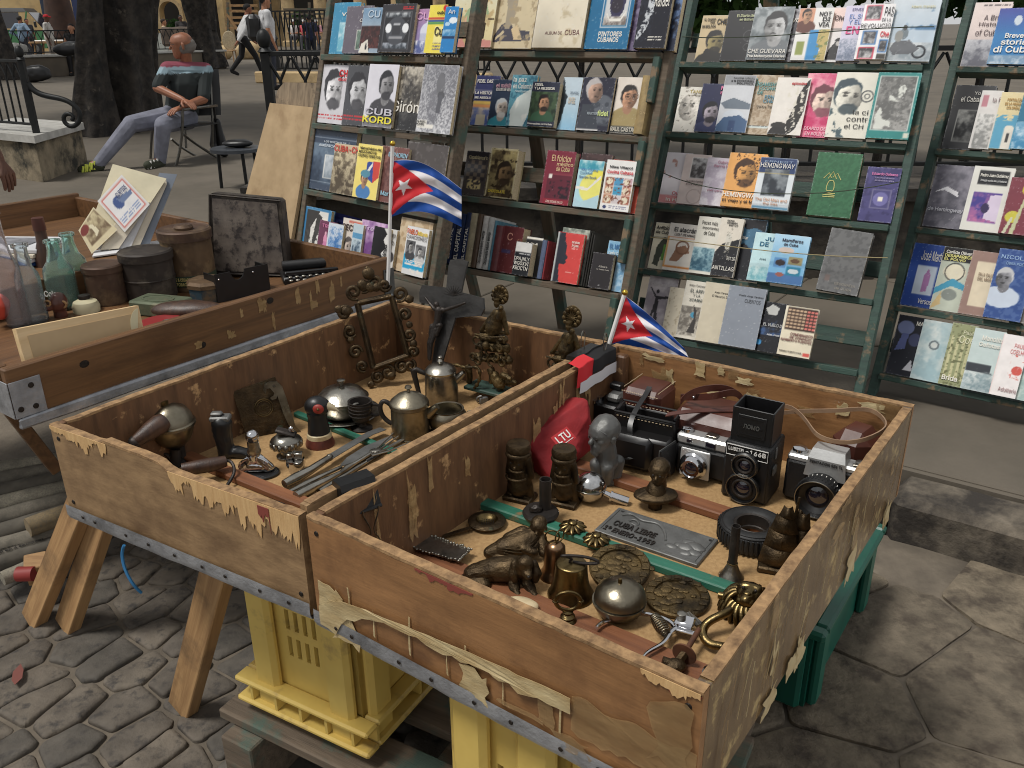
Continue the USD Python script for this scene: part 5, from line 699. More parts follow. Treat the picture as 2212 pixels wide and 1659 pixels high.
f(300, 1705, 1880, -25, 1, 'clock-face book with blue hat and black title', [(190, 196, 180), ('R', 0, .78, 1, 1, (30, 30, 34)), ('O', .5, .62, .36, .26, (222, 214, 190)), ('ring', .5, .62, .3, .02, (60, 60, 60)), ('P', [(0, .34), (.5, .52), (1, .42), (1, .34), (.5, .4), (0, .24)], (70, 150, 180)), ('O', .5, .26, .24, .2, (130, 136, 130)), ('P', [(0, 0), (.3, .1), (.24, .3), (.05, .1)], (206, 180, 130))], [('Carilda Oliver', .1, .9, .9, .95, W_), ('DESAPARECE', .08, .84, .95, .89, (230, 224, 140)), ('EL POLVO', .08, .79, .75, .83, (230, 224, 140))])
f(310, 1860, 2030, -5, 2, 'mauve-brown book with cream panel', [(150, 122, 112), ('R', .24, .14, .94, .84, (220, 206, 180))], [('EN LA CALLE', .36, .62, .84, .67, (150, 130, 110)), ('DEL MAR', .36, .55, .8, .6, (150, 130, 110))])
f(345, 1990, 2200, -15, 3, 'blue book with white-haired man in pale shirt', [(48, 76, 136), ('N', (70, 96, 150), 10, .5, .6), ('face', .34, .58, .28, (150, 150, 156), (190, 190, 192), (196, 206, 220), None, -.4)], [('NICOLÁS', .1, .86, .9, .93, (160, 190, 226), False), ('OBRA POÉTICA', .26, .78, .95, .83, (150, 180, 216), False)])
f(360, 2185, 2340, 0, 2, 'grey book at the frame edge', [(130, 126, 122), ('ph', 0, 0, 1, 1, (110, 106, 104), (170, 166, 160), 6)])
f = R(3, 4, 8, ', bottom shelf of right-edge rack')
f(660, 1465, 1640, 340, 0, 'black book with raised blue fist', [(24, 26, 38), ('O', .3, .8, .26, .24, (120, 130, 170)), ('P', [(.1, .4), (.24, .7), (.44, .7), (.4, .45)], (90, 100, 150)), ('O', .66, .62, .2, .22, (70, 76, 110)), ('P', [(.5, .1), (.7, .3), (.8, .1)], (210, 210, 216))], [('MALC', .6, .86, 1, .93, W_)])
f(690, 1595, 1765, 365, 1, 'pale blue-grey book with round medal', [(190, 206, 208), ('ph', 0, 0, 1, 1, (160, 186, 192), (216, 222, 218), 4), ('ring', .52, .6, .14, .03, (110, 120, 124)), ('O', .52, .6, .1, .1, (206, 210, 206))])
f(720, 1745, 1890, 380, 2, 'olive book with stone columns', [(150, 154, 116)] + [('R', .1 + .22 * i, .1, .2 + .22 * i, .8, (196, 192, 150)) for i in range(4)] + [('N', (110, 112, 80), 12, .55, .62)], [('Paulo', .5, .84, .98, .9, (222, 220, 190), False), ('Coe', .4, .7, .98, .82, (222, 220, 190), False), ('Brida', .1, .08, .7, .16, W_)])
f(745, 1865, 2040, 410, 3, 'pale book with white lettering over car wheel', [(196, 210, 208), ('R', 0, .3, .8, .44, (60, 64, 70)), ('ring', .7, .2, .24, .05, (90, 96, 100)), ('ph', 0, 0, 1, .3, (130, 150, 156), (216, 222, 220), 6)], [('Manolito', .3, .82, .98, .9, W_), ('Gafotas', .24, .72, .9, .79, W_)])
f(770, 2020, 2170, 440, 4, 'white book with red splash', [(236, 230, 228), ('O', .8, .44, .2, .2, (206, 90, 80)), ('N', (206, 110, 100), 9, .6, .66, (.5, .3, 1, .7)), ('R', 0, 0, .03, 1, (220, 150, 140))], [('PAULO', .5, .8, .98, .87, (206, 110, 110), False), ('COELHO', .4, .7, .98, .77, (206, 110, 110), False), ('Adulterio', .3, .08, .98, .15, (150, 110, 110), False)])
f(790, 2165, 2320, 450, 3, 'pale green book at the frame edge', [(180, 200, 196), ('ph', 0, 0, 1, 1, (150, 176, 172), (210, 220, 214), 5)])
# cords that hold the books in
def cord(unit, fr, pts, label, r=.0016, c=m_cord):
    o, a, k, b, sh, w = UNITS[unit]; x0, y0, s = FR[fr]; P = [on(x0 + x * s, y0 + y * s, o - k * .075, k) for x, y in pts]
    obj('cord', tube(spline(P, 22), r, 5), c, label=label, cat='cord')
cord(2, 6, [(225, 213), (600, 215), (1000, 190), (1690, 155)], 'thin dark green cord across the top row of books on the third rack')
cord(2, 7, [(95, 265), (300, 340), (620, 388), (1000, 393), (1260, 368), (1500, 325)], 'thin black cord sagging across the novels on the third rack')
cord(2, 7, [(40, 648), (400, 690), (800, 735), (1200, 762), (1420, 768)], 'pale straw cord across the nature books on the third rack', c=FLAT((150, 136, 100), .9))
# blue cloth hanging behind the lowest books of the first rack
o, a, k, b_, sh, w = UNITS[0]; xs = np.linspace(0, 1, 30); V = []
for i, x in enumerate(xs):
    for j, z in enumerate(np.linspace(0, 1, 12)): V.append(o + a * (.05 + x * .58) + b_ * (.46 + z * (.13 - .03 * x)) + k * (.075 + .016 * math.sin(x * 17 + z * 3) + .008 * math.sin(x * 41 - z * 5)))
i = np.arange(29)[:, None] * 12 + np.arange(11)[None]; i = i.ravel(); obj('blue_cloth', trimesh.Trimesh(np.array(V), np.vstack([np.c_[i, i + 12, i + 13], np.c_[i, i + 13, i + 1]]), process=False), MAT('blue_cloth', (34, 40, 110), (24, 28, 84), sc=8, rough=.8), smooth=True, label='crumpled deep blue cloth behind the lowest books of the leftmost rack', cat='cloth')
# ================================================================ things in the trays (sizes in photograph pixels, scaled by distance)
m_silver = MAT('tarnished_silver', (176, 172, 162), (96, 92, 84), sc=14, rough=.3, metal=1., bump=.0006, bsc=60, rvar=.12, c3=(52, 48, 44), s3=22, t3=(.56, .72))
m_pewter = MAT('pewter', (150, 142, 124), (96, 90, 76), sc=16, rough=.36, metal=1., bump=.0006, bsc=80, rvar=.1, c3=(58, 54, 46), s3=16, t3=(.54, .74))
m_brass = MAT('worn_brass', (126, 108, 72), (74, 63, 43), sc=24, rough=.32, metal=1., bump=.0008, bsc=90, rvar=.1, c3=(52, 42, 26), s3=30, t3=(.54, .68))
m_bronze = MAT('dark_bronze', (92, 76, 54), (46, 38, 29), sc=40, rough=.42, metal=.85, bump=.0016, bsc=210, rvar=.12, c3=(70, 92, 78), s3=26, t3=(.62, .74))
m_gilt = MAT('dull_gilt', (104, 86, 54), (58, 48, 32), sc=26, rough=.46, metal=.75, bump=.0016, bsc=230, c3=(36, 30, 22), s3=34, t3=(.5, .68))
m_iron = MAT('dark_iron', (64, 58, 54), (36, 33, 31), sc=24, rough=.5, metal=.6, bump=.001, bsc=120, rvar=.12)
m_lead = MAT('lead_grey', (118, 118, 116), (82, 82, 80), sc=18, rough=.5, metal=.55, bump=.0008, bsc=80)
m_satin = MAT('satin_silver', (192, 192, 190), (168, 168, 166), sc=12, rough=.32, metal=.55, bump=.0002, bsc=200)
m_chrome = MAT('chrome', (214, 214, 216), (190, 190, 192), sc=10, rough=.1, metal=1.)
m_handle = MAT('dark_turned_wood', (78, 54, 40), (46, 32, 26), sc=14, rough=.42, bump=.0006, bsc=60, stretch=(8, 8, 1), c3=(120, 96, 74), s3=26, t3=(.64, .74))
m_leather = MAT('brown_leather', (84, 46, 36), (60, 32, 26), sc=14, rough=.42, bump=.0001, bsc=200, rvar=.08)
m_bleather = MAT('black_leather', (24, 22, 22), (15, 14, 14), sc=14, rough=.36, bump=.0001, bsc=200)
m_leathe = MAT('black_leatherette', (20, 20, 21), (13, 13, 14), sc=300, rough=.5, bump=.0008, bsc=500)
m_rust = MAT('rusty_steel', (104, 66, 44), (64, 44, 34), sc=40, rough=.75, metal=.3, bump=.001, bsc=120)
m_lens = usdkit.material(stage, '/World/Looks/lens_glass', {'p': ('principled_bsdf', {'base_color': (.012, .010, .016), 'roughness': .04, 'coat_weight': 1., 'specular_ior_level': .8})}, [], surface='p.BSDF')
m_stitch = FLAT((190, 170, 140), .8); m_white = FLAT((220, 218, 212), .5); m_ink = FLAT((20, 18, 18), .6)
class It:
    def __init__(s, name, label, cat, px, py, z=ZF, rz=0, group=None, flat=None):
        s.p = at(px, py, z); s.k = mpp(s.p); s.path = thing(name, label, cat, s.p, rz, group)
    def __call__(s, name, mesh, mat, par=None, smooth=40, **kw):
        if isinstance(mesh, list): mesh = join(mesh)
        m = mesh.copy(); m.vertices = np.asarray(m.vertices) * s.k; return obj(name, m, mat, par or s.path, smooth=smooth, **kw)
class Pl:  # a thing that is nearly flat: pixel points are measured on its own upright plane
    def __init__(s, name, label, cat, px, py, z, yaw, lean, group=None):
        s.o = at(px, py, z); a = math.radians(yaw); s.a = np.array([math.cos(a), math.sin(a), 0]); n = np.array([-s.a[1], s.a[0], 0]); l = math.radians(lean)
        s.b = n * math.sin(l) + np.array([0, 0, math.cos(l)]); s.n = np.cross(s.a, s.b); s.n = s.n if s.n @ n > 0 else -s.n; s.k = mpp(s.o)
        s.path = thing(name, label, cat, M=mat4(s.o, s.a, s.n, s.b), group=group)
    def uv(s, px, py): q = on(px, py, s.o, s.n) - s.o; return float(q @ s.a), float(q @ s.b)
    def p3(s, px, py, d=0): u, v = s.uv(px, py); return np.array([u, d, v])
    def plate(s, pts, th, d=0): m = prism([s.uv(*p) for p in pts], th); m.apply_transform(mat4((0, d + th, 0), [1, 0, 0], [0, 0, 1], [0, -1, 0])); return m
    def __call__(s, name, mesh, mat, par=None, smooth=40, **kw): return obj(name, mesh, mat, par or s.path, smooth=smooth, **kw)
def Z3(x, y): return 237.2 + x * .3065, 745.5 + y * .3065
def Z4(x, y): return 610 + x * .3677, 576 + y * .3677
def Z5(x, y): return 1050.4 + x * .429, 779.4 + y * .429
def Z6(x, y): return 847.1 + x * .2451, 1050.4 + y * .2451
def Z7(x, y): return 1253.7 + x * .2655, 1050.4 + y * .2655
def ZS(x, y): return 948.7 + x * .2451, 576 + y * .2451
def torus(R, r, c=(0, 0, 0), n=24, ax=None, arc=2 * PI, a0=0):
    a = np.linspace(a0, a0 + arc, n); m = tube(np.c_[np.cos(a) * R, np.sin(a) * R, a * 0], r, 8, cap=arc < 6.2); 
    if ax == 'y': m = mv(m, rx=90)
    if ax == 'x': m = mv(m, ry=90)
    m.apply_translation(c); return m
def cyl(p0, p1, r0, r1=None, n=20): return tube([p0, p1], [r0, r0 if r1 is None else r1], n)
# ---- left tray
i = It('blow_lamp', 'round brass blow lamp with dark wooden handle in the left corner of the plywood tray', 'blow lamp', 384, 1000)
i('tank', lathe([(0, 42), (22, 44), (38, 60), (46, 82), (47, 90), (51, 92), (51, 97), (47, 99), (44, 112), (34, 128), (18, 137), (10, 139), (0, 139)], 36), m_pewter, smooth=50)
i('filler_cap', lathe([(0, 139), (15, 139), (15, 148), (11, 150), (11, 156), (7, 157), (7, 165), (0, 166)], 20, (-12, 0, 0)), m_brass)
Ph = [(at(x, y, z) - i.p) / i.k for x, y, z in ((292, 955, .682), (305, 945, .688), (325, 930, .694), (345, 916, .70), (356, 908, .703))]; i('handle', tube(Ph, [13, 15, 19, 21, 17], 14), m_handle)
i('handle_ferrule', sph(Ph[0], 14, (1, 1, 1)), m_iron); i('burner', [cyl((6, -14, 40), (2, -20, 4), 10, 13), torus(16, 4, (-20, -22, 18), ax='y')], m_iron); i('foot', lathe([(0, 0), (26, 0), (24, 6), (12, 12), (12, 44), (0, 44)], 20, (6, 6, 0)), m_iron)
i = It('hook', 'iron hook with brown wooden handle lying behind the torn front board', 'hook tool', 445, 1030)
P = [(at(x, y, z) - i.p) / i.k for x, y, z in ((393, 1014, .63), (420, 1010, .63), (460, 1003, .63), (488, 996, .63))]; i('handle', tube(P, [13, 15, 16, 12], 14), m_handle)
P = [(at(x, y, z) - i.p) / i.k for x, y, z in ((487, 996, .63), (503, 1003, .63), (506, 1018, .622), (491, 1048, .608), (489, 1068, .602))]; i('shank', tube(spline(P, 16), [3.6] * 16, 8), m_iron)
i = It('boot', 'small black boot-shaped lighter beside the dark engraved plate', 'lighter', 492, 986)
i('boot', rough(bones([((0, 0, 10), 17, (-4, 0, 60), 20), ((-4, 0, 60), 20, (-2, 0, 78), 22), ((0, 0, 10), 14, (22, -2, 12), 14), ((22, -2, 12), 14, (44, -4, 8), 11), ((-8, 0, 4), 12, (-4, 0, 20), 15)], 14, 6), 2, .12), m_black); i('cap', [box((-3, 0, 92), (42, 26, 12), 3), box((-10, 0, 102), (24, 16, 8), 3)], m_lead)
pl = Pl('engraved_plate', 'dark square metal plate with round engraved emblem leaning on the tray side', 'plate', 534, 948, ZF, 24, 14)
pl('plate', pl.plate([(534, 948), Z3(1290, 590), Z3(1165, 222), Z3(865, 330)], .003), m_bronze, smooth=False)
c = pl.p3(*Z3(1085, 440), -.001); pl('emblem', [torus(19 * pl.k, .0009, c, ax='y'), torus(15 * pl.k, .0005, c, ax='y')] + [tube(spline([c + np.array([math.cos(q) * 4, 0, math.sin(q) * 5]) * pl.k + np.array([dx, 0, 0]) * pl.k for q in np.linspace(0, 5, 8)], 14), .0006, 5) for dx in (-6, 0, 6)], m_brass)
pl = Pl('bottle_opener', 'grey metal parrot-shaped bottle opener leaning on the engraved plate', 'opener', *Z3(1310, 612), ZF, 12, 10)
pl('opener', rough(pl.plate([Z3(*q) for q in ((1345, 605), (1335, 640), (1290, 630), (1270, 580), (1220, 470), (1195, 390), (1180, 350), (1175, 375), (1145, 385), (1130, 370), (1155, 355), (1160, 335), (1130, 300), (1105, 305), (1100, 340), (1080, 315), (1090, 275), (1125, 255), (1180, 255), (1215, 290), (1240, 360), (1270, 450), (1310, 570))], .004, -.004).subdivide(), .0006, 300), m_pewter, smooth=30)
pl('eye', torus(2.4 * pl.k, .0006, pl.p3(*Z3(1158, 285), -.0045), 10, 'y'), m_iron)
i = It('lighter', 'silver urn-shaped table lighter with beaded belly', 'lighter', 622, 986)
i('urn', lathe([(0, 0), (24, 0), (24, 4), (14, 9), (13, 14), (26, 22), (33, 34), (32, 42), (24, 48), (20, 52), (0, 53)], 30), m_silver, smooth=50); i('gadroon', [sph((math.cos(a) * 30, math.sin(a) * 30, 32), 6, (1, 1, 1.5), 1) for a in np.arange(14) / 14 * 2 * PI], m_silver, kind='stuff'); i('cap', mv(box((0, 0, 0), (44, 22, 9), 3), (2, 0, 58), ry=18), m_iron); i('lever', mv(box((0, 0, 0), (12, 8, 14), 3), (14, 0, 64), ry=-20), m_chrome)
i = It('lighter', 'tiny bright chrome pocket lighter in front of the silver urn', 'lighter', 641, 1020)
i('body', lathe([(0, 0), (15, 0), (17, 10), (21, 22), (20, 33), (0, 34)], 24), m_chrome); i('cap', [box((-10, 0, 40), (14, 16, 12), 2), box((8, 0, 41), (18, 16, 15), 2), cyl((-2, -8, 44), (-2, 8, 44), 5, n=12)], m_silver)
i = It('lighter', 'shiny chrome knight bust on black oval base', 'lighter', 556, 1024)
i('base', mv(lathe([(0, 0), (48, 0), (48, 5), (42, 9), (0, 10)], 32), s=(1, .72, 1)), m_black); i('bust', rough(bones([((-24, 0, 16), (15, 13, 10), (-8, 0, 36), (12, 12, 12)), ((24, 0, 16), (15, 13, 10), (8, 0, 36), (12, 12, 12)), ((-10, -6, 20), (14, 10, 12), (10, -6, 20), (14, 10, 12)), ((0, 0, 36), 14, (0, 0, 54), 11)], 16, 5), .8, .1), m_chrome); i('pauldron', [tube(spline([(sg * 34, -8, 22), (sg * 24, -14, 38), (sg * 10, -14, 46)], 8), 3, 8) for sg in (-1, 1)], m_chrome, kind='stuff'); i('gorget', lathe([(13, 50), (15, 56), (13, 62), (12, 80), (0, 80)], 20), m_silver); i('helmet', sph((0, 0, 90), 14, (1, 1.1, 1.1)), m_chrome); i('visor', box((0, -11, 88), (12, 10, 14), 3), m_ink)
i = It('pheasant_head', 'painted pheasant head bottle stopper, black neck and red face', 'ornament', 692, 960)
i('base', lathe([(0, 0), (31, 0), (31, 6), (26, 20), (0, 20)], 24), MAT('red_brown_paint', (104, 52, 40), (60, 30, 26), sc=40, rough=.4, bump=.0005)); i('neck_ring', lathe([(0, 19), (26.5, 19), (26, 28), (24, 30), (0, 30)], 24), MAT('cream_paint', (200, 186, 150), (150, 130, 96), sc=50, rough=.5)); i('neck', rough(lathe([(0, 29), (24, 29), (22, 45), (20, 64), (22, 78), (0, 80)], 24).subdivide(), 1, .15), m_black); i('head', rough(sph((2, 0, 90), 26, (1.05, .85, .9)), 1.2, .12), m_black); i('face_patch', [sph((8, -19, 92), 12, (1, .5, .9)), sph((8, 19, 92), 12, (1, .5, .9))], FLAT((140, 46, 36), .5)); i('eye', sph((9, -25.5, 94), 3, sub=1), m_brass); i('beak', tube([(22, -2, 92), (36, -3, 88), (47, -4, 80)], [10, 7, 1.5], 12), FLAT((170, 158, 130), .4))
i = It('serving_pot', 'tarnished silver lidded pot on a wide round plate', 'pot', 744, 902)
i('plate', lathe([(0, 2), (46, 2), (52, 6), (76, 13), (78, 15), (76, 16), (50, 9), (0, 6)], 40), m_silver); i('pot', lathe([(0, 8), (36, 8), (46, 14), (52, 28), (51, 40), (54, 43), (54, 47), (0, 47)], 40), m_silver, smooth=50); i('lid', lathe([(55, 47), (56, 50), (52, 53), (42, 64), (24, 72), (8, 75), (0, 75)], 40), m_silver, smooth=50); i('lid_knob', lathe([(0, 74), (4, 76), (4, 80), (9, 84), (9, 88), (0, 91)], 16), m_silver)
i = It('cup', 'small dark ornate metal cup with a loop handle', 'cup', 782, 926)
i('cup', lathe([(0, 0), (23, 0), (23, 3), (10, 8), (8, 14), (18, 22), (23, 34), (22, 46), (24, 50), (24, 64), (26, 66), (22, 65), (21, 50), (18, 34), (0, 26)], 28), m_iron, smooth=50); i('relief', [torus(24.6, 1.2, (0, 0, z), 24) for z in (36, 44, 52, 60)], m_iron, kind='stuff'); i('handle', torus(13, 3, (32, 0, 44), 18, 'y'), m_iron)
i = It('sugar_pot', 'round pewter pot with lid and C-shaped handle', 'pot', 888, 938)
i('body', lathe([(0, 0), (42, 0), (43, 3), (41, 6), (40, 66), (43, 69), (42, 76), (0, 77)], 40), m_pewter, smooth=40); i('lid', lathe([(42, 76), (40, 80), (26, 92), (8, 100), (0, 101)], 40), m_pewter); i('lid_knob', lathe([(0, 100), (4, 101), (3, 105), (8, 109), (6, 114), (0, 115)], 16), m_pewter); i('handle', tube(spline([(-40, 0, 70), (-58, 0, 76), (-62, 0, 60), (-54, 0, 38), (-40, 0, 26)], 18), 5, 10), m_iron); i('spout', tube([(38, 0, 46), (52, -4, 60), (60, -6, 68)], [12, 9, 7], 12), m_pewter)
i = It('coffee_pot', 'tall dark pewter coffee pot with angular handle and finial', 'pot', 955, 868)
i('body', lathe([(0, 0), (33, 0), (35, 4), (36, 30), (34, 62), (32, 70), (0, 71)], 36), m_silver, smooth=50); i('lid', lathe([(33, 70), (34, 74), (28, 82), (16, 88), (0, 89)], 32), m_silver); i('finial', lathe([(0, 88), (4, 89), (7, 95), (4, 100), (5, 104), (0, 108)], 14), m_silver); i('handle', [tube([(-32, 0, 66), (-52, 0, 76), (-58, 0, 74), (-56, 0, 60), (-48, 0, 16), (-34, 0, 10)], [5, 6, 7, 6, 5, 4], 10)], m_iron); i('spout', tube([(28, 0, 48), (42, -3, 62), (50, -4, 70)], [10, 8, 6], 12), m_silver)
i = It('creamer', 'low open pewter creamer jug in front of the coffee pot', 'jug', 968, 928)
i('bowl', lathe([(0, 0), (26, 0), (38, 10), (43, 26), (40, 40), (34, 48), (36, 51), (32, 50), (37, 38), (39, 26), (34, 12), (0, 6)], 36), m_pewter, smooth=50); i('handle', torus(13, 3.4, (52, 0, 30), 18, 'y'), m_pewter); i('lip', tube([(-34, -4, 40), (-46, -6, 48)], [11, 6], 10), m_pewter); i('foot', mv(torus(9, 3, (-30, -22, 6), 14)), m_pewter)
def wp(i, *pts): return [(at(x, y, z) - i.p) / i.k for x, y, z in pts]
i = It('table_knife', 'silver-handled table knife with broad blade, upper one of the cutlery pile', 'knife', 715, 990)
i('handle', tube(wp(i, (614, 1046, .612), (640, 1032, .613), (670, 1016, .614), (712, 988, .616)), [9, 11, 9, 7], 12), m_silver); d = wp(i, (712, 988, .616), (745, 968, .616), (800, 936, .615), (828, 926, .614)); i('blade', ribbon(d, 20, AX, 1.6), m_lead); i('bolster', sph(d[0], 8), m_silver)
i = It('cake_server', 'silver cake server with wide flat blade under the knife', 'server', 735, 1006)
i('handle', tube(wp(i, (624, 1064, .606), (660, 1046, .607), (700, 1026, .609), (738, 1008, .611)), [5, 7, 5, 4], 10), m_silver); d = wp(i, (738, 1006, .611), (760, 992, .612), (800, 968, .612), (846, 944, .611)); i('blade', prism([(q[0] + sx * w_ * .8, q[1] - sx * w_ * .58) for sx, L_ in ((1, d), (-1, d[::-1])) for q, w_ in zip(L_, (4, 15, 17, 5) if sx > 0 else (5, 17, 15, 4))], 1.6), m_lead, M=np.array([[1, 0, 0, 0], [0, 1, 0, 0], [0, 0, 1, .011], [0, 0, 0, 1.]]))
i = It('fork', 'silver serving fork with four tines, nearest of the cutlery pile', 'fork', 740, 1020)
i('handle', tube(wp(i, (640, 1073, .611), (670, 1056, .612), (705, 1038, .612), (736, 1021, .613), (748, 1012, .614), (768, 1000, .614), (800, 980, .616)), [11, 11, 8, 5, 7, 4, 4], 12), m_silver)
for j in range(4): i('tine', tube(wp(i, (798 + j * 2, 982 + j * .5, .616), (822 + j * 6, 962 + j * 4, .62), (850 + j * 11, 935 + j * 7, .634)), [2.6, 2.4, 1.4], 6), m_silver)
i('yoke', sph(wp(i, (812, 974, .617))[0], 12, (1.2, .9, .35)), m_silver)
i = It('table_knife', 'second silver knife lying along the dividing board', 'knife', 780, 1010, ZF); i('handle', tube(wp(i, (690, 1062, .605), (740, 1030, .605), (790, 998, .606)), [6, 7, 5], 10), m_silver); i('blade', ribbon(wp(i, (790, 998, .606), (840, 966, .606), (880, 944, .605)), 10, AX, 1.4), m_lead)
i = It('iron_offcut', 'two lumps of dark iron against the torn front board', 'iron piece', 590, 1100); i('lump', [rough(sph((0, 0, 9), 14, (2.0, .9, .7), 3), 2.4, .08), rough(sph((-36, 14, 8), 10, (1.3, .9, .8), 3), 2, .1)], m_iron, kind='stuff')
i = It('metal_clasp', 'little bent grey metal clasp right of the creamer', 'clasp', 1045, 872); i('clasp', [mv(box((0, 0, 8), (20, 8, 16), 2), rz=20), tube(spline([(-12, 0, 4), (-14, -3, 14), (-4, -4, 20)], 8), 2.5, 6)], m_lead)
def backspot(px, d):  # floor point in column px at distance d in front of the far wall of the left tray
    o, e = QA[3], QA[2] - QA[3]; e = e / np.linalg.norm(e); n = np.array([e[1], -e[0], 0])
    return min(((px, y) for y in np.arange(700, 1000, .5)), key=lambda q: abs((at(*q, ZF) - o) @ n - d - TH))
# ornate frame
pl = Pl('picture_frame', 'empty antique frame with scrolled foliage, in the far corner of the plywood tray', 'frame', 846, 834, ZF, 12, 12)
TL, TR_, BR_, BL_ = Z4(440, 215), Z4(640, 172), Z4(738, 520), Z4(535, 596)
for p, q in ((TL, TR_), (TR_, BR_), (BR_, BL_), (BL_, TL)): pl('moulding', [tube([pl.p3(*p), pl.p3(*q)], .0068, 8), tube([pl.p3(*p, -.006), pl.p3(*q, -.006)], .0038, 8)], m_bronze, smooth=60)
C = np.mean([TL, TR_, BR_, BL_], 0)
def scroll(cx, cy, r, a0, sg, turns=1.35, n=26):
    t = np.linspace(0, 1, n); a = a0 + sg * turns * 2 * PI * t; rr = r * (1 - .78 * t); return tube([pl.p3(cx + rr_ * math.cos(q), cy + rr_ * math.sin(q), -.003) for q, rr_ in zip(a, rr)], np.interp(t, [0, .5, 1], [.0032, .0055, .0042]), 7)
for x, y, r, a0, sg in [(420, 150, 46, 1, 1), (365, 270, 44, 0, -1), (395, 380, 40, .5, 1), (430, 500, 40, 0, -1), (470, 585, 34, 1, 1), (480, 120, 34, 2, -1), (545, 95, 40, 3, 1), (600, 110, 36, 0, 1), (690, 160, 46, 2, -1), (720, 280, 40, 2, 1), (745, 400, 38, 3, -1), (770, 500, 34, 2, 1), (620, 620, 44, 4, 1), (700, 585, 40, 5, -1), (560, 645, 34, 4, -1), (750, 580, 34, 5, 1)]: pl('scroll', scroll(*Z4(x, y), r * .3677, a0, sg), m_bronze, smooth=60)
for x, y, r in [(505, 40, 36), (470, 105, 30), (550, 120, 26), (515, 120, 30), (330, 250, 24), (375, 260, 30), (400, 430, 22), (745, 190, 26), (770, 450, 22), (520, 690, 20), (640, 640, 26), (500, 15, 18), (745, 340, 20)]: pl('leaf_boss', rough(sph(pl.p3(*Z4(x, y), -.004), r * .3677 * pl.k, (1, .6, 1)), .0016, 260, int(x)), m_bronze)
# crucifix
pl = Pl('crucifix', 'large dark metal crucifix leaning on the back board', 'crucifix', *backspot(905, .075), ZF, -33, 16)
pl('cross', rough(pl.plate([Z4(878, 570), Z4(938, 560), Z4(1015, 300), Z4(1165, 288), Z4(1184, 250), Z4(1180, 185), Z4(1050, 150), Z4(1078, 10), Z4(1090, -30), Z4(1040, -46), Z4(985, -40), Z4(975, 0), Z4(962, 122), Z4(820, 108), Z4(803, 150), Z4(806, 210), Z4(950, 240), Z4(900, 420)], .005).subdivide().subdivide(), .0006, 120), MAT('cast_iron_cross', (78, 76, 74), (48, 47, 46), sc=14, rough=.42, metal=.6, bump=.001, bsc=90), smooth=25)
q = lambda x, y, d=-.012: pl.p3(*Z4(x, y), d)
k = pl.k * .3677
pl('figure', rough(bones([(q(935, 222, -.018), 17 * k, (q(938, 240, -.016)), 13 * k), (q(920, 250), 15 * k, q(965, 255), 15 * k), (q(942, 255, -.014), 24 * k, q(930, 320, -.012), 18 * k), (q(930, 320), 18 * k, q(915, 360), 20 * k), (q(915, 252), 11 * k, q(885, 215), 9 * k), (q(885, 215), 9 * k, q(860, 182), 7 * k), (q(968, 256), 11 * k, q(1035, 235), 9 * k), (q(1035, 235), 9 * k, q(1092, 214), 7 * k), (q(912, 365), 19 * k, q(888, 450, -.016), 13 * k), (q(888, 450, -.016), 12 * k, q(880, 540), 8 * k), (q(922, 365), 18 * k, q(900, 450, -.016), 12 * k), (q(900, 450, -.016), 12 * k, q(886, 545), 8 * k)], 12, 6 * k, 4), .0004, 400), m_iron)
pl('loin_cloth', rough(bones([(q(900, 350), 16 * k, q(945, 345), 16 * k), (q(900, 350), 16 * k, q(890, 395), 12 * k), (q(945, 345), 14 * k, q(925, 395), 14 * k)], 12, 6 * k, 4), .0008, 300), m_iron)
pl('rays', [tube([q(1005, 170, -.001), q(1005 + 60 * math.cos(a), 170 + 60 * math.sin(a), -.001)], [.0008, .0003], 5) for a in np.linspace(-2.9, -.2, 11)], m_iron, kind='stuff')
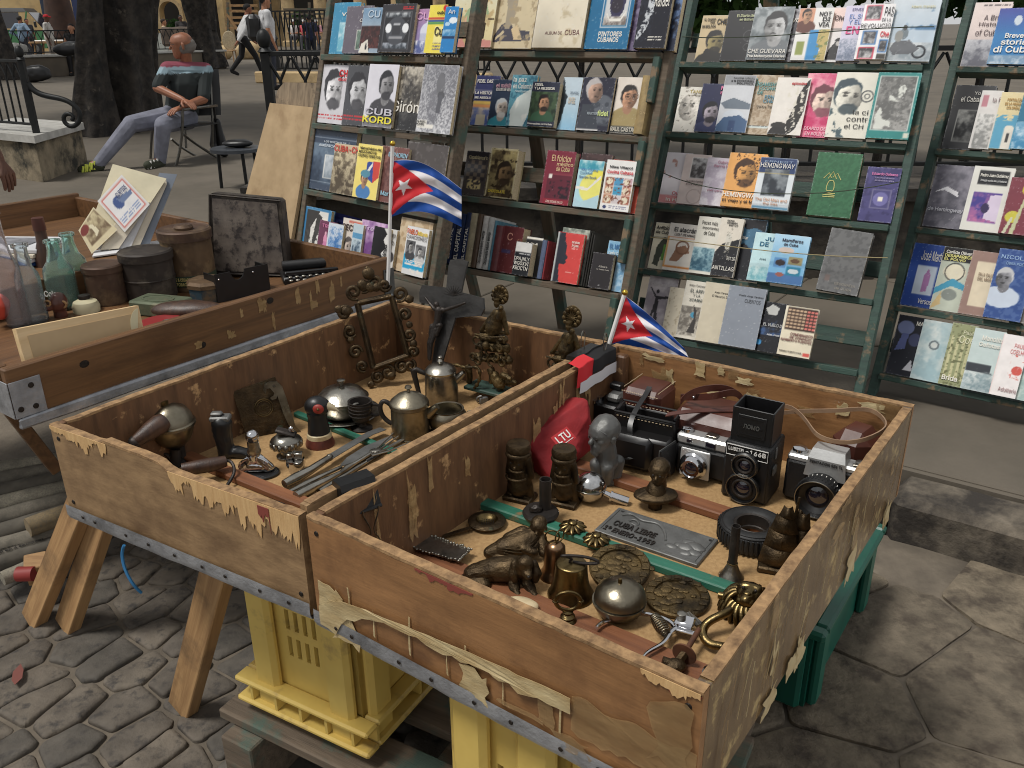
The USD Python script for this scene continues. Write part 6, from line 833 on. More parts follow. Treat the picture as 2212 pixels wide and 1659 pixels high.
# gilt shrine figures
def shrine(px, py, label, halo, hr, hem, waist, base, full):
    pl = Pl('shrine_statue', label, 'statue', *backspot(px, .05), ZF, -33, 1); k = pl.k * .2451; Q = lambda x, y, d=0: pl.p3(*ZS(x, y), d)
    hx, hy = halo
    pl('halo', rough(sph(Q(hx, hy, .004), hr * k, (.88, .10, 1.0), 3), .0008, 200), m_gilt)
    pl('halo_flower', [sph(Q(hx + hr * .68 * math.cos(a), hy + hr * .76 * math.sin(a), -.002), hr * .2 * k, (1, .6, 1), 1) for a in np.arange(12) / 12 * 2 * PI], m_gilt, kind='stuff'); pl('halo_ray', [tube([Q(hx, hy, -.002), Q(hx + hr * .55 * math.cos(a), hy + hr * .6 * math.sin(a), -.002)], [.0018, .0004], 5) for a in np.arange(14) / 14 * 2 * PI], m_gilt, kind='stuff')
    pl('head', rough(bones([(Q(hx - .1 * hr, hy + .75 * hr, -.008), .30 * hr * k, Q(hx - .1 * hr, hy + .95 * hr, -.008), .24 * hr * k)], 14, 10 * k), .0004, 300), m_gilt); pl('crown', lathe([(0, .45 * hr * k), (.3 * hr * k, .32 * hr * k), (.26 * hr * k, .0), (0, 0)], 12, Q(hx - .1 * hr, hy + .62 * hr, -.008)), m_gilt)
    (lx, ly), (rx, ry) = hem; sx, sy = waist
    pl('robe', rough(bones([(Q(sx - 30, sy, -.004), 30 * k, Q(sx + 30, sy, -.004), 30 * k), (Q(sx - 30, sy, -.004), 30 * k, Q(lx + 16, ly - 14, -.002), 18 * k), (Q(sx + 30, sy, -.004), 30 * k, Q(rx - 16, ry - 14, -.002), 18 * k), (Q(sx, sy, -.008), 34 * k, Q((lx + rx) / 2, (ly + ry) / 2, -.012), 30 * k), (Q(lx + 16, ly - 14), 18 * k, Q(rx - 16, ry - 14), 18 * k), (Q(sx, sy + 20, -.002), 45 * k, Q((lx + rx) / 2, (ly + ry) / 2 - 60, -.002), 80 * k)], 12, 14 * k, 3), .0011, 180), m_gilt); pl('hem_band', tube([Q(lx, ly, -.016), Q((lx + rx) / 2, (ly + ry) / 2 + 10, -.02), Q(rx, ry, -.016)], .002, 6), m_gilt)
    pl('child', rough(bones([(Q(sx + 45, sy - 50, -.014), 24 * k, Q(sx + 40, sy - 36, -.014), 20 * k), (Q(sx + 38, sy - 16, -.012), 24 * k, Q(sx + 20, sy + 40, -.012), 30 * k)], 12, 10 * k, 3), .0004, 300), m_gilt)
    by = base[1]; cx = base[0]; r = np.random.default_rng(px)
    m = [bones([(Q(cx - 100, ly + 40), 40 * k, Q(cx + 90, ry + 40), 40 * k), (Q(cx - 110, ly + 120), 46 * k, Q(cx + 110, ry + 120), 46 * k), (Q(cx - 150, ly + 220), 40 * k, Q(cx + 130, ry + 220), 44 * k)], 12, 12 * k, 3)]
    pl('cloud_base', rough(join(m), .003, 110), m_gilt)
    pl('cherub_head', rough(sph(Q(cx - 20, ly + 95, -.020), 34 * k, (1, 1, 1.1), 2), .0008, 200), m_gilt); pl('volute', [torus(r.uniform(22, 40) * k, .0026, Q(cx + u, ly + v, -.016), 18, 'y', 4.6, r.uniform(0, 6)) for u, v in [(-110, 60), (100, 60), (-90, 130), (90, 130), (-140, 200), (-40, 190), (60, 200), (130, 190), (-100, 240), (20, 250), (110, 250), (0, 150)]], m_gilt, kind='stuff')
    if full:
        pl('base_plate', box(Q(cx - 20, by, -.005) + [0, 0, .003], (430 * k, .05, .008), .002), m_gwood)
        for xs_, o_ in (((270, 860), (300, 920)), ((480, 880), (500, 960))): pl('foot', tube(spline([Q(*xs_, -.012), Q(*o_, -.014), Q(o_[0] - 10, 1000, -.012)], 8), [34 * k] * 3 + [28 * k] * 5, 10), m_gilt)
        pl('garland', [tube(spline([Q(170, 960, -.03), Q(160, 890, -.03), Q(190, 830, -.03), Q(260, 840, -.03), Q(330, 850, -.032), Q(420, 860, -.03), Q(430, 930, -.03), Q(400, 1010, -.03), Q(380, 1030, -.03)], 40), .0035 + .0012 * np.sin(np.arange(40) * 1.6), 8)], m_gilt); pl('acanthus', [rough(bones([(Q(520, 940, -.014), 40 * k, Q(560, 1020, -.012), 56 * k), (Q(600, 940, -.014), 30 * k, Q(660, 960, -.016), 22 * k), (Q(600, 1010), 40 * k, Q(670, 1020), 20 * k)], 12, 12 * k, 3), .003, 150)], m_gilt)
shrine(1086, 842, 'tall gilt shrine statue of a robed figure with halo on an ornate footed base', (535, 250), 88, ((355, 575), (620, 600)), (535, 400), (480, 1080), True)
shrine(1232, 826, 'smaller gilt haloed statue standing behind the dividing board', (1170, 445), 98, ((980, 770), (1275, 800)), (1160, 600), (1140, 960), False)
# ---- binder clips, small flag over the divider, paper flags
def divi(a0, y):  # how far the two faces of the dividing boards lie from a point on their rims
    n = np.array([AX[0], AX[1], 0]); return float((QA[2] * .5 + QA[1] * .5 - a0) @ n) - TH - .003, float((QB[3] * .5 + QB[0] * .5 - a0) @ n) + TH + .003
def clip(px0, px1, z, label, drop, wires):
    a1, a0 = at(*px0, z), at(*px1, z); x = (a1 - a0); L = np.linalg.norm(x); x /= L; y = np.cross([0, 0, 1], x); g_, f_ = divi(a0, y); M = mat4(a0, x, y, [0, 0, 1]); t = thing('binder_clip', label, 'clip', M=M)
    obj('body', [trimesh.convex.convex_hull([(u_, v_, w_) for u_ in (0, L) for v_, w_ in ((g_, -drop), (g_ + .001, -drop), (g_ + .014, .004), (f_ - .014, .004), (f_, -drop), (f_ - .001, -drop))]), tube([(0, f_, -drop), (L, f_, -drop)], .0028, 8)], m_black, t)
    for w in wires: obj('wire_loop', tube(spline([(q[0], f_ + .003 if q[1] < 0 else g_ + .02, q[2]) for q in w], 18), .0011, 6), m_silver, t)
    return t
clip(Z3(1590, 985), Z3(1830, 905), ZR + .006, 'black binder clip gripping the dividing board, wire loop hanging down', .036, [[(.006, -.013, -.034), (.012, -.015, -.055), (.014, -.015, -.075), (.008, -.015, -.086), (.018, -.015, -.094), (.028, -.015, -.086), (.022, -.015, -.075), (.024, -.015, -.055), (.03, -.013, -.034)]])
c2 = clip((1237, 775), (1288, 748), ZR + .006, 'black binder clip with raised wire loops, holding the red, white and black flag', .03, [[(.006, -.013, -.024), (.008, -.013, .01), (.008, -.012, .03), (.014, -.012, .036), (.018, -.012, .03), (.018, -.013, .01), (.02, -.013, -.02)], [(.03, .01, 0), (.03, .008, .02), (.032, .006, .036), (.038, .006, .04), (.042, .006, .034), (.042, .008, .01)]])
a1, a0 = at(1212, 792, ZR + .004), at(1294, 745, ZR + .004); x = a1 - a0; L = np.linalg.norm(x); x /= L; y = np.cross([0, 0, 1], x); _, ff = divi(a0, y); t = thing('small_flag', 'red, black and white striped flag draped over the dividing board', 'flag', M=mat4(a0, x, y, [0, 0, 1]))
def drape(u0, u1, v0, v1, off=0, n=8, m=10):
    V = []; 
    for u in np.linspace(u0, u1, n):
        for v in np.linspace(v0, v1, m): V.append((u, ff + .009 + off + .002 * math.sin(u * 110 + v * 40) - (.022 if v < .004 else 0), .010 - v))
    i = np.arange(n - 1)[:, None] * m + np.arange(m - 1)[None]; i = i.ravel(); return trimesh.Trimesh(V, np.vstack([np.c_[i, i + m, i + m + 1], np.c_[i, i + m + 1, i + 1]]), process=False)
obj('red_stripe', drape(L * .6, L, 0, .045), FLAT((196, 36, 44), .8), t, smooth=True); obj('black_stripe', drape(0, L * .6, 0, .034, .0005), FLAT((18, 18, 20), .8), t, smooth=True); obj('white_stripe', drape(L * -.02, L * .94, .036, .058, .001), FLAT((206, 204, 206), .8), t, smooth=True)
# ---- right tray
i = It('camera_case', 'open black leather camera case with stitched rim and hanging strap', 'camera case', 1388, 1000, rz=-30)
i('body', [box((0, 40, 55), (136, 8, 110), 3), box((0, -2, 40), (136, 76, 78), 6), box((-64, 20, 60), (8, 44, 116), 3), box((64, 20, 60), (8, 44, 116), 3), box((0, -2, 92), (136, 6, 34), 2)], m_bleather); i('lens_bulge', box((-8, -44, 46), (88, 26, 74), 12), m_bleather); i('rim', [tube([(-68, -5, 112), (68, -5, 112), (68, 44, 118), (-68, 44, 118), (-68, -5, 112)], 2.2, 6)], m_bleather)
i('stitching', [box((u, -6, 103), (4, 1, 1)) for u in range(-60, 62, 8)] + [box((u, -6, 70), (4, 1, 1)) for u in range(-60, 62, 8)] + [box((u, 38, 114), (4, 1, 1)) for u in range(-60, 62, 8)], m_stitch, kind='stuff', smooth=False)
i('strap', ribbon(spline(wp(i, (1362, 836, .72), (1366, 870, .705), (1370, 905, .69), (1380, 945, .665), (1396, 975, .64), (1392, 995, .63), (1380, 1000, .63)), 26), 11, (1, .1, 0), 1.4), m_bleather)
i('strap', ribbon(spline(wp(i, (1288, 876, .68), (1320, 900, .675), (1366, 930, .67)), 12), 10, (.5, 0, .86), 1.4), m_bleather)
def topbox(name, label, cat, p0, p1, p2, z, h, mat, ch=.006, part='body', wedge=None):
    A0, A1, A2 = at(*p0, z), at(*p1, z), at(*p2, z); x = A1 - A0; w = np.linalg.norm(x); x /= w; y = np.cross([0, 0, 1], x); d = max(.02, (A2 - A1) @ y)
    t = thing(name, label, cat, M=mat4(A0 - [0, 0, h], x, y, [0, 0, 1])); obj(part, box((w / 2, d / 2, h / 2), (w, d, h), ch), mat, t); return t, w, d, h, np.linalg.inv(mat4(A0 - [0, 0, h], x, y, [0, 0, 1]))
t, w, d, h, _ = topbox('camera_case', 'boxy brown leather camera case with cream stitching in the far corner', 'camera case', (1341, 835), (1424, 855), (1466, 824), .714, .10, m_leather, .010)
obj('nose', box((w * .42, -.006, h * .36), (w * .72, .026, h * .5), .012), m_leather, t); obj('stitching', [box((.004 + q * (w - .008), -.0005, h - .006), (.0028, .001, .0008)) for q in np.linspace(0, 1, 18)] + [box((w - .004, q * d, h + .0005), (.0008, .0028, .001)) for q in np.linspace(.06, .94, 16)] + [box((.005, q * d, h + .0005), (.0008, .0028, .001)) for q in np.linspace(.06, .94, 16)], m_stitch, t, kind='stuff', smooth=False)
t, w, d, h, _ = topbox('old_camera', 'silver and black old camera squeezed behind the black leather case', 'camera', (1276, 868), (1340, 884), (1362, 858), .664, .055, m_black, .004)
obj('top_plate', box((w * .6, d * .6, h + .008), (w * .5, d * .7, .018), .006), m_lead, t); obj('dial', lathe([(0, 0), (.008, 0), (.008, .008), (0, .009)], 16, (w * .15, d * .3, h)), m_chrome, t); obj('dial', lathe([(0, 0), (.006, 0), (.006, .006), (0, .007)], 16, (w * .1, d * .02, h)), m_chrome, t); obj('hot_shoe', box((w * .5, d * .75, h + .024), (w * .4, d * .3, .012), .002), m_black, t)
t, w, d, h, I_ = topbox('camera_case', 'long brown leather camera case with slack straps on top', 'camera case', (1447, 882), (1604, 918), (1652, 872), .708, .10, m_leather, .016)
obj('seam', box((w / 2, -.0008, h * .66), (w * .98, .002, .0022)), m_chrome, t)
def strap(t, I, pts, wd, mat=m_leather, side=(0, 0, 1)): obj('strap', ribbon([(I @ np.r_[q, 1])[:3] for q in spline([at(*p) for p in pts], 40)], wd, side, .002), mat, t)
strap(t, I_, [(1470, 868, 0.718), (1500, 846, 0.738), (1545, 838, 0.748), (1585, 846, 0.738), (1606, 866, 0.723), (1612, 885, 0.708)], .012); strap(t, I_, [(1470, 858, 0.718), (1510, 858, 0.728), (1550, 854, 0.743), (1590, 850, 0.738), (1612, 880, 0.713)], .012); strap(t, I_, [(1440, 896, 0.708), (1480, 890, 0.712), (1540, 886, 0.712), (1600, 886, 0.712)], .012, side=(0, 1, .2))
obj('stud', sph((.03, d * .3, h + .016), .003, sub=1), m_chrome, t)
t, w, d, h, I_ = topbox('camera_case', 'rounded brown leather camera case in the far right corner', 'camera case', (1792, 926), (1876, 952), (1915, 918), .718, .105, m_leather, .018)
strap(t, I_, [(1668, 888, 0.711), (1712, 882, 0.726), (1742, 910, 0.716), (1775, 945, 0.716), (1840, 955, 0.726), (1895, 938, 0.736), (1908, 905, 0.736), (1880, 886, 0.736), (1820, 886, 0.736), (1740, 888, 0.726), (1690, 892, 0.716)], .007, MAT('tan_strap', (150, 122, 96), (104, 80, 62), rough=.5))
# folding camera
i = It('folding_camera', 'silver folding camera with open front door, left of the twin-lens camera', 'camera', 1520, 1040, rz=-33)
i('body', box((0, 20, 42), (140, 40, 70), 8), m_leathe); i('top_plate', box((0, 20, 88), (138, 38, 24), 5), m_satin); i('leather_panel', box((54, -1, 42), (26, 3, 58), 1), m_leather); i('front_door', mv(box((0, 0, 0), (4, 64, 76), 1), (-72, -34, 42), rz=-8), m_leathe); i('door_rim', mv(box((-2.6, 0, 0), (1.5, 66, 78), 0), (-72, -34, 42), rz=-8), m_lead)
i('lens_board', box((-18, -14, 44), (66, 6, 66), 4), m_satin); i('shutter', mv(lathe([(0, 0), (30, 0), (30, 10), (26, 14), (26, 20), (20, 28), (19, 22), (0, 20)], 32), (-18, -16, 44), rx=90), m_chrome); i('lens', mv(lathe([(0, 3), (8, 2), (13, 0), (13, -2)], 24), (-18, -38, 44), rx=90), m_lens); i('winder', lathe([(0, 0), (13, 0), (13, 8), (10, 10), (0, 11)], 24, (-52, 20, 100)), m_chrome); i('winder', lathe([(0, 0), (11, 0), (11, 5), (0, 6)], 24, (54, 20, 100)), m_chrome); i('viewfinder', box((8, 0, 88), (22, 3, 13), 1), m_lens); i('viewfinder', box((-40, 0, 88), (11, 3, 8), 1), m_lens); i('accessory_shoe', box((4, 20, 103), (24, 20, 5), 1), m_silver)
# twin-lens camera
i = It('twin_lens_camera', 'black twin-lens reflex camera with raised viewing hood', 'camera', 1604, 1082, rz=-33)
i('body', box((0, 48, 68), (100, 96, 132), 4), m_leathe); i('front_plate', box((0, -2, 70), (92, 5, 122), 3), m_black)
i('hood', [box((0, 12, 172), (84, 4, 78), 1), box((0, 82, 172), (84, 4, 78), 1), box((-42, 47, 172), (4, 72, 78), 1), box((42, 47, 172), (4, 72, 78), 1)], m_black); i('hood_panel', [box((0, 9, 172), (60, 3, 50), 1), box((0, 7.2, 172), (46, 1.5, 3)), box((0, 7.2, 192), (46, 1.5, 2)), box((0, 7.2, 154), (46, 1.5, 2))], m_black)
for z, r in ((38, 36), (92, 29)): i('lens_ring', mv(lathe([(0, 0), (r, 0), (r, 10), (r - 5, 15), (r - 6, 9), (0, 8)], 32), (0, -4, z), rx=90), m_black); i('ring_edge', torus(r - 2.5, 1.2, (0, -18.5, z), 32, 'y'), m_silver); i('lens_barrel', torus(r * .55, 3, (0, -15, z), 28, 'y'), m_iron); i('lens', mv(lathe([(0, 5), (r * .25, 4), (r * .45, 0), (r * .45, -4)], 24), (0, -12, z), rx=90), m_lens)
i('name_frame', tube([(-44, -5, 106), (-44, -5, 130), (44, -5, 130), (44, -5, 106), (26, -5, 106), (0, -5, 122), (-26, -5, 106), (-44, -5, 106)], .8, 5), m_white)
for s_, w_, h_, x_, z_ in (('LUBITEL', 36, 8, -40, 117), ('166B', 34, 10, 6, 116)): i('lettering', mv(fit(s_, w_, h_, .8), (x_, -5.4, z_), rx=90), m_white, smooth=False)
i('lettering', mv(fit('ЛОМО', 34, 10, 1), (-17, 6.8, 168), rx=90), m_lead, smooth=False); i('side_lug', [box((51, 30, 116), (3, 10, 26), 1), box((52, 26, 78), (5, 24, 20), 2)], m_lead)
# single-lens camera
i = It('reflex_camera', 'silver and black single-lens reflex camera with big lens facing the front', 'camera', 1768, 1102, rz=-33); i.k *= .87
i('body', box((0, 34, 62), (190, 56, 112), 8), m_leathe); i('top_plate', box((0, 34, 122), (186, 52, 18), 5), m_satin); i('prism', trimesh.convex.convex_hull(np.array([(-48, 0, 88), (52, 0, 88), (-42, -2, 138), (46, -2, 138), (-36, 12, 160), (40, 12, 160), (-36, 62, 156), (40, 62, 156), (-48, 66, 100), (52, 66, 100)], float)), m_satin, smooth=25)
i('lettering', mv(fit('PENTACON SIX TL', 78, 8, .8), (-36, -3.0, 126), rx=90), m_ink, smooth=False)
L_ = [(0, 0), (44, 0), (46, 8), (46, 26), (43, 28), (48, 32), (52, 36), (52, 62), (50, 66), (47, 66), (42, 54), (30, 46), (0, 46)]
i('lens_barrel', mv(lathe(L_, 40), (0, 6, 58), rx=90), m_black, smooth=30); i('grip_ring', [mv(box((0, 0, 0), (2.4, 2, 16)), (52 * math.cos(a), -42, 58 + 52 * math.sin(a)), rx=90) for a in np.arange(40) / 40 * 2 * PI], m_black, kind='stuff', smooth=False); i('ring_edge', torus(48.5, 1.3, (0, -60, 58), 40, 'y'), m_silver); i('index_marks', [mv(box((0, 0, 0), (1.6, 1, 6)), (46.6 * math.cos(a), -14, 58 + 46.6 * math.sin(a)), rx=90) for a in np.linspace(.4, 2.8, 11)], m_white, kind='stuff', smooth=False); i('lens', mv(lathe([(0, 10), (16, 8), (28, 2), (32, -4)], 32), (0, -38, 58), rx=90), m_lens)
i('dial', lathe([(0, 0), (18, 0), (18, 10), (14, 12), (0, 13)], 28, (-70, 34, 131)), m_chrome); i('advance_lever', mv(box((0, 0, 0), (40, 12, 5), 2), (78, 26, 134), rz=14), m_silver); i('dial', lathe([(0, 0), (13, 0), (13, 7), (0, 8)], 24, (74, 38, 131)), m_silver)
# red pouch
i = It('pouch', 'red fabric pouch with white LTU patch leaning on the dividing board', 'pouch', 1215, 1000)
W4 = wp(i, (1142, 950, .665), (1232, 866, .70), (1262, 868, .705), (1268, 962, .63), (1190, 1024, .612), (1150, 1000, .612), (1262, 905, .68))
i('pouch', rough(m2t(hullof([W4[0], W4[1], W4[2], W4[6], W4[3], W4[4], W4[5]], [8, 9, 9, 12, 14, 12, 9]) + hullof([(W4[0] + W4[1]) / 2, (W4[3] + W4[4]) / 2 + [0, 0, 20], (W4[1] + W4[3]) / 2], [14, 24, 20]) + hullof([W4[4], W4[5], W4[4] * .6 + W4[5] * .4 + [0, 0, -14]], [9, 7, 6]), 7, 5), 3, .05), MAT('red_fabric', (150, 30, 34), (118, 22, 28), sc=20, rough=.75, bump=.0006, bsc=300), smooth=60)
A0, A1, A2 = wp(i, (1142, 968, .668), (1262, 884, .70), (1196, 1022, .634)); e1 = (A1 - A0) / np.linalg.norm(A1 - A0); nn = np.cross(e1, A2 - A0); nn /= np.linalg.norm(nn); nn = nn if nn @ ((EYE - i.p) / i.k) > 0 else -nn; e2 = np.cross(nn, e1)
for f_, m_, off in ((mv(box((0, 0, 0), (46, 30, .6)), (0, 0, 0)), FLAT((166, 34, 38), .6), 3), (mv(fit('LTU', 34, 17, .8), (-17, -7, 1)), m_white, 3.2), (mv(box((0, -11.5, 1.2), (34, 1.2, .6))), m_white, 3.2)):
    c = wp(i, (1217, 946, .682))[0]; o_ = EYE - i.p; o_ = o_ / np.linalg.norm(o_); f_.apply_transform(mat4(c + o_ * (14 + off), e1, e2, nn)); i('label_patch' if f_ is not None and off == 3 else 'lettering', f_, m_, smooth=False)
# busts and figures
def caryatid(px, py, label):
    i = It('caryatid_bust', label, 'bust', px, py, rz=-25); i('bust', rough(bones([((-22, 10, 8), (12, 14, 8), (22, 10, 8), (12, 14, 8)), ((-20, 10, 12), 12, (-14, 8, 60), 12), ((20, 10, 12), 12, (14, 8, 60), 12), ((0, 6, 30), 24, (0, 4, 70), 18), ((0, 4, 70), 16, (0, 0, 88), 17), ((0, -2, 86), 17, (0, -2, 104), 19), ((-26, 8, 60), 8, (-18, 6, 100), 9), ((26, 8, 60), 8, (18, 6, 100), 9), ((0, -14, 92), 4, (0, -19, 86), 4)], 14, 6, 4), .9, .1), m_bronze)
    i('turban', [torus(21, 7, (0, 2, 112), 24), torus(18, 5, (0, 2, 121), 24)], m_bronze, smooth=60); i('cap', lathe([(0, 122), (26, 120), (27, 128), (24, 136), (0, 138)], 24, (0, 2, 0)), m_bronze); i('drapery', [torus(17 + 7 * q, 2.4, (0, -4, 78 - 16 * q), 16, None, PI * .8, PI * 1.1) for q in range(2)], m_bronze, kind='stuff'); i('plinth', box((0, 8, 5), (66, 48, 12), 3), m_bronze); i('eye_sockets', [sph((sx * 7, -17, 96), 3.6, (1.3, .5, .7), 1) for sx in (-1, 1)], m_iron, kind='stuff')
caryatid(1120, 1080, 'left of two dark bronze female busts with turbans, by the red pouch'); caryatid(1216, 1090, 'right one of the two dark bronze turbaned busts, before the grey bust')
def head(i, s, c, mat, yaw=-60, neck=True, hair=None, extra=()):
    """a sculpted head of half-width s at c, looking along yaw (0 = to the right)"""
    a = math.radians(yaw); f = np.array([math.cos(a), math.sin(a), 0]); r = np.array([-f[1], f[0], 0]); c = np.array(c, float); z = np.array([0, 0, 1.])
    P = lambda u, v, w: c + f * u * s + r * v * s + z * w * s
    B = [(P(-.18, 0, .42), s * .98, P(.12, 0, .25), s * .9), (P(.1, 0, .2), s * .86, P(.42, 0, -.62), s * .52), (P(.72, 0, -.78), s * .26, P(.5, 0, -.5), s * .5), (P(.86, 0, .06), s * .13, P(1.08, 0, -.22), s * .16), (P(.78, -.34, .2), s * .17, P(.78, .34, .2), s * .17), (P(.84, -.16, -.44), s * .12, P(.84, .16, -.44), s * .12), (P(.56, -.46, -.1), s * .28, P(.56, .46, -.1), s * .28), (P(-.05, -.86, .06), s * .2, P(-.08, -.88, -.22), s * .13), (P(-.05, .86, .06), s * .2, P(-.08, .88, -.22), s * .13)]
    if neck: B += [(P(-.15, 0, -.3), s * .62, P(-.3, 0, -1.5), s * .72)]
    return B + list(extra), P
i = It('bust', 'grey metal bust of a bearded man gazing left', 'bust', 1308, 1048); B, P = head(i, 33, (-8, 0, 120), m_lead, 215)
i('bust', rough(bones(B + [((-2, 4, 76), 20, (2, 6, 56), 26), ((-22, 0, 52), 14, (26, 10, 52), 15), ((-22, 0, 52), 14, (-14, 2, 8), 12), ((26, 10, 52), 15, (20, 8, 8), 13), ((-14, 2, 6), 13, (20, 8, 6), 14), ((2, -8, 48), 16, (2, 2, 10), 14), (P(.72, 0, -.95), 9, P(.6, 0, -1.2), 6)], 16, 5, 4), .9, .09), m_lead, smooth=60); i('beard', rough(bones([(P(.8, -.22, -.5), 5, P(.8, .22, -.5), 5), (P(.7, 0, -.8), 9, P(.62, 0, -1.15), 6)], 12, 4, 2), 1.2, .2), m_lead); i('eyes', [sph(P(.86, q, .06), 3.4, sub=1) for q in (-.32, .32)], m_iron, kind='stuff'); i('hairline', tube(spline([P(.5, -.8, .5), P(.72, -.3, .72), P(.72, .3, .72), P(.5, .8, .5)], 14), 1.6, 6), m_lead)
i = It('bust', 'small dark bronze bust of a man on a flared collar base', 'bust', 1415, 1096); B, P = head(i, 23, (4, 0, 86), m_bronze, 245)
i('bust', rough(bones(B + [((0, 0, 50), 18, (0, 0, 36), 24)], 16, 4, 4), .7, .1), m_bronze, smooth=60); i('collar', rough(mv(lathe([(0, 26), (38, 22), (48, 30), (46, 35), (20, 44), (0, 46)], 30), s=(1, .7, 1)).subdivide(), 1.4, .1), m_bronze); i('foot', lathe([(0, 0), (15, 0), (15, 26), (0, 26)], 18), m_bronze); i('eyes', [sph(P(.86, q, .06), 2.8, sub=1) for q in (-.32, .32)], m_iron, kind='stuff')
i = It('lamp_ball', 'shiny steel ball with short chrome stem lying beside the grey bust', 'metal ball', 1280, 1082)
i('ball', lathe([(0, -34)] + [(34 * math.sin(t), -34 * math.cos(t)) for t in np.linspace(.1, PI - .1, 22)] + [(0, 34)], 36, (-6, 0, 34)), MAT('mottled_steel', (206, 206, 206), (140, 138, 134), sc=26, rough=.16, metal=1., c3=(70, 66, 62), s3=30, t3=(.6, .72))); i('seam', torus(34.4, 1.2, (-6, 0, 36), 36), m_silver); i('stem', [cyl((24, -6, 22), (40, -10, 16), 7), cyl((38, -10, 17), (74, -18, 8), 10), cyl((36, -9, 17), (40, -10, 16), 12)], m_chrome)
i = It('candle_holder', 'dark metal disc holder with upright tube on the green batten', 'candle holder', 1168, 1112, ZF + .013)
i('dish', lathe([(0, 0), (38, 0), (40, 6), (36, 12), (20, 14), (0, 14)], 32), m_iron); i('tube', lathe([(13, 10), (13, 84), (11, 84), (11, 14)], 24, (10, 6, 0)), m_iron); i('ornament', rough(sph((-12, -8, 20), 10, (1.4, 1, 1), 3), 3, .14), m_iron)
i = It('strainer', 'round tarnished tea strainer with flat handle', 'strainer', 1052, 1134)
i('rim', rough(mv(lathe([(24, 12), (30, 10), (40, 8), (41, 11), (32, 15), (24, 15)], 40).subdivide()), 1.2, .2), m_bronze); i('bowl', lathe([(25, 13), (20, 6), (10, 2), (0, 1), (0, 3), (10, 4), (20, 8), (25, 15)], 32), m_brass); i('hole', [mv(lathe([(0, .4), (1.5, .4), (1.5, 0)], 6), (x, y, 3.4 + (x * x + y * y) * .011)) for x in range(-16, 17, 5) for y in range(-16, 17, 5) if x * x + y * y < 330], m_ink, kind='stuff'); P = wp(i, (1018, 1140, .607), (985, 1150, .605), (955, 1160, .603)); i('handle', ribbon(spline(P, 8), 15, (.25, 1, 0), 2.5), m_bronze)
A = [at(*Z6(*q), .612) for q in ((160, 545), (330, 440), (695, 562), (585, 668))]; c = sum(A) / 4; t = thing('silver_tray', 'small rectangular silver tray with beaded rim in the near left corner', 'tray', c); A = [q - c for q in A]
obj('plate', rough(prism([q[:2] for q in A], .002).subdivide().subdivide(), .0006, 90), m_silver, t); obj('beaded_rim', [sph(A[j] * (1 - q) + A[(j + 1) % 4] * q + np.array([0, 0, .0022]) + rng.normal(0, .0006, 3), rng.uniform(.0016, .0028), sub=1) for j in range(4) for q in np.linspace(0, 1, 16)], m_silver, t, kind='stuff'); obj('foot', box((0, 0, -.006), (.02, .02, .012), .002), m_iron, t)
i = It('buddha', 'reclining dark bronze bald figure with green patina', 'figurine', 1120, 1205); B, P = head(i, 19, (44, 22, 62), m_bronze, 255, False)
i('figure', rough(bones(B + [((36, 20, 44), 20, (10, 14, 28), 30), ((10, 14, 28), 30, (-32, 6, 20), 24), ((-32, 6, 20), 22, (-62, 0, 14), 14), ((30, 6, 36), 12, (10, -12, 30), 10), ((10, -12, 30), 10, (34, -16, 24), 9), ((-20, 20, 34), 16, (10, 26, 46), 16), ((50, 12, 40), 12, (54, -8, 18), 11), ((-50, -6, 10), 12, (-30, -14, 8), 12)], 14, 6, 4), 1.3, .08), m_bronze, smooth=60); i('robe_fold', [tube(spline([(-50, -6, 26), (-10, -20, 36 - 8 * q), (30, -14, 34 - 6 * q), (44, 4, 42)], 14), 1.8, 6) for q in range(3)], m_bronze, kind='stuff')
i = It('dog_figurine', 'dark bronze spaniel figurine lying in front of the bald figure', 'figurine', 1090, 1262)
i('dog', rough(bones([((-66, 6, 22), (24, 22, 22), (-20, 6, 34), (28, 26, 28)), ((-20, 6, 34), 28, (20, 0, 40), 28), ((20, 0, 40), 26, (40, -14, 54), 22), ((-72, 0, 14), 18, (-44, -18, 12), 16), ((-80, 10, 12), 12, (-92, 0, 12), 9), ((20, -10, 22), 16, (22, -34, 6), 10), ((44, -10, 26), 16, (58, -36, 6), 10), ((22, -34, 6), 9, (28, -44, 4), 8), ((58, -36, 6), 9, (64, -48, 4), 8), ((42, -18, 62), 20, (44, -24, 70), 18), ((46, -30, 58), 13, (50, -42, 52), 10), ((50, -42, 52), 9, (51, -46, 54), 6)], 14, 6, 4), 2.2, .075), m_bronze, smooth=60); i('ear', [rough(bones([((42 + sx * 20, -18, 66), 8, (44 + sx * 24, -24, 44), 12), ((44 + sx * 24, -24, 44), 12, (44 + sx * 22, -28, 30), 7)], 12, 6, 2), 2, .12) for sx in (-1, 1)], m_bronze, kind='stuff', smooth=60); i('nose', sph((51, -52, 55), 3.4, sub=1), m_iron)
def rosette(px, py, label):
    i = It('rosette_knob', label, 'knob', px, py, ZF + .012, group=None)
    for q in range(11): a = q / 11 * 2 * PI; i('petal', mv(mv(mv(sph((0, 0, 0), 10, (1.3, .55, .4), 2), ry=24), (19, 0, 9)), rz=math.degrees(a)), m_brass)
    i('boss', sph((0, 0, 16), 10, (1, 1, .6)), m_brass); i('under_plate', lathe([(0, 0), (24, 0), (26, 6), (0, 9)], 24), m_brass)
rosette(1237, 1143, 'brass flower knob on the green batten, farther of the two'); rosette(1288, 1170, 'brass flower knob on the green batten, nearer to the bells')
